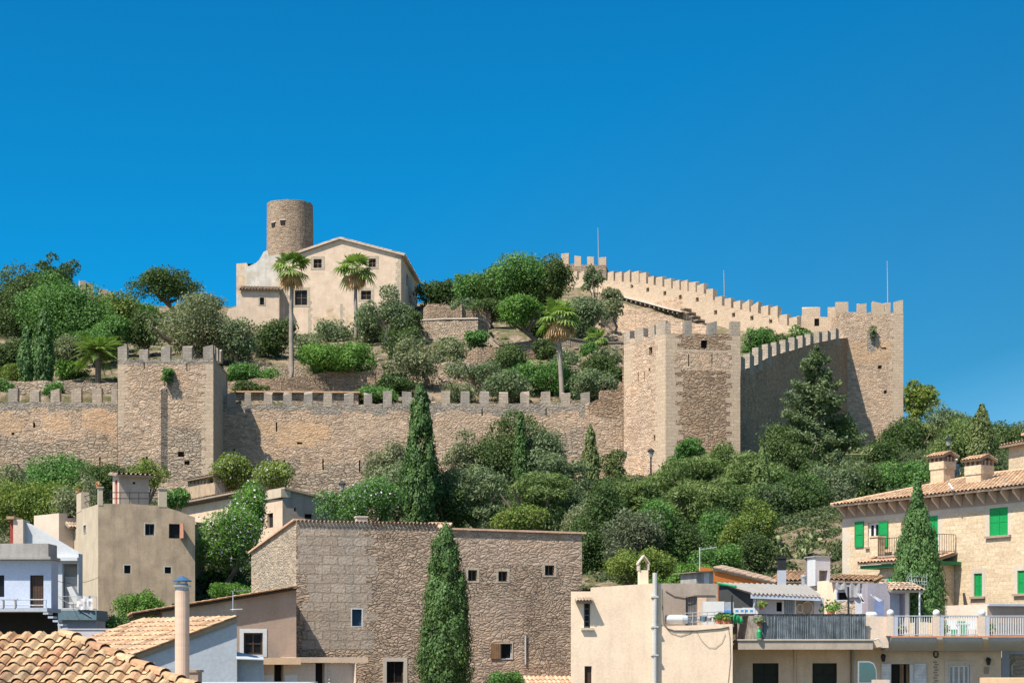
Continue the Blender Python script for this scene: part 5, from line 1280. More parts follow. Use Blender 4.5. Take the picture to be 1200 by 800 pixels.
# peach porch block in front
F = Fpx(290, 83, 432, 85.5); zb = low(-7); t = thing('porch_block', 'peach porch with an orange flat slab in front of the stone house', 'porch', F.at(F.L/2,0,zb))
mb = MB(); mb.box(F, F.u(292), F.u(347), -.8, 1.6, F.z(320,778), F.z(320,770)); tag(mb.build('slab', M['peachslab'], t), 'bright orange front slab')
mb = MB(); mb.box(F, F.u(347.2), F.u(432), .1, 3, F.z(390,776), F.z(390,769.5)); mb.build('slab', M['peach2'], t)
ops = [F.rect(324,776,335,830), F.rect(372.5,776,383.5,830)]
mb = MB(); mb.facade(F, F.u(309), F.u(417), zb, [(0, F.z(350,776.5)), (F.L, F.z(350,776.5))], ops, .5, 0, d=.4); mb.shell(F, F.u(309), F.u(417), 3, zb, F.z(350,777), F.z(350,777), top=False); mb.build('wall', [M['peach3']], t); dark_back(t, F, ops, .85, 'doorway', 'dark')
for a, b in ((309.5,323),(336.5,351)):
    mb = MB(); mb.box(F, F.u(a), F.u(b), .36, .395, zb, F.z(340,790)); mb.build('panel', M['whitep'], t)
mb = MB()
for i in range(14): mb.ball(F.at(F.u(388), .34, F.z(388, 780+i*4)), .05, 0, 8, 5)
mb.build('bead_curtain', M['whitep'], t)

# ---- front tiled roof, nearest -----------------------------------------
E0 = P(-30, 746, 23.6); u_ = Vector((1, 0, 0)); sl = Vector((0, math.cos(R(19)), math.sin(R(19))))
HB = P(74, 746, 23.6); wtop = HB.x-E0.x; Ls = 4.2; O = Vector((E0.x, E0.y, E0.z))-sl*Ls
hip = lambda v: wtop+(Ls-v)*math.cos(R(19))*1.07
t = thing('tiled_roof_house', 'near house whose sandy clay tiled hip roof fills the lower left corner', 'house', (O.x+3, O.y+2, low(-9)), 'houses of the town')
wmax = hip(0)
tile_roof('roof', t, O, u_*(wmax+.3), sl*Ls, M['tile_front'], .205, .33, clip=lambda u, v: u < hip(v)-.05, poly=[(0,0),(hip(0),0),(hip(Ls),Ls),(0,Ls)], seed=21)
# tiles of the right hip slope and the hip capping
Hs = Vector((-math.cos(R(19)), 0, math.sin(R(19)))); O2 = O+u_*hip(0); 
mb = MB(); p0, p1 = O+u_*hip(0)+Vector((0,0,.02)), O+u_*hip(Ls)+sl*Ls+Vector((0,0,.02)); nn = int((p1-p0).length/.34)
for i in range(nn):
    a = p0.lerp(p1, i/nn); b_ = p0.lerp(p1, (i+1.12)/nn); d = (b_-a).normalized(); s = d.cross(Vector((0,0,1))).normalized(); b0 = len(mb.v)
    for q, (c, rr, lf) in enumerate(((a,.10,.035),(b_,.08,.01))):
        for k in range(7):
            an = math.pi*k/6; mb.v.append(tuple(c+s*math.cos(an)*rr+Vector((0,0,math.sin(an)*rr*.9+lf))))
    for k in range(6): mb.f.append((b0+k,b0+k+1,b0+8+k,b0+7+k)); mb.m.append(0)
mb.build('hip_tiles', M['tile_front'], t)
mb = MB(); mb.wb((O.x+2.6, O.y+4.2, low(-9)), 5.4, 7.2, O.z-low(-9)-.15); mb.build('wall', M['peach3'], t)
# clay flue with blue cowl
D = 27.5; b = P(213.5, 790, D); t = thing('chimney_flue', 'tall round clay flue with blue conical cowl rising from the blue grey house', 'chimney', tuple(b))
zt = P(213.5, 692, D).z; r = 8.4/FPX*D
mb = MB(); mb.lathe((b.x,b.y,0), [(0,b.z-.3),(r*1.0,b.z-.3),(r,zt),(r*.8,zt),(0,zt)], 20); mb.build('pipe', M['flue'], t, False)
mb = MB(); mb.lathe((b.x,b.y,0), [(r*.9,zt),(r*.95,zt+.02),(r*.95,zt+.05),(r*1.25,zt+.07),(r*1.25,zt+.085),(r*.85,zt+.09),(r*.82,zt+.12)], 20); mb.build('collar', M['greymetal'], t)
mb = MB()
for k in range(4):
    a = math.pi/4+k*math.pi/2; mb.tube([(b.x+math.cos(a)*r*.75,b.y+math.sin(a)*r*.75,zt+.09),(b.x+math.cos(a)*r*.75,b.y+math.sin(a)*r*.75,zt+.17)], .008, 5)
mb.build('struts', M['greymetal'], t)
mb = MB(); mb.lathe((b.x,b.y,0), [(0,zt+.155),(r*1.32,zt+.15),(r*1.32,zt+.165),(.012,zt+.245),(0,zt+.25)], 20); mb.build('cowl', M['bluemetal'], t)
mb = MB(); q = P(229, 800, 28); mb.wb((q.x,q.y,q.z-.6), .16, .3, .78); mb.wb((q.x,q.y,q.z+.18), .21, .34, .04); tag(mb.build('chimney_stub', M['brown']), 'low brown chimney stub at the foot of the clay flue', 'chimney')
mb = MB(); mb.wb((P(215,800,29).x, P(215,800,29).y+1, low(-9)), 4, 3, P(215,802,28).z-low(-9)); tag(mb.build('flat_roof_annex', M['bluegrey']), 'blue grey flat annex under the clay flue, mostly out of view', 'annex')
# ------------------------------------------------------------------ houses on the right
# ---- peach house with the roof terrace ----------------------------------
F = Fpx(668, 76, 867, 76.8); zb = low(-7)
t = thing('terrace_house', 'plain peach rendered house with a cluttered roof terrace and a tall grey drainpipe', 'house', F.at(F.L/2, 0, zb), 'houses of the town')
uL, uR, uS = F.u(669), F.u(858.5), F.u(775)
ops = [F.rect(684.3,705.5,691.8,735), F.rect(685,780,693.5,830)]
kn = F.k([(669,692.5),(692,692.5),(692.1,688),(768,683),(775,683),(775.1,733.5),(858.5,730.5)])
mb = MB(); mb.facade(F, uL, uR, zb, kn, ops, .25, 0)
Fs = Fr(F.at(uR,0,0), F.at(uR,6,0)); mb.facade(Fs, 0, 6, zb, [(0, kn[-1][1]),(6, kn[-1][1])], [], .2, 1)  # return face in a darker peach, its shade put into the colour
zt = F.z(720, 686)
uLb = F.shift(8).u(673)
mb.poly([F.at(uLb,8,zb),F.at(uL,0,zb),F.at(uL,0,F.z(680,692)),F.at(uLb,8,F.z(680,692))]); mb.poly([F.at(uS,0,zb),F.at(uS,8,zb),F.at(uS,8,F.z(768,683.5)),F.at(uS,0,F.z(768,683.5))])
mb.poly([F.at(uS,8,zb),F.at(uLb,8,zb),F.at(uLb,8,F.z(680,692)),F.at(uS,8,F.z(768,683.5))]); mb.poly([F.at(uL,0,F.z(680,692)),F.at(uS,0,F.z(768,683.5)),F.at(uS,8,F.z(768,683.5)),F.at(uLb,8,F.z(680,692))])
zf = F.z(815, 751)
mb.poly([F.at(uS,0,zf),F.at(uR,0,zf),F.at(uR,6,zf),F.at(uS,6,zf)], 1)
mb.box(F, uS, uR, .18, .2, zf, F.z(815, 735.5), 0); 
mb.poly([F.at(uS+.02,0,F.z(776,733.5)),F.at(uR,0,kn[-1][1]),F.at(uR,.2,kn[-1][1]),F.at(uS+.02,.2,F.z(776,733.5))])
mb.build('wall', [M['peach'], M['peach2']], t)
# back wall of the terrace
Fb = F.shift(4.6); ob = [Fb.rect(803.5,698.5,817,745)]
mb = MB(); mb.facade(Fb, uS, Fb.u(841), zf, [(0, Fb.z(800,683)), (30, Fb.z(840,684))], ob, .15, 0); mb.shell(Fb, uS, Fb.u(841), 3, zf, Fb.z(800,683), Fb.z(840,684), left=False)
mb.build('back_wall', [M['greybrown'], M['peach2']], t); dark_back(t, Fb, ob, .12, 'door', 'greydoor')
u0, u1 = ob[0][1], Fb.u(828); mb = MB(); mb.box(Fb, ob[0][0]-.2, u1, -.03, .005, zf, Fb.z(815, 697)) if False else mb.box(Fb, u0+.02, u1, -.03, .005, zf, Fb.z(815, 700)); mb.build('door_surround', M['peach2'], t)
window(t, F, ops[0], .12, 'greydoor', .06, (0, 3), pane='glass', sill='stonetrim')
window(t, F, ops[1], .12, None, pane='wood_d')
p0 = Vector(F.at(F.u(673.5), -.42, F.z(682,704.5))); tile_roof('awning', t, p0, Vector(F.at(F.u(692),0,0))-Vector(F.at(F.u(673.5),0,0)), Vector(F.at(0,.42,.14))-Vector(F.at(0,0,0)), M['tile_old'], .15, .4)
pipe(t, [F.at(F.u(766.5),-.14,zb), F.at(F.u(766.5),-.14,F.z(766,735)), F.at(F.u(767),-.14,F.z(766,671))], .115, 'pipe', seg=10)
for y in (700, 735, 768):
    mb = MB(); z = F.z(766, y); mb.box(F, F.u(766.5)-.15, F.u(766.5)+.15, -.27, -.002, z, z+.07); mb.build('pipe_clamp', M['pipe'], t)
u, z = F.u(757), F.z(757, 684); mb = MB(); mb.box(F, u-.2, u+.2, .5, .95, z-.3, F.z(757,667)); ch = mb.build('chimney', M['peach'], t)
zc = F.z(757,667); a, b = u-.27, u+.27
mb = MB(); 
mb.box(F, u-.24, u-.18, .45, 1.0, zc, zc+.3); mb.box(F, u+.18, u+.24, .45, 1.0, zc, zc+.3)
mb.hexa([F.at(a,.42,zc+.25),F.at(u,.42,zc+.62),F.at(u,1.03,zc+.62),F.at(a,1.03,zc+.25),F.at(a,.42,zc+.32),F.at(u,.42,zc+.69),F.at(u,1.03,zc+.69),F.at(a,1.03,zc+.32)])
mb.hexa([F.at(u,.42,zc+.62),F.at(b,.42,zc+.25),F.at(b,1.03,zc+.25),F.at(u,1.03,zc+.62),F.at(u,.42,zc+.69),F.at(b,.42,zc+.32),F.at(b,1.03,zc+.32),F.at(u,1.03,zc+.69)])
mb.build('chimney_cap', M['stonetrim'], ch)
def cable(pts, lab, sag=.0, r=.014, mat='timber'):
    mb = MB(); mb.tube(pts, r, 5); return mb.build('cable', M[mat], t)
cv = lambda ps, d=-.025: [F.at(F.u(x), d, F.z(x, y)) for x, y in ps]
cable(cv([(776,690),(776.5,715),(778,730),(782,736),(790,738.5),(815,738.5),(845,736),(854,734)]), '', r=.03)
cable(cv([(778,732),(786,741),(797,744.5),(808,741),(814,738)]), '', r=.01)
cable(cv([(816,739),(822,750),(830,758),(838,758.5),(846,752),(850,742)]), '', r=.008)
cable(cv([(853,734),(855,745),(856,770),(853,800)]), '', r=.01)
cable([Fb.at(Fb.u(x), -.03, Fb.z(x, y)) for x, y in ((780,692),(790,698),(802,700),(815,697),(838,697))], '', r=.02)
# things on the terrace
def P_(px, py, d=0): 
    u = F.shift(d).u(px); return Vector(F.at(u, d, F.shift(d).z(px, py)))
a, b = P_(780,725.5,.3), P_(799,725.5,.3); t = thing('water_tank', 'white cylindrical tank lying on its side on the terrace parapet', 'tank', tuple(P_(789,731.5,.3)))
mb = MB(); mb.tube([a, b], .215, 18); mb.build('tank_body', M['plastic_w'], t, False); mb = MB(); mb.tube([b+Vector((.002,0,0)), b+Vector((.25,0,0))], [.2,.19], 16); mb.tube([b+Vector((.24,0,0)), b+Vector((.3,0,0))], .09, 10); mb.build('end_cap', M['concrete_d'], t)
t = thing('storage_box', 'large white box cabinet on the terrace of the peach house', 'box', tuple(P_(838,725,2.4)))
q = P_(838,724,2.4); mb = MB(); mb.wb((q.x-.1,q.y,q.z-.4), .98, .6, 1.17); mb.build('cabinet', M['plastic_w'], t); mb = MB(); mb.wb((q.x+.62,q.y,q.z-.4), .42, .58, 1.15); mb.build('side_cabinet', M['greymetal'], t)
t = thing('metal_rack', 'low metal rack of pipes and pans along the terrace parapet', 'rack', tuple(P_(815,730,.5)))
mb = MB(); pa, pb = P_(803,729,.5), P_(846,727,.5)
for dz in (0, .28, .42): mb.tube([pa+Vector((0,0,dz)), pb+Vector((0,0,dz))], .02, 5)
for i in range(6):
    q = pa.lerp(pb, i/5); mb.tube([q-Vector((0,0,.3)), q+Vector((0,0,.44))], .018, 5)
mb.build('frame', M['steel'], t)
rg = random.Random(8)
for i in range(7):
    q = pa.lerp(pb, (i+.5)/7)+Vector((0,.12,.02)); s = rg.uniform(.1,.2); mb = MB(); mb.lathe(q, [(0,0),(s*.8,0),(s,s*1.2),(s*.9,s*1.3),(0,s*1.3)], 10); tag(mb.build('bucket', M[rg.choice(['greymetal','steel','concrete_d','plastic_w','teal'])], None), ['dented metal bucket at the left end of the terrace rack','grey bucket second from the left end of the terrace rack','bucket third from the left on the terrace rack','bucket in the middle of the terrace rack','bucket right of the middle of the terrace rack','bucket second from the right end of the terrace rack','bucket at the right end of the terrace rack beside the pots'][i], 'bucket', 'buckets on the terrace rack')
for i, x in enumerate((793,799)):
    q = P_(x, 712, 3.5); mb = MB()
for i, (x, lf) in enumerate(((841.5,'green'),(849,'yellow'),(853.5,'green'))):
    pot(['terracotta pot with dark green plant left in the row of three on the parapet','terracotta pot with yellowish plant in the middle of three on the parapet','terracotta pot with green plant right in the row of three on the parapet'][i], x, 730.5, 76.9, .15, leaf=lf, plant=.22)
q = P_(858,731,.5); t = None
mb = MB(); mb.tube([q-Vector((0,0,.4)), P_(857.5,697,.5)], .045, 6); tag(mb.build('post', M['blackmetal']), 'black metal post at the corner of the cluttered terrace', 'post')
mb = MB(); q = P_(862,727,.8); mb.ball(q+Vector((0,0,.1)), (.2,.18,.22), 0, 10, 7); mb.ball(q+Vector((.22,.05,.0)), (.14,.14,.15)); tag(mb.build('plastic_bag', M['plastic_g']), 'green plastic bag beside the black post', 'bag')
t = thing('work_bench', 'dark bench with white crates on the terrace', 'bench', tuple(P_(858,722,1.6))); pa, pb = P_(843,719,1.6), P_(884,720.5,2.4)
mb = MB(); mb.hexa([pa,pb,pb+Vector((0,.5,0)),pa+Vector((0,.5,0)),pa+Vector((0,0,.08)),pb+Vector((0,0,.08)),pb+Vector((0,.5,.08)),pa+Vector((0,.5,.08))]); mb.build('bench_top', M['wood_d'], t)
for f in (.05,.5,.95):
    q = pa.lerp(pb, f)+Vector((0,.2,-1.2)); mb = MB(); mb.wb(q, .07, .07, 1.2); mb.build('leg', M['wood_d'], t)
for i, (x, m, w, h, lab) in enumerate(((866,'plastic_w',.5,.26,'white crate left on the dark terrace bench'),(877,'plastic_w',.55,.28,'white crate with dark slots right on the dark terrace bench'),(853,'plastic_b',.38,.16,'blue plastic tub on the dark terrace bench'))):
    q = P_(x, 719.3-.0, 2.0); t = thing('crate', lab, 'crate', tuple(q), 'crates on the terrace bench'); mb = MB(); mb.wb((q.x,q.y,q.z+.02), w, .35, h); mb.build('box', M[m], t)
    if i < 2:
        for s in (-.12,.12):
            mb = MB(); mb.wb((q.x+s,q.y-.178,q.z+.1), .14, .006, .1); mb.build('slot', M['plastic_b'], t)
# corrugated shelter
G = Fpx(841, 82, 962, 79); zg = zf
t = thing('roof_shelter', 'lean-to shelter with a pale corrugated roof, netting and a curtain on the roof terrace', 'shelter', G.at(G.L/2, 0, zg))
pf = [P(880,695,79.2), P(962,698,79.2)]; pk = [P(836,682.3,85.5), P(944,685,86)]
mb = MB(); n = 64; rows = 6
for j in range(rows+1):
    for i in range(n+1):
        a = pf[0].lerp(pf[1], i/n); b = pk[0].lerp(pk[1], i/n); q = a.lerp(b, j/rows); mb.v.append((q.x, q.y, q.z+.055*math.cos(i/n*2*math.pi*17)))
for j in range(rows):
    for i in range(n): b = j*(n+1)+i; mb.f.append((b,b+1,b+n+2,b+n+1)); mb.m.append(0)
mb.build('corrugated_roof', M['corr'], t, True)
fb = [(-.05), ]; mb = MB(); mb.hexa([pf[0]+Vector((0,.05,-.22)),pf[1]+Vector((0,.05,-.22)),pf[1]+Vector((0,.12,-.22)),pf[0]+Vector((0,.12,-.22)),pf[0]+Vector((0,.05,-.03)),pf[1]+Vector((0,.05,-.03)),pf[1]+Vector((0,.12,-.03)),pf[0]+Vector((0,.12,-.03))]); mb.build('fascia', M['concrete_d'], t)
Gw = Fpx(884, 80, 966, 80); og = [Gw.rect(910,705,919,716)]
mb = MB(); mb.facade(Gw, 0, Gw.L, zg, [(0, Gw.z(890,697.5)), (Gw.L, Gw.z(965,700))], og, .3, 0, [(Gw.u(932), Gw.u(954), zg, 40, 1)]); mb.shell(Gw, 0, Gw.L, 5, zg, Gw.z(890,698), Gw.z(965,700), top=False); mb.build('wall', [M['lilac'], M['brown']], t); dark_back(t, Gw, og, .28, 'window', 'dark')
mb = MB(); p0, p1, p2, p3 = P(842,683.5,84.5), P(885,696,80.2), P(885,725,80.2), P(842,723,84.5); mb.poly([p3,p2,p1,p0]); d = Vector((.04,.04,0)); mb.poly([p+d for p in (p0,p1,p2,p3)]); mb.build('netting', M['net'], t)
mb = MB(); mb.tube([P(841,683,84.3), P(856,686,83), P(862,687,82.2)], .07, 6); tag(mb.build('rolled_sheet', M['plastic_g'], t), 'green rolled sheet under the roof edge')
# draped curtain
mb = MB(); n = 22; g = [[Vector(Gw.at(Gw.u(919)+(Gw.u(931)-Gw.u(919))*i/n, -.08+.04*math.sin(i*1.3), Gw.z(925, 703+21*j/4))) for i in range(n+1)] for j in range(5)]
for j in range(4):
    for i in range(n): mb.poly([g[j+1][i],g[j+1][i+1],g[j][i+1],g[j][i]])
mb.build('curtain', M['greymetal'], t, True)
for x in (917.5, 931.5):
    mb = MB(); mb.box(Gw, Gw.u(x)-.05, Gw.u(x)+.05, -.06, -.003, zg, Gw.z(x, 703)); mb.build('door_post', M['whitep'], t)
pipe(t, [P(888,735,79.9), P(887.6,712,79.9), P(889,702,79.9), P(892,697,80)], .06, 'whitep', 'drainpipe'); pipe(t, [P(882.5,725,79.6), P(883,712,79.6), P(885.5,703,79.6), P(885,696,79.6)], .045, 'steel', 'drainpipe')
# arch ornaments
mb = MB()
for cx, rr in ((946,.26),(937.5,.16)):
    c = Vector(Gw.at(Gw.u(cx), -.02, Gw.z(cx, 712)))
    for k in range(20):
        a0, a1 = 2*math.pi*k/20, 2*math.pi*(k+1)/20
        mb.tube([c+Vector((math.cos(a0)*rr,0,math.sin(a0)*rr*1.2)), c+Vector((math.cos(a1)*rr,0,math.sin(a1)*rr*1.2))], .03, 4)
mb.build('wall_ornament', M['stonetrim'], t)
# ---- house with the reed balcony ----------------------------------------
F = Fpx(858, 79, 1182, 79); zb = low(-7); zfl = F.z(1000, 750)
t = thing('balcony_house', 'peach house with a reed screened balcony, a balustraded terrace and shuttered doors', 'house', F.at(F.L/2, 0, zb), 'houses of the town')
ops = [F.rect(882,776.5,912.5,806), F.rect(952,776.5,981,806), F.rect(1044.5,777.5,1066,830), F.rect(1111.5,778.5,1136.5,830)]
uE = F.u(1173.5); mb = MB(); ztop = F.z(1000, 752)
mb.facade(F, 0, uE, zb, [(0, ztop), (uE, ztop)], ops, .25, 0); mb.shell(F, 0, uE, 8, zb, ztop, ztop); mb.build('wall', [M['peach2']], t)
for r in ops[:2]: window(t, F, r, .2, 'shutter_g', .07, (1, 1), pane='shutter_g')
dark_back(t, F, [ops[2]], .24, 'doorway', 'dark')
r = ops[2]; mb = MB(); mb.box(F, r[0]+.43, r[0]+.6, .12, .22, r[2], r[3]); mb.box(F, r[0]+.72, r[0]+.8, .12, .22, r[2], r[3]); mb.build('inner_door', M['wood'], t)
mb = MB(); sw=.1; mb.box(F, r[0]-.12, r[1]+.12, -.03, -.003, r[3]+.002, r[3]+.14); mb.build('lintel', M['peach3'], t)
for a, b in ((1032.5,1043.5),(1071,1085)): shutter(t, F, (F.u(a), F.u(b), zb+1, F.z(1040,777)), 'shutter_w', d=-.08)
mb = MB(); mb.box(F, F.u(1066.2), F.u(1070.5), -.04, -.003, zb+1, F.z(1066,778)); mb.build('door_jamb', M['whitep'], t)
w = window(t, F, ops[3], .1, 'whitep', .09, (3, 0), pane='shutter_l', surround='peach3', sw=.18)
for x, y in ((1034,772),(1157,776)):
    u, z = F.u(x), F.z(x, y); mb = MB(); mb.box(F, u-.04, u+.04, -.2, -.003, z+.2, z+.25); L_ = mb.build('wall_lantern', M['blackmetal'], t); mb = MB(); c = F.at(u, -.2, z-.12); mb.lathe(c, [(0,0),(.07,.02),(.12,.26),(.14,.28),(.03,.36),(0,.38)], 8); mb.build('lamp_body', M['blackmetal'], L_)
u, z = F.u(1096.5), F.z(1096, 766); mb = MB()
for k in range(16):
    a0, a1 = 2*math.pi*k/16, 2*math.pi*(k+1)/16; mb.tube([F.at(u+math.cos(a0)*.1,-.05,z+math.sin(a0)*.15), F.at(u+math.cos(a1)*.1,-.05,z+math.sin(a1)*.15)], .035, 4)
mb.build('wall_ornament', M['blackmetal'], t)
mb = MB()
for i in range(9): mb.box(F, F.u(1096.5)-.12+.06*(i%2), F.u(1096.5)+.06+.06*(i%2), -.03, -.003, F.z(1096,776+i*3.1), F.z(1096,774.2+i*3.1))
mb.build('ceramic_panel', M['brown'], t)
mb = MB(); mb.box(F, F.u(1153), F.u(1158.5), -.04, -.003, F.z(1155,789), F.z(1155,781)); mb.build('house_plaque', M['brown'], t)
pipe(t, [F.at(F.u(931.5),-.07,zb), F.at(F.u(931.5),-.07,ztop)], .05, 'peach2'); pipe(t, [F.at(F.u(997),-.07,zb), F.at(F.u(997),-.07,ztop)], .045, 'timber'); pipe(t, [F.at(F.u(1001.5),-.07,zb), F.at(F.u(1001.5),-.07,ztop)], .04, 'pipe')
# balcony
mb = MB(); dpt = -2.0; Fo = F.shift(dpt); u0, u1 = Fo.u(865), Fo.u(1023)
mb.box(F, u0, u1, dpt, .0, Fo.z(940,760.5), Fo.z(940,750)); mb.build('balcony_slab', M['greybrown'], t)  # slab coloured grey brown for the shadow on its front
mb = MB(); mb.box(F, u0-.05, u1+.05, dpt-.06, .05, Fo.z(940,750)+.004, Fo.z(940,748.5)); mb.build('balcony_edge', M['stonetrim'], t)
mb = MB(); mb.box(Fo, Fo.u(893), Fo.u(1014.5), .02, .07, Fo.z(940,748.4), Fo.z(940,720)); rs = mb.build('reed_screen', M['reed'], t)
mb = MB(); a, b = Fo.at(Fo.u(893),.03,0), F.at(F.u(868),1.2,0); h0, h1 = Fo.z(940,748.4), Fo.z(940,720); mb.hexa([(a[0],a[1],h0),(a[0]+.05,a[1],h0),(b[0]+.05,b[1],h0),(b[0],b[1],h0),(a[0],a[1],h1),(a[0]+.05,a[1],h1),(b[0]+.05,b[1],h1),(b[0],b[1],h1)]); mb.build('reed_screen', M['reed_l'], t)
rg = random.Random(2); mb = MB(); x = Fo.u(893)+.03
while x < Fo.u(1014):
    z0 = Fo.z(940,748.4); mb.tube([Fo.at(x,-.01+rg.uniform(-.012,.012),z0), Fo.at(x+rg.uniform(-.02,.02),0.0,Fo.z(940,720)+rg.uniform(-.04,.07))], .014, 4, caps=False); x += rg.uniform(.05,.1)
mb.build('reeds', M['reed'], rs)
mb = MB(); mb.tube([Fo.at(Fo.u(868),.0,Fo.z(940,719.5)), Fo.at(Fo.u(1015),.0,Fo.z(940,719.5))], .022, 6); mb.build('balcony_rail', M['blackmetal'], t)
q = Vector(Fo.at(Fo.u(889), -.12, Fo.z(889,747.5))); mb = MB(); mb.lathe(q, [(0,0),(.11,0),(.12,.05),(.12,.3),(.05,.4),(.05,.46),(0,.46)], 12); tag(mb.build('watering_bottle', M['plastic_g']), 'bright green plastic bottle at the corner of the reed balcony', 'bottle')
pot('leafy pot hanging at the corner of the reed balcony', 889.5, 733, 77.0, .11, leaf='olive', plant=.28); pot('pot of reddish plants on the balcony rail by the curtain', 893, 714, 79, .12, leaf='yellow', plant=.26)
# pale block between balcony and terrace
mb = MB(); mb.box(Fo, Fo.u(1014.8), Fo.u(1043), .3, 3, Fo.z(1030,758.5), Fo.z(1030,721.5)); mb.build('terrace_block', M['peach3'], t)
mb = MB(); mb.tube([Fo.at(Fo.u(1023),.1,Fo.z(1030,750)), Fo.at(Fo.u(1030),.1,Fo.z(1030,748)), Fo.at(Fo.u(1033),.1,Fo.z(1030,752)), Fo.at(Fo.u(1034),.1,Fo.z(1030,758))], .04, 6); mb.build('pipe', M['pipe'], t)
# terrace on a hollow moulded cornice
uA, uB = Fo.u(1044), Fo.u(1230); zA, zB_ = Fo.z(1100,746.5), Fo.z(1100,762)
mb = MB(); pr = []
for k in range(9):
    f = k/8; a = f*math.pi/2; pr.append((.05+2.0*(1-math.cos(a)) if False else .02+1.9*(math.sin(a))**1.0*0+1.5*f**2.2, zA+(zB_-zA)*f))
for (d0, z0), (d1, z1) in zip(pr, pr[1:]): mb.poly([Fo.at(uA,d0,z0),Fo.at(uB,d0,z0),Fo.at(uB,d1,z1),Fo.at(uA,d1,z1)][::-1])
mb.poly([Fo.at(uA,d,z) for d, z in pr]+[Fo.at(uA,3,zB_),Fo.at(uA,3,zA)]); mb.poly([Fo.at(uA,.02,zA),Fo.at(uB,.02,zA),Fo.at(uB,6,zA),Fo.at(uA,6,zA)]); mb.build('terrace_cornice', M['concrete_d'], t)
mb = MB(); mb.box(Fo, uA, uB, -.05, .35, zA+.004, zA+.07); mb.build('terrace_edge', M['terra'], t)
for x in (1097, 1150.5):
    u = Fo.u(x); mb = MB()
    for (d0, z0), (d1, z1) in zip(pr, pr[1:]): 
        s0, s1 = (zA-z0)*.55, (zA-z1)*.55
        mb.hexa([Fo.at(u+s0,d0-.08,z0),Fo.at(u+s0+.26,d0-.08,z0),Fo.at(u+s0+.26,d0+.1,z0),Fo.at(u+s0,d0+.1,z0),Fo.at(u+s1,d1-.08,z1),Fo.at(u+s1+.26,d1-.08,z1),Fo.at(u+s1+.26,d1+.1,z1),Fo.at(u+s1,d1+.1,z1)])
    mb.build('cornice_bracket', M['stonetrim'], t)
for x in (1043.5, 1097.5, 1151):
    u = Fo.u(x); mb = MB(); mb.box(Fo, u-.15, u+.15, 0, .3, zA+.075, Fo.z(1100,721.5)); pst = mb.build('balustrade_post', M['peach3'], t); mb = MB(); mb.box(Fo, u+.152, u+.34, .02, .28, zA+.075, Fo.z(1100,722.5)); mb.build('post_side', M['concrete_d'], pst)
    mb = MB(); mb.ball(Fo.at(u+.03, .15, Fo.z(1100,717.8)), .17, 0, 12, 8); mb.build('ball_finial', M['whitep'], pst, True)
for a, b in ((1047,1095.5),(1101,1149),(1154.5,1228)):
    ua, ub = Fo.u(a), Fo.u(b); mb = MB(); z0, z1 = zA+.09, Fo.z(1100,720.5)
    mb.box(Fo, ua, ub, .1, .18, z1-.05, z1); mb.box(Fo, ua, ub, .11, .17, z0+.02, z0+.06); rl = mb.build('balustrade_rail', M['steel'], t)
    n = int((ub-ua)/.105); mb = MB()
    for i in range(n+1): u = ua+(ub-ua)*i/n; mb.box(Fo, u-.016, u+.016, .125, .157, z0, z1-.051)
    mb.build('balusters', M['whitep'], rl)
# right end: dark recess and rubble
mb = MB(); Fe = Fpx(1174, 81, 1235, 81); mb.facade(Fe, 0, Fe.L, zb, [(0, Fe.z(1190,760)), (Fe.L, Fe.z(1190,760))], [], .2, 0, [(Fe.u(1183), Fe.L, zb, Fe.z(1190,766), 1)]); mb.build('side_wall', [M['concrete_d'], M['house_side']], t)
mb = MB(); mb.tube([P(1186,790,80.6), P(1186,779,80.6), P(1189,777,80.6)], .03, 5); mb.build('pipe', M['whitep'], t)
q = P(1016.5, 787, 70); t = thing('traffic_mirror', 'rounded grey mirror on a bracket in front of the balcony house', 'mirror', (q.x,q.y,low(-6)))
mb = MB(); mb.v += [(q.x+x*.38, q.y, q.z+z*.45) for x, z in ((-1,1),(.25,1),(.7,.8),(.95,.35),(1,-.1),(1,-1),(-1,-1))]; mb.f.append(tuple(range(7))); mb.m.append(0); mb.v += [(q.x+x*.38, q.y+.08, q.z+z*.45) for x, z in ((-1,1),(.25,1),(.7,.8),(.95,.35),(1,-.1),(1,-1),(-1,-1))]; mb.f.append(tuple(range(13,6,-1))); mb.m.append(0)
mb.build('backing', M['greymetal'], t); mm, nt, bs = newmat('mirror_glass'); bs.inputs['Metallic'].default_value = 1; bs.inputs['Roughness'].default_value = .12; bs.inputs['Base Color'].default_value = (.32,.38,.42,1)
mb = MB(); mb.v += [(q.x+x*.34, q.y-.012, q.z+z*.40) for x, z in ((-1,1),(.25,1),(.7,.8),(.95,.35),(1,-.1),(1,-1),(-1,-1))]; mb.f.append(tuple(range(7))); mb.m.append(0); mb.build('glass', mm, t)
mb = MB(); mb.tube([q+Vector((-.1,.1,-.3)), (q.x-.1,q.y+.1,low(-6))], .04, 6); mb.build('post', M['greymetal'], t)
b = P(1165, 794, 45); mb = MB(); mb.wb((b.x+1.5,b.y+.6,low(-9)), 3.1, 1.2, b.z-low(-9)); tag(mb.build('orange_wall', M['peachslab']), 'top of an orange beige wall in the lower right corner', 'wall')
mb = MB(); b = P(1032, 796, 50); mb.wb((b.x,b.y,low(-9)), .45, .4, b.z-low(-9)); tag(mb.build('low_wall', M['peach3']), 'pale wall top just showing at the bottom edge below the shuttered door', 'wall')
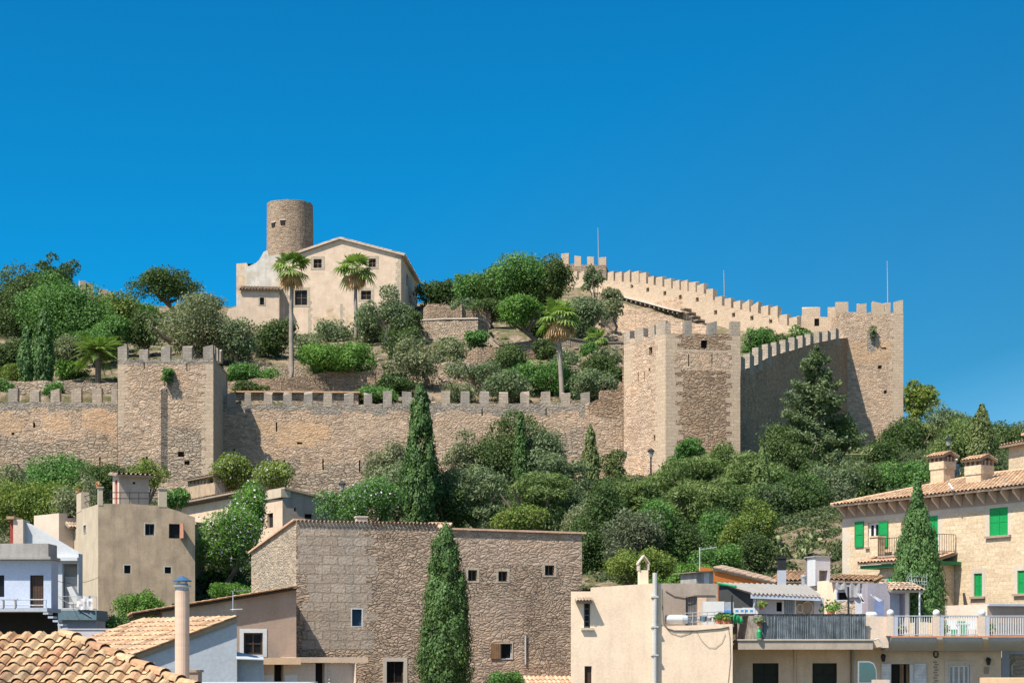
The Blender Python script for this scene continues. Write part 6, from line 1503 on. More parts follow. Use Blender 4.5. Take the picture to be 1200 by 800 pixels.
# terrace furniture and wall behind
K = Fpx(1103, 84.5, 1157, 83.5); K2 = Fr(K.at(K.L,0,0), (K.at(K.L,0,0)[0]+3, K.at(K.L,0,0)[1]+.9)); z0 = zA+.01
t = thing('terrace_outhouse', 'low pale pink outhouse at the back of the balustraded terrace', 'outhouse', K.at(K.L/2,0,z0))
mb = MB(); mb.facade(K, 0, K.L, z0, K.k([(1103,709.5),(1157,707.5)]), [], .2, 0); mb.facade(K2, 0, 3, z0, [(0, K.z(1157,707.5)), (3, K.z(1157,707.5)-.05)], [], .2, 1); mb.poly([K.at(0,0,K.z(1103,709.5)),K.at(K.L,0,K.z(1157,707.5)),K2.at(3,0,K.z(1157,707.5)-.05),K.at(0,3,K.z(1103,709.5))]); mb.build('wall', [M['peach3'], M['brown']], t)  # right-hand wall coloured brown for the shade on it
mb = MB(); mb.box(K2, 0, 3.2, -.15, .3, K.z(1157,709.5), K.z(1157,707)); mb.build('roof_edge', M['concrete_d'], t)
mb = MB(); mb.box(K2, .55, 2.9, -.04, -.003, z0, K.z(1157,729)); mb.build('door', M['shutter_l'], t)
mb = MB(); q = P(1121, 746, 83.2); mb.wb((q.x,q.y,z0), 1.0, .1, .86); tag(mb.build('folding_screen', M['plastic_g']), 'bright green panel standing behind the balustrade', 'panel')
for i, (x, D, lab) in enumerate(((1117,81,'white plastic chair in front of the green panel on the terrace'),(1139,81.3,'white plastic chair right of the green panel on the terrace'))):
    q = P(x, 746, D); t = thing('plastic_chair', lab, 'chair', (q.x,q.y,z0), 'chairs on the terrace')
    mb = MB(); mb.wb((q.x,q.y,z0+.42), .46, .44, .04); mb.build('seat', M['plastic_w'], t)
    mb = MB(); mb.wb((q.x,q.y+.22,z0+.46), .46, .04, .42); mb.build('backrest', M['plastic_w'], t)
    for s in (-1, 1):
        mb = MB(); mb.wb((q.x+s*.24,q.y,z0+.62), .05, .44, .04); mb.build('armrest', M['plastic_w'], t)
        for w_ in (-1, 1): mb = MB(); mb.wb((q.x+s*.2,q.y+w_*.19,z0), .05, .05, .43); mb.build('leg', M['plastic_w'], t)
q = P(1128.5, 746, 80.7); t = thing('plastic_table', 'small white table between the two chairs on the terrace', 'table', (q.x,q.y,z0)); mb = MB(); mb.wb((q.x,q.y,z0+.66), .6, .5, .04); mb.build('tabletop', M['plastic_w'], t)
for s in (-1, 1):
    for w_ in (-1, 1): mb = MB(); mb.wb((q.x+s*.24,q.y+w_*.2,z0), .04, .04, .66); mb.build('leg', M['plastic_w'], t)
pot('bushy pot behind the balustrade near the right edge', 1161, 745, 78, .16, leaf='greyg', plant=.32); pot('spiky pot behind the middle of the balustrade', 1105, 745, 77.9, .14, leaf='yellow', plant=.36); pot('green pot at the left end of the balustrade', 1056, 745, 77.8, .14, leaf='olive', plant=.3)

# ---- small houses between ------------------------------------------------
F = Fpx(946, 88, 1010, 86); t = thing('terrace_cabin', 'small peach cabin with old roof tiles, draped with a grey cloth', 'cabin', F.at(F.L/2, 0, CZ+1))
ua, um, ub = F.u(944), F.u(979.5), F.u(1017); zb = CZ+.5
Fl = Fr(F.at(ua,1.2,0), F.at(um,0,0)); Fr_ = Fr(F.at(um,0,0), F.at(ub,.5,0))
mb = MB(); mb.facade(Fl, 0, Fl.L, zb, Fl.k([(944,682),(979.5,679)]), [], .2, 0); op = [Fr_.rect(981,693.5,994,702.5)]; mb.facade(Fr_, 0, Fr_.L, zb, Fr_.k([(979.5,679),(1017,683)]), op, .5, 1, [(0, Fr_.u(1002), zb, Fr_.z(990,703.5), 2)]); zq = F.z(980,680); mb.poly([Fl.at(0,0,zq-.05),F.at(um,0,zq-.05),Fr_.at(Fr_.L,0,zq-.1),F.at(ub,4,zq),F.at(ua,4,zq)]); mb.build('wall', [M['peach'], M['concrete_d'], M['house_side']], t); dark_back(t, Fr_, op, .45, 'opening', 'dark')
tile_roof('roof', t, Fr_.at(-.3,-.15,F.z(980,679.5)), Vector(Fr_.at(Fr_.L+.4,0,-.12))-Vector(Fr_.at(0,0,0)), Vector(Fr_.at(0,2.2,.35))-Vector(Fr_.at(0,0,0)), M['tile'], .25, .4)
mb = MB(); rg = random.Random(3); xs = [980+i*2.6 for i in range(12)]; g = []
for j in range(6): g.append([Vector(Fr_.at(Fr_.u(x), -.08-.06*math.sin(i*1.9+j*.4)-.05*j*.3, Fr_.z(x, 680.5+(3.0+(1.0 if i < 5 else 4.6))*j*.5+rg.uniform(-.4,.4)))) for i, x in enumerate(xs)])
for j in range(5):
    for i in range(11): mb.poly([g[j+1][i],g[j+1][i+1],g[j][i+1],g[j][i]])
tag(mb.build('cloth', M['cloth_g'], None, True), 'grey cloth draped over the front of the small peach cabin', 'cloth')
# line of white rags
t = thing('clothes_line', 'black post with a line of pale rags in front of the peach cabin', 'clothes line', tuple(P(995,722,80))); mb = MB(); mb.tube([P(994.5,728,80), P(994,687,80)], .05, 6); mb.build('post', M['blackmetal'], t); mb = MB(); mb.tube([P(994,690,80), P(1015,690,80.5)], .008, 4); mb.build('line', M['steel'], t)
for i, (x, a) in enumerate(((1003,.3),(1007,-.15),(1019,.9),(1021,1.2))):
    p = P(x, 694+i, 80.3); mb = MB(); q = p+Vector((.45*math.sin(a+.5),0,-.45*math.cos(a*.8))); mb.hexa([p,p+Vector((.1,0,0)),p+Vector((.1,.03,0)),p+Vector((0,.03,0)),q,q+Vector((.09,0,0)),q+Vector((.09,.03,0)),q+Vector((0,.03,0))]); mb.build('rag', M['cloth_w'], t)
pot('large leafy bush in a pot behind the reed screen', 974, 723, 79.5, .2, leaf='bright', plant=.55)
# chimneys
F = Fdir(955.5, 90, 20); Fl = Fdir(955.5, 90, 110); Fl = Fr(Fl.at(Fl.u(946),0,0), F.at(0,0,0)); t = thing('chimney', 'square white chimney block with an open side above the terrace cabin', 'chimney', F.at(.3,0,CZ+3))
op = [F.rect(960,668,970,682)]; ub = F.u(973); zt, z0 = F.z(960,652.5), F.z(960,686)
mb = MB(); mb.facade(F, 0, ub, z0, [(0,zt),(ub,zt)], op, .4, 0); mb.facade(Fl, 0, Fl.L, z0, [(0,zt),(Fl.L,zt)], [], .2, 1); mb.shell(F, 0, ub, 1, z0, zt, zt, left=False); mb.build('stack', [M['lilac'], M['white']], t); dark_back(t, F, op, .38, 'opening', 'brown'); mb = MB(); mb.box(F, -.08, ub+.05, -.06, 1.05, zt+.003, zt+.06); mb.build('cap', M['concrete'], t)  # white stack whose front is coloured lilac for shade, left face white
q = P(916, 682, 92); t = thing('chimney', 'slim chimney with a sooty black top on the old tiled roof', 'chimney', tuple(q)); mb = MB(); mb.wb((q.x,q.y,q.z-.5), .42, .42, 1.15); mb.build('stack', M['concrete_d'], t); mb = MB(); mb.wb((q.x,q.y,q.z+.65), .43, .43, .62); mb.wb((q.x,q.y,q.z+1.27), .52, .52, .1); mb.build('sooty_top', M['blackmetal'], t)
q = P(942, 684, 87); t = thing('vent_pipe', 'short grey metal vent pipe with a cap beside the white chimney', 'vent', tuple(q)); mb = MB(); mb.lathe(q, [(.13,-.4),(.13,.32),(.0,.32)], 12); mb.build('pipe', M['greymetal'], t); mb = MB(); mb.lathe(q, [(.0,.36),(.17,.36),(.17,.44),(.03,.5),(0,.5)], 12); mb.build('cap', M['steel'], t)
# porch with tiled roof
F = Fpx(1017, 82.5, 1075, 83); t = thing('terrace_porch', 'grey lilac porch with a short tiled roof and blue panel left of the balustrade', 'porch', F.at(F.L/2,0,zA)); um, ub = F.u(1040), F.u(1073)
mb = MB(); mb.facade(F, 0, um, zA, F.k([(1017,683),(1040,683)]), [], .2, 0); mb.facade(F, um, F.u(1066), zA, [(0, F.z(1050,692)), (9, F.z(1050,692))], [F.rect(1043,695,1060,760)], .6, 0); mb.shell(F, 0, um, .7, zA, F.z(1017,683), F.z(1040,683)); mb.build('wall', [M['lilac_d']], t); dark_back(t, F, [F.rect(1043,695,1060,760)], .58, 'doorway', 'concrete_d')
tile_roof('roof', t, F.at(um,-.45,F.z(1055,692)), Vector(F.at(ub+.2,0,0))-Vector(F.at(um,0,0)), Vector(F.at(0,1.6,.42))-Vector(F.at(0,0,0)), M['tile_old'], .24, .4)
mb = MB(); mb.box(F, F.u(1060.5), F.u(1064.5), -.05, -.01, zA, F.z(1062,693)); mb.build('pilaster', M['peach3'], t); pipe(t, [F.at(F.u(1073.5),-.4,zA), F.at(F.u(1073.5),-.4,F.z(1073,690))], .045, 'whitep')
mb = MB(); mb.box(F, F.u(1020.5), F.u(1031), -.35, -.28, zA+.3, F.z(1025,703)); mb.box(F, F.u(1031), F.u(1032.2), -.36, -.27, zA, F.z(1025,702.5)); tag(mb.build('panel_board', flat('blue_board', (.17,.22,.36), .6)), 'blue board leaning against the grey lilac porch', 'board')
mb = MB(); q = P(1021, 722, 80.2); mb.lathe(q, [(0,0),(.26,0),(.3,.1),(.2,.22),(0,.22)], 14); tag(mb.build('basin', M['plastic_w']), 'upturned pale basin on the pale terrace block', 'basin')
t = None
mb = MB(); a, b = P(1068,689,82), P(1068,672,82); mb.tube([a,b], .02, 6); c = P(1066,680,82); mb.tube([c, P(1086,681,81.5)], .012, 5)
for i in range(8):
    q = c.lerp(P(1086,681,81.5), i/7); hh = .12+.25*(i > 5); mb.tube([q-Vector((0,.1,hh)), q+Vector((0,.1,hh))], .007, 4)
for s in (-1, 1): mb.tube([c+Vector((-.15,0,0)), c+Vector((.1,0,s*.4))], .015, 4); mb.tube([c+Vector((-.05,0,s*.2)), c+Vector((.8,0,s*.18))], .012, 4)
tag(mb.build('tv_antenna', M['greymetal']), 'television antenna in front of the dark cypress by the porch', 'antenna', 'television antennas')
mb = MB(); a = P(820,668,90); b = P(820,641,90); mb.tube([a,b], .03, 6); c = P(840,640.5,90); mb.tube([b+Vector((-.05,0,-.15)), c], .02, 5)
for i in range(7): q = b.lerp(c, (i+.5)/7)+Vector((0,0,-.08)); mb.tube([q-Vector((0,.22,0)), q+Vector((0,.22,0))], .012, 4)
tag(mb.build('tv_antenna', M['steel']), 'television antenna on a tall pole beside the orange wall', 'antenna', 'television antennas')
# orange walled house
F = Fpx(815, 92, 960, 95); t = thing('orange_house', 'orange walled house with an old brownish tiled roof behind the corrugated shelter', 'house', F.at(F.L/2,0,CZ+2), 'houses of the town')
kn = F.k([(819,663),(840,667),(903,682.5)]); mb = MB(); mb.facade(F, F.u(819), F.u(906), CZ+2, kn+[(F.u(906), F.z(906,683))], [], .2); mb.build('wall', [M['orange_w']], t)
pa, pb = Vector(F.at(F.u(835),-.1,F.z(835,665.5))), Vector(F.at(F.u(906),-.1,F.z(906,683)))
u_ = pb-pa; BK = Vector((1.0, 5.0, .35)); pc = P(819,662.5,93); 
tile_roof('roof', t, pb, BK*1.15, pa-pb, M['tile_old'], .25, .4, seed=4)
mb = MB(); F2 = Fpx(900, 97, 962, 96); P0 = Vector(F2.at(0,-.3,F2.z(900,681))); tile_roof('rear_roof', t, P0, Vector(F2.at(F2.L,0,0))-Vector(F2.at(0,0,0)), Vector(F2.at(0,4,.75))-Vector(F2.at(0,0,0)), M['tile'], .25, .4, seed=6)
mb.box(F2, 0, F2.L, 0, 4, CZ, F2.z(900,681.5)); mb.build('rear_wall', M['peach'], t)
F = Fpx(816, 89, 836, 89.5); t = thing('shed', 'small white and grey shed with a flat dark roof against the orange wall', 'shed', F.at(F.L/2,0,CZ+3)); mb = MB(); mb.facade(F, 0, F.L, CZ+1.5, [(0, F.z(820,671)), (F.L, F.z(836,669.5))], [], .2, 0, [(F.u(825), F.u(831), 0, 60, 1)]); mb.shell(F, 0, F.L, 1.5, CZ+1.5, F.z(820,671), F.z(836,669.5), top=False); mb.build('wall', [M['concrete'], M['white']], t); mb = MB(); mb.hexa([F.at(-.2,-.25,F.z(820,671)),F.at(F.L+.35,-.25,F.z(836,668.8)),F.at(F.L+.35,1.8,F.z(836,668.8)),F.at(-.2,1.8,F.z(820,671)),F.at(-.2,-.25,F.z(820,669.8)),F.at(F.L+.35,-.25,F.z(836,667.6)),F.at(F.L+.35,1.8,F.z(836,667.6)),F.at(-.2,1.8,F.z(820,669.8))]); mb.build('roof', M['timber'], t)

# ---- big house with green shutters --------------------------------------
F0 = Fr(((987-600)/FPX*98, 98), ((987-600)/FPX*98+.553, 98-.833)); F = F0; zb = low(0)
t = thing('stone_villa', 'tall pale stone house with bright green shutters and a wide tiled eave', 'house', F.at(7, 0, zb), 'houses of the town')
uR = F.u(1290); zc = F.z(987, 607.5); ze = F.z(987, 594)
ops = [F.rect(1017,612,1030,640), F.rect(1088,604,1099,648), F.rect(1159.5,594.5,1181,627), F.rect(1141.5,671.5,1151,698.5), F.rect(1192.5,668,1206,695)]
mb = MB(); zo = quoin_zones(F, 987, 1290, zb, zc, 1, True, .44, .62, .4)+[(0, uR, zc-.28, zc, 1)]+[(F.u(1085), F.u(1104), F.z(1095,652), zc, 1), (F.u(1154.5), F.u(1184.5), F.z(1170,628), zc-.05, 1)]
mb.facade(F, 0, uR, zb, [(0, ze), (uR, ze)], ops, .18, 0, zo); mb.shell(F, 0, uR, 9, zb, ze, ze, top=False); mb.build('wall', [M['brickstone'], M['stonetrim']], t)
window(t, F, ops[0], .16, 'whitep', .13, (1, 0), pane='glass', sill='brown')
for a, b in ((1002.5,1012.5),(1030.5,1041.3)): shutter(t, F, (F.u(a), F.u(b), F.z((a+b)/2, 641), F.z((a+b)/2, 611)))
for r, sl in ((ops[1], None), (ops[2], 'brown'), (ops[3], 'brown'), (ops[4], 'brown')):
    mb = MB(); mb.box(F, r[0], r[1], .06, .17, r[2], r[3]); sh = mb.build('shutter', M['green'], t)
    f = MB(); c = (r[0]+r[1])/2; f.box(F, c-.025, c+.025, .035, .058, r[2], r[3]); f.box(F, r[0], r[0]+.05, .04, .058, r[2], r[3]); f.box(F, r[1]-.05, r[1], .04, .058, r[2], r[3])
    for z in (r[2], (r[2]+r[3])/2-.03, r[3]-.06): f.box(F, r[0]+.052, r[1]-.052, .045, .059, z, z+.06)
    f.build('shutter_frame', M['green'], sh)
    if sl: mb = MB(); mb.box(F, r[0]-.22, r[1]+.22, -.14, .05, r[2]-.12, r[2]-.01); mb.build('window_sill', M['brown'], t)
for r in ops[3:]:
    mb = MB(); sw = .2; mb.box(F, r[0]-sw, r[0]-.002, -.02, .05, r[2], r[3]+.26); mb.box(F, r[1]+.002, r[1]+sw, -.02, .05, r[2], r[3]+.26); mb.box(F, r[0], r[1], -.02, .05, r[3]+.002, r[3]+.26); mb.build('window_surround', M['stonetrim'], t)
# cornice and eave
mb = MB(); mb.box(F, -.05, uR, -.07, -.003, zc, zc+.1); mb.box(F, -.05, uR, -.04, -.002, zc+.1, ze-.02); mb.build('cornice', M['brown'], t)
us = []; u = .3
while u < uR-.2: us.append(u); u += .78
eave_corbels(t, F, us, ze-.16, .1, .58, .5, 'peach3')
mb = MB(); mb.box(F, -.1, uR+.5, -.68, 0, ze, ze+.05); mb.build('soffit', M['wood'], t)
Pe = Vector(F.at(-.15, -.78, ze+.06)); E = Vector(F.at(uR+1,0,0))-Vector(F.at(-.15,0,0)); S = Vector(F.at(0,6.0,1.55))-Vector(F.at(0,0,0)); le = E.length; ls = S.length
tile_roof('roof', t, Pe, E, S, M['tile'], .27, .42, clip=lambda u, v: u > v*.95, poly=[(0,0),(le,0),(le,ls),(ls*.95,ls)], seed=31)
mb = MB(); q0, q1 = Pe, Pe+E.normalized()*ls*.95+S; mb.tube([q0+Vector((0,0,.05)), q1+Vector((0,0,.06))], .1, 7); mb.build('hip_tiles', M['tile'], t)
mb = MB(); mb.tube([q1+Vector((0,0,.05)), Pe+E+S+Vector((0,0,.05))], .11, 7); mb.build('ridge_tiles', M['tile'], t)
q = Vector(F.at(0,0,0)); bk = Vector(F.at(-.15, 10.5, ze+.06)); mb = MB(); mb.poly([Pe, q1, Vector(F.at(q1.x*0+ls*.9,5.6,q1.z)), bk]); mb.build('hip_slope', M['tile_old'], t)
mb = MB(); u, z = F.u(1124), F.z(1124, 574); mb.tube([F.at(u,-.8,z+.3), F.at(u+.45,-.95,z-.05)], .05, 6); tag(mb.build('gutter_spout', M['whitep'], t), 'white gutter spout under the eave')
def chimney_v(label, u, d, zb_, zt, w, dp):
    t = thing('chimney', label, 'chimney', F.at(u, d, zb_), 'stone chimneys of the villa'); mb = MB(); zm = zb_+(zt-zb_)*.55
    mb.box(F, u-w/2, u+w/2, d, d+dp, zb_-.6, zm); mb.box(F, u-w/2-.05, u+w/2+.05, d-.05, d+dp+.05, zm+.002, zt-.36); mb.build('stack', M['brickstone'], t)
    mb = MB()
    for i in range(4): x = u-w/2-.04+(w+.08-.12)*i/3; mb.box(F, x, x+.12, d-.04, d+.1, zt-.36, zt-.08)
    for i in range(4): y = d-.04+(dp+.08-.12)*i/3; mb.box(F, u+w/2-.06, u+w/2+.04, y, y+.12, zt-.358, zt-.078)
    mb.box(F, u-w/2, u+w/2-.08, d+.12, d+dp, zt-.359, zt-.079); mb.build('vents', M['brown'], t)
    a = Vector(F.at(u-w/2-.18, d-.2, zt-.07)); e = Vector(F.at(w+.36,0,0))-Vector(F.at(0,0,0))
    tile_roof('cap', t, a, e, Vector(F.at(0,dp/2+.2,.26))-Vector(F.at(0,0,0)), M['tile'], .2, .4); b = Vector(F.at(u+w/2+.18, d+dp+.2, zt-.07)); tile_roof('cap', t, b, -e, Vector(F.at(0,-(dp/2+.2),.26))-Vector(F.at(0,0,0)), M['tile'], .2, .4)
Fz = lambda px, py, d: (F.shift(d).u(px), F.shift(d).z(px, py))
u1, z1 = Fz(1098, 563, 3.4); _, zt1 = Fz(1098, 533.5, 3.4); chimney_v('stone chimney with vents, left of the two on the green shuttered house', u1, 3.4, z1-.3, zt1, .98, .9)
u1, z1 = Fz(1140.5, 574, 1.9); _, zt1 = Fz(1140.5, 537.5, 1.9); chimney_v('stone chimney with vents, nearer the eave of the green shuttered house', u1, 1.9, z1-.2, zt1, 1.05, .95)
G = Fpx(1182, 96, 1240, 92); t = thing('house_tower', 'square stone block with tiled edge rising at the right edge behind the villa roof', 'house', G.at(1,0,CZ+6)); mb = MB(); mb.facade(G, 0, G.L, CZ+5, [(0, G.z(1185,522)), (G.L, G.z(1185,522))], [], .2); mb.shell(G, 0, G.L, 4, CZ+5, G.z(1185,522), G.z(1185,522)); mb.build('wall', [M['brickstone']], t); tile_roof('roof', t, G.at(-.3,-.4,G.z(1185,522)), Vector(G.at(G.L+.5,0,0))-Vector(G.at(0,0,0)), Vector(G.at(0,2.6,.3))-Vector(G.at(0,0,0)), M['tile'], .26, .4)
z0 = G.z(1185,520); mb = MB(); a, b = G.u(1188.5), G.u(1215); zt = G.z(1190,509)
mb.box(G, a, a+.22, .8, 1.4, z0, zt); mb.box(G, a+.75, a+.97, .8, 1.4, z0, zt); mb.box(G, a+.2, a+.8, 1.2, 1.4, z0, zt-.1); mb.build('chimney', M['white'], t); mb = MB(); mb.box(G, a-.2, a+1.2, .6, 1.6, zt+.002, zt+.14); mb.build('chimney_cap', M['tile'], t)
# porch, canopy and balcony
t = [o for o in C.objects if o.get('label', '').startswith('tall pale stone house')][0]
ua, ub = F.u(1007), F.u(1134); zp = F.z(1010, 661.5); dp = 1.7; Fo = F.shift(-dp)
ua, ub = Fo.u(1005), F.u(1131)-.2
tile_roof('canopy', t, F.at(ua,-dp,Fo.z(1006,660)), Vector(F.at(ub,0,0))-Vector(F.at(ua,0,0)), Vector(F.at(0,dp-.55,.3))-Vector(F.at(0,0,0)), M['tile_pink'], .25, .4)
zc2 = Fo.z(1006,660); mb = MB(); mb.box(F, ua+.05, ub-.05, -dp+.15, -.02, zc2-.3, zc2-.12); mb.build('canopy_soffit', M['green_d'], t)
mb = MB(); mb.box(F, ua+1.2, ub-.5, -dp+.55, -.02, zc2-.95, zc2-.302); mb.box(F, ub-2.4, ub-.5, -dp+.56, -.02, zb, zc2-.952); mb.box(F, ua+1.5, ua+2.0, -dp+.56, -.02, zb, zc2-.952); mb.build('porch_wall', M['brickstone'], t)
zd = zc2+.28; mb = MB(); mb.box(F, ua+1.0, ub-.3, -dp+.5, -.01, zd, zd+.1); mb.build('balcony_slab', M['brown'], t)
mb = MB(); upx = F.shift(-1.0).u(1021.5); mb.box(F, upx, upx+.6, -dp+.55, -dp+1.1, zd+.102, zd+1.15); mb.box(F, upx-.06, upx+.66, -dp+.5, -dp+1.15, zd+1.152, zd+1.23); mb.build('balcony_pillar', M['brickstone'], t)
railing(t, [F.at(upx+.6,-dp+.6,zd+.1), F.at(ub-.4,-dp+.6,zd+.1), F.at(ub-.4,-.05,zd+.1)], .95, 'blackmetal', 6, .012, name='balcony_railing')
q = Vector(F.at(F.u(1052)+.2, -2.2, F.z(1052, 684))); 
mb = MB(); mb.tube([F.at(F.u(1131),-.1,F.z(1131,695)), F.at(F.u(1140),-.6,F.z(1140,710))], .06, 6); mb.build('stair_rail', M['blackmetal'], t)
mb = MB(); q = P(1043,681,88); mb.ball(q, (.2,.16,.16)); tag(mb.build('plastic_bucket', M['plastic_g']), 'small bright green tub on the wall below the villa porch', 'tub')

# ---- street lamps, floodlights, person ----------------------------------
def street_lamp(label, px, top, bot, D):
    b = P(px, bot, D); zt = P(px, top, D).z; zg = min(gz(b.x, D), b.z); h = zt-zg; t = thing('street_lamp', label, 'street lamp', (b.x, D, zg), 'street lamps by the castle wall')
    mb = MB(); mb.lathe((b.x,D,zg), [(.16,-.3),(.16,.25),(.09,.4),(.065,h-.95),(.1,h-.9),(.05,h-.85)], 10); mb.build('post', M['blackmetal'], t)
    mb = MB(); mb.lathe((b.x,D,zt), [(.07,-.85),(.13,-.82),(.26,-.35),(.0,-.34)], 6); mb.build('lantern_glass', M['glassl'], t)
    mb = MB(); mb.lathe((b.x,D,zt), [(.33,-.35),(.34,-.3),(.16,-.1),(.05,-.08),(.05,0),(0,.02)], 6); mb.build('lantern_cap', M['blackmetal'], t)
M['glassl'] = flat('lantern_glass', (.42,.40,.36), .3)
street_lamp('black lantern street lamp in front of the castle wall above the stone house', 401, 563, 590, 148)
street_lamp('black lantern street lamp at the foot of the tall corner tower', 762.8, 524.5, 566, 152)
street_lamp('dark street lamp among the trees behind the villa roof', 1111.5, 511, 535, 148)
def flood(label, px, py, D):
    c = P(px, py, D); zg = min(gz(c.x, D), c.z-.5); t = thing('floodlight', label, 'floodlight', (c.x, D, zg), 'floodlights by the castle wall'); mb = MB(); mb.tube([(c.x,D,zg-.2), tuple(c)], .06, 6); mb.tube([c+Vector((-.4,0,0)), c+Vector((.4,0,0))], .04, 6); mb.build('post', M['blackmetal'], t)
    for s in (-.32,.32):
        mb = MB(); mb.hexa([(c.x+s-.26,D-.2,c.z+.02),(c.x+s+.26,D-.2,c.z+.02),(c.x+s+.2,D+.2,c.z-.1),(c.x+s-.2,D+.2,c.z-.1),(c.x+s-.26,D-.1,c.z+.4),(c.x+s+.26,D-.1,c.z+.4),(c.x+s+.2,D+.25,c.z+.25),(c.x+s-.2,D+.25,c.z+.25)]); mb.build('lamp_head', M['bluemetal'] if False else M['blackmetal'], t)
flood('twin floodlight on a post left of the tall corner tower', 727, 534, 150); flood('twin floodlight low in front of the castle wall beside the lantern', 387, 582, 147)
def skin_body(name, pts, edges, mat, parent):
    me = bpy.data.meshes.new(name); off = OFF[parent.name]
    me.from_pydata([tuple(Vector(p[:3])-off) for p in pts], edges, []); o = bpy.data.objects.new(name, me); C.objects.link(o); o.parent = parent
    o.modifiers.new('s', 'SKIN'); sv = me.skin_vertices[0].data
    for i, p in enumerate(pts): sv[i].radius = (p[3], p[3]); sv[i].use_root = (i == 0)
    o.modifiers.new('sub', 'SUBSURF').levels = 1; o.modifiers['sub'].render_levels = 2; me.materials.append(mat); return o
b = P(1120.5, 568.5, 117.5); zg = b.z
mb = MB(); mb.wb((b.x, b.y+.3, min(gz(b.x, b.y), b.z)-1.5), 4.5, 2.2, b.z-min(gz(b.x, b.y), b.z)+1.495); tag(mb.build('stone_landing', M['drystone']), 'small stone landing under the person behind the villa roof', 'landing')
t = thing('person', 'standing person in dark clothes and white cap seen behind the villa roof', 'person', (b.x, b.y, zg)); x, y, z = b.x, b.y, zg
pts = [(x,y,z+.95,.16),(x,y,z+1.2,.155),(x,y,z+1.42,.15),(x,y-.02,z+1.55,.07),(x-.2,y,z+1.42,.07),(x-.28,y-.03,z+1.15,.055),(x-.25,y-.12,z+.9,.045),(x+.2,y,z+1.42,.07),(x+.28,y-.03,z+1.15,.055),(x+.27,y-.1,z+.9,.045),(x-.1,y,z+.85,.1),(x-.11,y-.03,z+.48,.075),(x-.11,y,z+.06,.055),(x+.1,y,z+.85,.1),(x+.12,y-.02,z+.48,.075),(x+.13,y,z+.06,.055)]
skin_body('body', pts, [(0,1),(1,2),(2,3),(2,4),(4,5),(5,6),(2,7),(7,8),(8,9),(0,10),(10,11),(11,12),(0,13),(13,14),(14,15)], flat('dark_clothes', (.03,.05,.07), .9), t)
mb = MB(); mb.ball((x,y-.03,z+1.68), (.085,.105,.125), 0, 12, 8); mb.ball((x,y-.13,z+1.66), (.018,.025,.025)); mb.build('head', M['skin'], t, True)
mb = MB(); mb.ball((x,y-.02,z+1.75), (.115,.125,.085), 0, 12, 8); mb.hexa([(x-.09,y-.22,z+1.73),(x+.09,y-.22,z+1.73),(x+.1,y-.08,z+1.75),(x-.1,y-.08,z+1.75),(x-.09,y-.22,z+1.745),(x+.09,y-.22,z+1.745),(x+.1,y-.08,z+1.77),(x-.1,y-.08,z+1.77)]); mb.build('cap', M['cloth_w'], t, True)
for s in (-1, 1):
    mb = MB(); mb.ball((x+s*.265,y-.13,z+.84), (.035,.03,.06)); 
    for k in range(4): mb.tube([(x+s*.265+(k-1.5)*.016,y-.13,z+.8),(x+s*.265+(k-1.5)*.018,y-.15,z+.73+.008*abs(k-1.5))], .008, 5)
    mb.tube([(x+s*.265-s*.03,y-.14,z+.84),(x+s*.265-s*.045,y-.17,z+.79)], .009, 5); mb.build('hand', M['skin'], t)
# ------------------------------------------------------------------ trees and shrubs
GI = 'trees inside the castle walls'; GO = 'trees below the castle walls'; GR = 'trees right of the castle'; GS = 'shrubs on the castle slope'; GT = 'plants among the houses'
CY = 'cypress trees'
T = tree
# inside, left
T('broadleaf_tree','dark grey green tree cut by the left edge high on the hill','tree',14,318,412,84,212,'round','dark',GI)
T('broadleaf_tree','sparse dark tree whose top pokes highest on the left of the hill','tree',66,303,362,56,222,'sparse','deep',GI)
T('broadleaf_tree','large bushy green tree filling the hill left of the broad tower','tree',72,326,436,108,196,'round','green',GI,depth=.8)
T('broadleaf_tree','rounded yellow green tree by the far left battlements','tree',143,342,396,56,208,'round','yellow',GI)
T('broadleaf_tree','green bushy tree below the yellow green one','tree',128,372,430,50,192,'round','green',GI)
T('broadleaf_tree','grey green bush on the skyline just right of the lone dark tree','tree',240,349,380,56,214,'round','greyg',GI)
T('broadleaf_tree','small green tree at the left foot of the lone dark tree','tree',170,352,376,36,216,'round','green',GI)
T('broadleaf_tree','dark green tree between the two largest of the row below the turret','tree',585,314,362,58,227,'round','deep',GI)
T('broadleaf_tree','dark leafy tree second from the right in the row below the turret','tree',630,306,364,56,227,'round','green',GI)
T('broadleaf_tree','dark tree filling the left end of the hill behind the others','tree',40,322,420,70,226,'round','deep',GI)
T('broadleaf_tree','lone dark tree on the skyline left of the hilltop house','tree',195,317,359,74,222,'round','deep',GI,foot=197)
T('olive_tree','wide grey green olive tree behind the broad tower','tree',222,351,428,142,183,'wispy','olive',GI,depth=.7)
T('olive_tree','grey olive tree overlapping the wide one at its right','tree',276,372,424,56,181,'round','greyg',GI)
T('broadleaf_tree','dark bushy tree below the lean-to of the hilltop house','tree',326,368,424,56,190,'round','dark',GI)
T('cypress_tree','short olive green cypress, taller of the pair at the left','cypress',51,360,447,27,175,'cypress','cypm',CY)
T('cypress_tree','short olive green cypress, lower of the pair at the left','cypress',31,381,447,21,175,'cypress','cypm',CY)
T('broadleaf_tree','low dark tree at the left edge beside the short cypresses','tree',6,392,452,44,182,'round','dark',GI)
date_palm('feathery date palm beside the broad tower on the left',115,413,72,176,'palm trees')
T('shrub','round green shrub on top of the left battlements','shrub',62,446,470,33,171.2,'shrub','green',GS)
T('shrub','green shrub at the left edge above the battlements','shrub',1,443,468,28,171,'shrub','green',GS)
T('shrub','bright green shrubs between the short cypress and the date palm','shrub',84,423,449,46,180,'shrub','bright',GS)
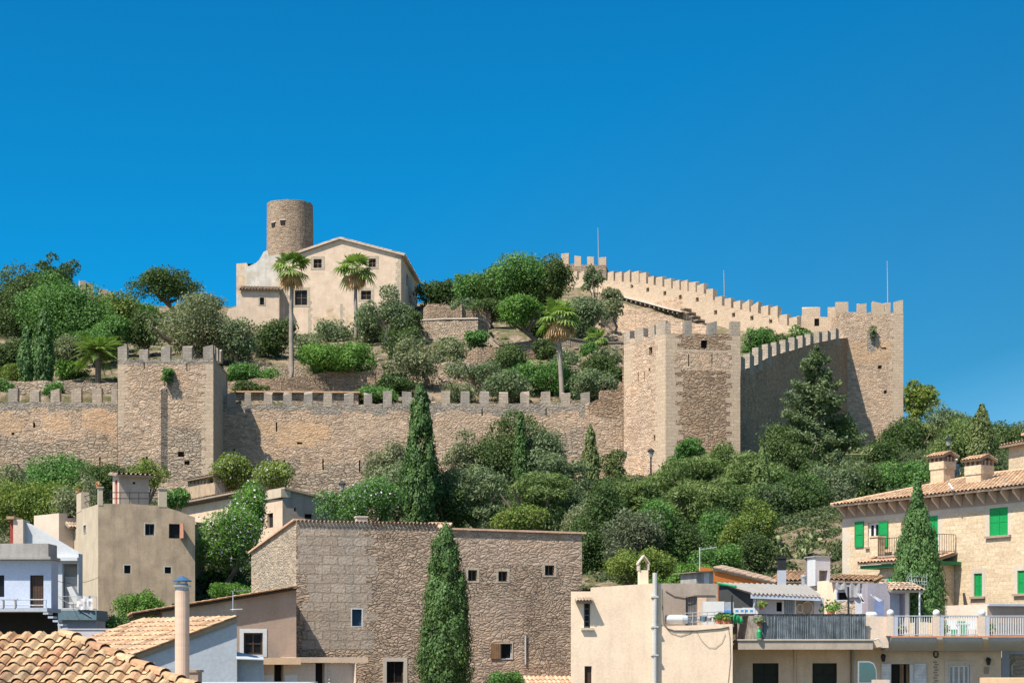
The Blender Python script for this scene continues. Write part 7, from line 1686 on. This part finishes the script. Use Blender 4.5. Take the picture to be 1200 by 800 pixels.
T('shrub','yellowish shrub low left of the short cypresses','shrub',14,428,450,38,176,'shrub','yellow',GS)
T('wall_bush','small bush growing out of the front of the broad tower','bush',197,430,451,17,159.7,'shrub','green',None,base=P(197,449,159.9).z)
T('wall_bush','dry bush growing high on the farthest right tower','bush',1021.5,381,394,13,214.7,'sparse','olive',None,base=P(1021,392,214.9).z)
# palms
fan_palm('tall fan palm with a thin grey trunk left of the hilltop house gable',342,292,345,47,177,341,'palm trees')
fan_palm('fan palm in front of the hilltop house facade',417,295,342,46,213,417,'palm trees',dead=16)
fan_palm('ragged fan palm with dry fronds right of the bright green pine',655,345,406,52,175,658.5,'palm trees',dead=26)
fan_palm('small young fan palm below the upper rampart',699,386,410,30,196,699,'palm trees',live=26,dead=4,trunk_r=.16)
# centre
T('umbrella_pine','bright green rounded pine with several trunks below the hilltop house','pine tree',401,396,456,96,178,'umbrella','bright',GI,shape='dome')
T('broadleaf_tree','grey green open tree with pale trunk right of the hilltop house','tree',455,339,408,66,205,'sparse','greyg',GI,trunk='bark_p',tr=.3)
T('broadleaf_tree','thin grey tree just right of the facade palm','tree',436,352,400,40,208,'wispy','greyg',GI)
T('broadleaf_tree','small green tree right of the pale trunked tree','tree',482,362,398,36,204,'sparse','dark',GI)
T('shrub','scrubby bush at the foot of the hilltop house','shrub',378,388,408,42,220,'wispy','olive',GS)
T('shrub','low grey bush at the foot of the hilltop house wall','shrub',442,384,402,44,214,'wispy','greyg',GS)
T('olive_tree','soft grey olive tree in the middle of the slope','tree',494,394,446,60,181,'wispy','olive',GI)
T('shrub','dark little tree left of the soft grey olive','shrub',466,424,470,36,180,'sparse','olive',GS)
T('shrub','clipped round dark shrub, left of the middle pair','shrub',531,392,424,40,194,'hedge','dark',GS)
T('shrub','clipped round dark shrub, right of the middle pair','shrub',558,389,414,36,193,'hedge','green',GS)
T('broadleaf_tree','dark green tree right behind the corner of the hilltop house','tree',508,330,366,54,242,'round','deep',GI)
T('broadleaf_tree','large dark green tree, left of the row below the turret','tree',562,318,366,60,228,'round','green',GI)
T('broadleaf_tree','large dark green tree, tallest of the row below the turret','tree',608,301,362,84,226,'round','green',GI)
T('broadleaf_tree','grey green tree, right of the row below the turret','tree',646,303,364,50,224,'round','dark',GI)
T('umbrella_pine','bright green clumped pine with leaning trunk in the middle of the hill','pine tree',607,345,394,66,198,'umbrella','bright',GI,shape='dome',foot=630)
T('broadleaf_tree','grey green tree in front of the turret','tree',684,340,398,60,206,'wispy','greyg',GI)
T('broadleaf_tree','small olive tree against the upper rampart','tree',718,330,376,34,214,'sparse','olive',GI)
T('broadleaf_tree','thin tree top in front of the turret battlements','tree',698,315,350,30,220,'sparse','greyg',GI)
T('shrub','dark bush under the small young fan palm','shrub',691,400,426,28,194,'shrub','green',GS)
T('shrub','green bush below the ragged fan palm crown','shrub',641,396,424,30,194,'shrub','dark',GS)
prickly_pear('pale prickly pear left of the ragged fan palm trunk',632,404,444,34,182,'prickly pears',50)
T('shrub','broad green shrub left of the ragged palm trunk behind the battlements','shrub',640,423,466,70,179,'shrub','green',GS)
T('shrub','grey green shrub right of the ragged palm trunk behind the battlements','shrub',698,432,472,66,173,'shrub','greyg',GS)
T('shrub','dark shrub beside the left edge of the tall corner tower','shrub',722,430,452,26,178,'shrub','dark',GS)
T('shrub','grey green shrub behind the battlements in the centre','shrub',586,436,474,64,174,'wispy','greyg',GS)
T('shrub','olive shrub behind the battlements left of centre','shrub',536,444,474,50,173,'wispy','olive',GS)
T('shrub','low green plants behind the battlements under the bright pine','shrub',440,452,473,66,172,'shrub','green',GS)
T('shrub','dark low shrub near the tall palm trunk','shrub',292,447,462,42,172,'shrub','dark',GS)
T('shrub','green bush on the terrace right of the tall palm','shrub',372,440,460,26,178,'shrub','bright',GS)
T('shrub','low scrub at the middle of the terraces','shrub',610,452,474,34,175,'shrub','olive',GS)
T('broadleaf_tree','green tree behind the shaded climbing wall, left one','tree',884,383,424,44,186,'round','green',GI)
T('broadleaf_tree','green tree behind the shaded climbing wall, middle one','tree',908,388,420,38,192,'round','dark',GI)
T('broadleaf_tree','green tree behind the shaded climbing wall, right one','tree',932,384,410,28,200,'round','green',GI)
# more green on the castle slope
T('broadleaf_tree','round green tree on the slope left of the rounded terrace wall','tree',470,386,430,50,196,'round','dark',GI)
T('shrub','dark shrubs under the rounded terrace wall','shrub',520,404,432,44,196,'shrub','dark',GS)
T('shrub','grey green shrubs on the terrace below the clipped pair','shrub',556,424,452,70,180,'wispy','greyg',GS)
T('shrub','green shrub in the middle of the slope below the leaning pine','shrub',608,428,456,56,180,'shrub','green',GS)
T('shrub','dark shrub low on the slope right of the bright pine','shrub',462,440,470,44,177,'shrub','deep',GS)
T('shrub','green shrubs along the foot of the long terrace wall','shrub',305,432,452,60,178,'wispy','green',GS)
T('shrub','olive shrub on the bank under the young fan palm','shrub',712,404,434,40,190,'wispy','olive',GS)
T('shrub','dark bush between the leaning pine and the ragged palm','shrub',630,378,402,34,203,'shrub','deep',GS)
T('broadleaf_tree','grey green tree above the rounded terrace wall','tree',540,350,382,44,218,'wispy','greyg',GI)
T('shrub','green bushes at the top of the slope below the large dark trees','shrub',580,350,378,60,214,'shrub','dark',GS)
T('shrub','small olive bush on the slope under the hilltop house','shrub',356,392,418,44,206,'wispy','olive',GS)
T('shrub','dark bush on the terrace left of the bright pine','shrub',330,414,438,40,190,'shrub','deep',GS)
# right of the castle
T('pine_tree','tall dark pine rising behind the large soft pine','pine tree',848,536,620,60,150,'pine','deep',GO)
T('pine_tree','tall green pine between the layered conifer and the soft pine','pine tree',912,548,640,56,138,'pine','green',GO)
T('broadleaf_tree','tall dark tree behind the stone house, right of the pointed cypress','tree',738,560,640,62,134,'round','dark',GO)
T('pine_tree','yellow green pine right of the farthest tower','pine tree',1072,444,498,42,236,'pine','yellow',GR)
T('pine_tree','olive green pine below the yellow green one','pine tree',1078,488,548,54,206,'pine','cypy',GR)
T('pine_tree','grey green bushy pine in the trees right of the castle','pine tree',1108,478,545,60,214,'round','greyg',GR)
T('broadleaf_tree','green bushy tree behind the left villa chimney','tree',1124,498,566,66,170,'round','pine',GR)
T('cypress_tree','broad olive green cypress on the skyline at the right','cypress',1150,474,548,32,160,'cypress','cypy',CY)
T('broadleaf_tree','dull dark tree behind the right villa chimney','tree',1178,500,562,50,190,'round','dark',GR)
T('broadleaf_tree','far dull tree at the right edge of the skyline','tree',1198,496,540,44,262,'round','greyg',GR)
T('broadleaf_tree','far dull tree just right of the skyline cypress','tree',1174,499,530,36,250,'round','dark',GR)
T('broadleaf_tree','dark round tree at the foot of the farthest tower','tree',1036,518,562,48,180,'round','deep',GR)
T('broadleaf_tree','green bush left above the villa roof','tree',1060,540,590,56,150,'round','green',GR)
T('broadleaf_tree','dark tree beside the villa eave','tree',1015,548,606,60,150,'round','dark',GR)
T('shrub','yellow olive bush below the layered conifer','shrub',978,560,604,50,150,'wispy','yellow',GR)
T('conifer_tree','tall layered dark conifer in front of the shaded wall','conifer',957,410,600,100,158,'tiered','greyg',GR)
T('broadleaf_tree','bright green round crown beside the layered conifer','tree',984,490,536,42,160,'round','pine',GR)
T('broadleaf_tree','dark bushy tree under the layered conifer','tree',935,500,575,70,156,'round','dark',GR)
prickly_pear('tall pale prickly pear against the shaded wall foot',1004,484,532,34,171,'prickly pears',110)
prickly_pear('prickly pear clump on the bank left of the villa, right part',962,594,660,48,114,'prickly pears',230)
prickly_pear('prickly pear clump on the bank left of the villa, left part',922,606,660,60,112,'prickly pears',230)
T('shrub','grey bare shrub left of the villa','shrub',985,570,640,44,128,'wispy','ash',GR)
T('shrub','yellow green shrub left of the prickly pears','shrub',882,588,668,56,114,'round','yellow',GR)
T('broadleaf_tree','dark tree on the bank below the layered conifer','tree',945,566,640,72,128,'round','deep',GR)
# big pines before the corner tower
T('pine_tree','large soft green pine at the foot of the corner tower, left crown','pine tree',800,533,608,98,142,'pine','pine',GO)
T('pine_tree','large soft green pine at the foot of the corner tower, right crown','pine tree',862,530,612,92,140,'pine','pine',GO)
T('pine_tree','pale green lower pine crown in front of the corner tower','pine tree',824,564,634,120,130,'pine','pine',GO,depth=.7)
T('pine_tree','small pine top in front of the corner tower','pine tree',808,519,560,36,146,'pine','green',GO)
T('cypress_tree','small bright cypress at the left end of the shaded wall','cypress',893,515,612,30,133,'cypress_cone','pine',CY)
T('broadleaf_tree','dark tree below the right crown of the large pine','tree',888,566,664,66,126,'round','deep',GO)
T('broadleaf_tree','dark undergrowth tree below the pale pine crown','tree',790,608,680,90,112,'round','deep',GO)
T('shrub','grey wispy bush between the stone house and the peach house','shrub',744,590,684,56,108,'wispy','ash',GO)
T('shrub','yellow green leafy bush behind the peach house chimney','shrub',745,642,692,76,100,'round','yellow',GO)
T('broadleaf_tree','dark tree right of the stone house','tree',707,575,690,62,112,'round','deep',GO)
T('broadleaf_tree','mid green tree above the right end of the stone house','tree',668,575,640,80,124,'wispy','greyg',GO)
hd = T('hedge','clipped green hedge behind the peach house roof terrace','hedge',806,663,698,92,97,'hedge','bright',GT,depth=.25)
T('tree_in_leaf','young bushy green tree behind the antenna','tree',838,640,676,60,104,'round','green',GO)
# centre, before the wall
T('broadleaf_tree','large dark green tree before the centre of the castle wall','tree',594,492,590,92,146,'round','dark',GO)
T('broadleaf_tree','green tree at the right shoulder of the large dark one','tree',632,500,590,62,144,'round','greyg',GO)
T('cypress_tree','thin cypress rising out of the large dark tree','cypress',610.5,480,572,18,142,'cypress','cyp',CY)
T('cypress_tree','dark pointed cypress left of the corner tower','cypress',692,496,592,24,142,'cypress','cypy',CY)
T('palm_shrub','ivy covered stump with yellowish leaves left of the corner tower','shrub',718,537,586,32,146,'shrub','cypy',GO)
T('broadleaf_tree','thin wispy tree left of the large dark one','tree',541,508,588,38,144,'sparse','olive',GO)
T('broadleaf_tree','soft olive tree spreading above the stone house, left','tree',556,558,626,86,126,'pine','greyg',GO)
T('broadleaf_tree','soft olive tree spreading above the stone house, middle','tree',628,560,628,104,124,'pine','pine',GO)
T('shrub','yellow shrub showing over the right roof of the stone house','shrub',604,594,628,62,112,'round','yellow',GO)
T('cypress_tree','tall dark cypress before the castle wall above the stone house','cypress',493,446,616,44,122,'cypress','cyp',CY)
T('broadleaf_tree','dark tree hugging the tall dark cypress at its right','tree',522,556,620,48,124,'round','deep',GO)
T('broadleaf_tree','grey olive tree left of the tall dark cypress','tree',452,522,606,60,134,'wispy','olive',GO)
T('shrub','flowering green bushes left of the tall dark cypress','shrub',430,568,616,86,118,'shrub','green',GO,flowers=.05)
T('broadleaf_tree','grey green tree close left of the tall dark cypress','tree',465,546,614,44,126,'round','greyg',GO)
# left, before the wall
T('broadleaf_tree','dark green bushy tree before the left castle wall','tree',64,538,606,112,148,'round','green',GO,depth=.7)
T('broadleaf_tree','bushy green tree between the dark one and the roof hut','tree',116,540,594,60,142,'round','dark',GO)
T('broadleaf_tree','yellow olive scrub above the white gable','tree',46,566,640,110,124,'wispy','yellow',GO,depth=.7)
T('broadleaf_tree','pale olive scrub at the left edge','tree',2,540,632,56,130,'wispy','olive',GO)
T('broadleaf_tree','olive bush behind the beige house pillars','tree',98,574,640,60,120,'wispy','olive',GO)
T('shrub','pale green plant behind the roof hut','shrub',172,542,572,44,136,'wispy','yellow',GO)
T('shrub','green bush between the beige and the peach house','shrub',204,576,606,30,122,'shrub','green',GO)
T('shrub','pale flowering shrub at the foot of the broad tower, left','shrub',272,533,578,52,138,'round','yellow',GO,flowers=.04)
T('shrub','pale flowering shrub at the foot of the broad tower, right','shrub',318,545,580,56,136,'round','yellow',GO,flowers=.05)
T('bougainvillea','tall flowering climber in front of the peach house','climber',292,556,650,56,113,'round','bright',GT,flowers=.05)
T('bougainvillea','broad flowering climber spreading between the beige and the stone house','climber',276,600,676,92,109,'round','bright',GT,flowers=.06)
T('shrub','dark leafy undergrowth below the broad flowering climber','shrub',266,658,700,80,111,'round','deep',GT)
T('shrub','low green plants on the ground behind the brown house roof','shrub',272,684,706,70,104,'shrub','bright',GT)
T('fig_bush','leafy fig bush at the foot of the beige house','bush',166,690,740,54,97,'round','bright',GT)
T('fig_bush','low leafy bush left of the fig bush','bush',134,718,744,36,95,'round','green',GT)
# near cypresses
T('cypress_tree','big dense green cypress in front of the stone house','cypress',522,613,815,63,86.6,'cypress','cyp',CY)
T('cypress_tree','pointed green cypress in front of the green shuttered house','cypress',1075,562,728,70,85.5,'cypress_cone','cypm',CY)
T('shrub','leafy plant tops at the bottom edge right of the big cypress','shrub',590,788,815,56,86,'shrub','green',GT)

# more tall feathery trees on the bank below the corner tower
T('pine_tree','feathery olive green pine left of the large soft pine','pine tree',758,556,640,62,133,'pine','pine',GO)
T('pine_tree','feathery pine rising right of the large soft pine','pine tree',908,556,632,58,134,'pine','pine',GO)
T('pine_tree','soft grey green pine between the two pointed cypresses','pine tree',652,540,616,62,138,'pine','greyg',GO)
T('broadleaf_tree','tall airy tree behind the antenna beside the orange wall','tree',842,590,664,64,116,'wispy','green',GO)
T('broadleaf_tree','tall airy olive tree between the yellow shrub and the prickly pears','tree',905,566,614,50,126,'wispy','greyg',GO)
T('broadleaf_tree','grey green tree on the bank just left of the villa eave','tree',972,548,618,58,134,'wispy','greyg',GO)
T('broadleaf_tree','airy dark tree above the prickly pears','tree',938,560,616,62,130,'round','green',GO)
T('broadleaf_tree','olive tree beside the right end of the stone house','tree',690,590,660,66,116,'wispy','olive',GO)
T('broadleaf_tree','airy green tree behind the peach house chimney','tree',768,600,672,60,110,'wispy','green',GO)
T('broadleaf_tree','leafy dark tree behind the slim sooty chimney','tree',876,628,676,44,108,'round','dark',GO)
T('broadleaf_tree','dark tree in the shade below the feathery pines','tree',850,606,664,70,119,'round','deep',GO)
T('conifer_tree','dark conifer below the tall layered one','tree',952,540,622,70,146,'pine','deep',GR)
T('broadleaf_tree','full dark tree at the right foot of the farthest tower','tree',1066,496,556,60,198,'round','deep',GR)
T('broadleaf_tree','full green tree left of the broad skyline cypress','tree',1126,484,548,50,204,'round','dark',GR)
# more growth at the left of the hill and under the hilltop house
T('broadleaf_tree','green tree between the date palm and the big bushy tree','tree',108,384,428,46,186,'round','green',GI)
T('broadleaf_tree','olive tree left of the date palm behind the battlements','tree',80,398,446,40,180,'wispy','olive',GI)
T('broadleaf_tree','dark tree behind the left end of the wide olive tree','tree',168,366,420,44,192,'round','dark',GI)
T('shrub','green shrubs behind the battlements right of the broad tower','shrub',285,424,450,52,178.5,'shrub','green',GS)
T('broadleaf_tree','grey green tree under the facade of the hilltop house','tree',400,376,412,52,214,'wispy','greyg',GI)
T('broadleaf_tree','olive tree on the slope between the two rounded walls','tree',524,400,446,48,187,'wispy','olive',GI)
T('broadleaf_tree','dark green tree on the slope left of the ragged palm','tree',600,402,446,54,186,'round','dark',GI)
T('shrub','grey green shrubs spilling over the middle terrace wall','shrub',660,410,440,50,190,'wispy','greyg',GS)
T('shrub','dark shrubs on the bank between the palm and the corner tower','shrub',706,418,446,46,184,'shrub','dark',GS)

# scrub that covers the bank between the wall and the town, and tufts inside the walls
def scrub():
    rng = np.random.default_rng(77); n = 8000
    xs = rng.uniform(-88, 78, n*3); ys = rng.uniform(104, 215, n*3); ins = inside(xs, ys); px = 600+xs/ys*FPX
    keep = (~ins & (px > -420) & (px < 1500) & (ys < 163+np.clip((xs-23)*2.2, 0, 60))) | (ins & (rng.random(n*3) < .16))
    xs, ys = xs[keep], ys[keep]; zs = ground_z(xs, ys); Ps, Ns = [], []
    ins = inside(xs, ys)
    for x, y, z, i in zip(xs, ys, zs, ins):
        r = rng.uniform(.3, .95)*(.6 if i else 1); m = int(190*r*r)+14; d = sph(rng, m); d[:,2] = np.abs(d[:,2])
        Ps.append(np.array([x, y, z-.1])+d*np.array([r, r, r*.8])*(rng.random((m,1))**.4)); Ns.append(d)
    o = leaf_mesh('scrub', np.concatenate(Ps), np.concatenate(Ns), .10, 1.8, L['scrub'], rng, (0,0,0))
    tag(o, 'low scrub and dry tufts covering the banks of the castle hill', 'scrub', kind='stuff')
scrub()
# ------------------------------------------------------------------ ground, sky, light, camera
build_ground()
w = bpy.data.worlds.new('World'); bpy.context.scene.world = w; w.use_nodes = True
nt = w.node_tree; nt.nodes.clear(); out = nt.nodes.new('ShaderNodeOutputWorld'); bg = nt.nodes.new('ShaderNodeBackground'); nt.links.new(bg.outputs[0], out.inputs[0])
SUN = Vector((-1.0, -1.0, 2.1)).normalized(); el = math.asin(SUN.z)
sky = nt.nodes.new('ShaderNodeTexSky'); sky.sky_type = 'NISHITA'; sky.sun_disc = False; sky.sun_elevation = el
sky.sun_rotation = math.atan2(SUN.x, SUN.y); sky.altitude = 1500; sky.air_density = 1.0; sky.dust_density = 0.0; sky.ozone_density = 3.0
tc = nt.nodes.new('ShaderNodeTexCoord'); dp = nt.nodes.new('ShaderNodeVectorMath'); dp.operation = 'DOT_PRODUCT'
nt.links.new(tc.outputs['Generated'], dp.inputs[0]); dp.inputs[1].default_value = SUN
# a clear sky is deepest at right angles to the sun and paler towards and away from it
band = ramp(nt, math_(nt, 'ABSOLUTE', dp.outputs['Value']), [(.0, SKYDEEP), (.14, SKYDEEP), (.34, SKYMID), (.8, SKYPALE)])
nt.links.new(mix(nt, 1.0, sky.outputs[0], band, 'MULTIPLY'), bg.inputs[0]); bg.inputs[1].default_value = .15
sl = bpy.data.lights.new('sun', 'SUN'); sl.energy = 4.0; sl.angle = R(.53); sl.color = (1, .92, .79)
so = bpy.data.objects.new('sun', sl); C.objects.link(so); so.rotation_euler = SUN.to_track_quat('Z', 'Y').to_euler()
cd = bpy.data.cameras.new('camera'); cd.sensor_width = 36; cd.lens = 36*FPX/1200; cd.shift_y = (HOR-400)/1200; cd.clip_end = 9000; cd.clip_start = .5
co = bpy.data.objects.new('camera', cd); C.objects.link(co); co.location = (0, 0, CZ); co.rotation_euler = (R(90), 0, 0)
sc = bpy.context.scene; sc.camera = co; sc.render.engine = 'CYCLES'
vs = sc.view_settings; vs.view_transform = 'Standard'; vs.look = 'None'; vs.exposure = EXPO; vs.gamma = 1
sc.cycles.max_bounces = 6; sc.cycles.diffuse_bounces = 3; sc.cycles.glossy_bounces = 2; sc.cycles.transmission_bounces = 2
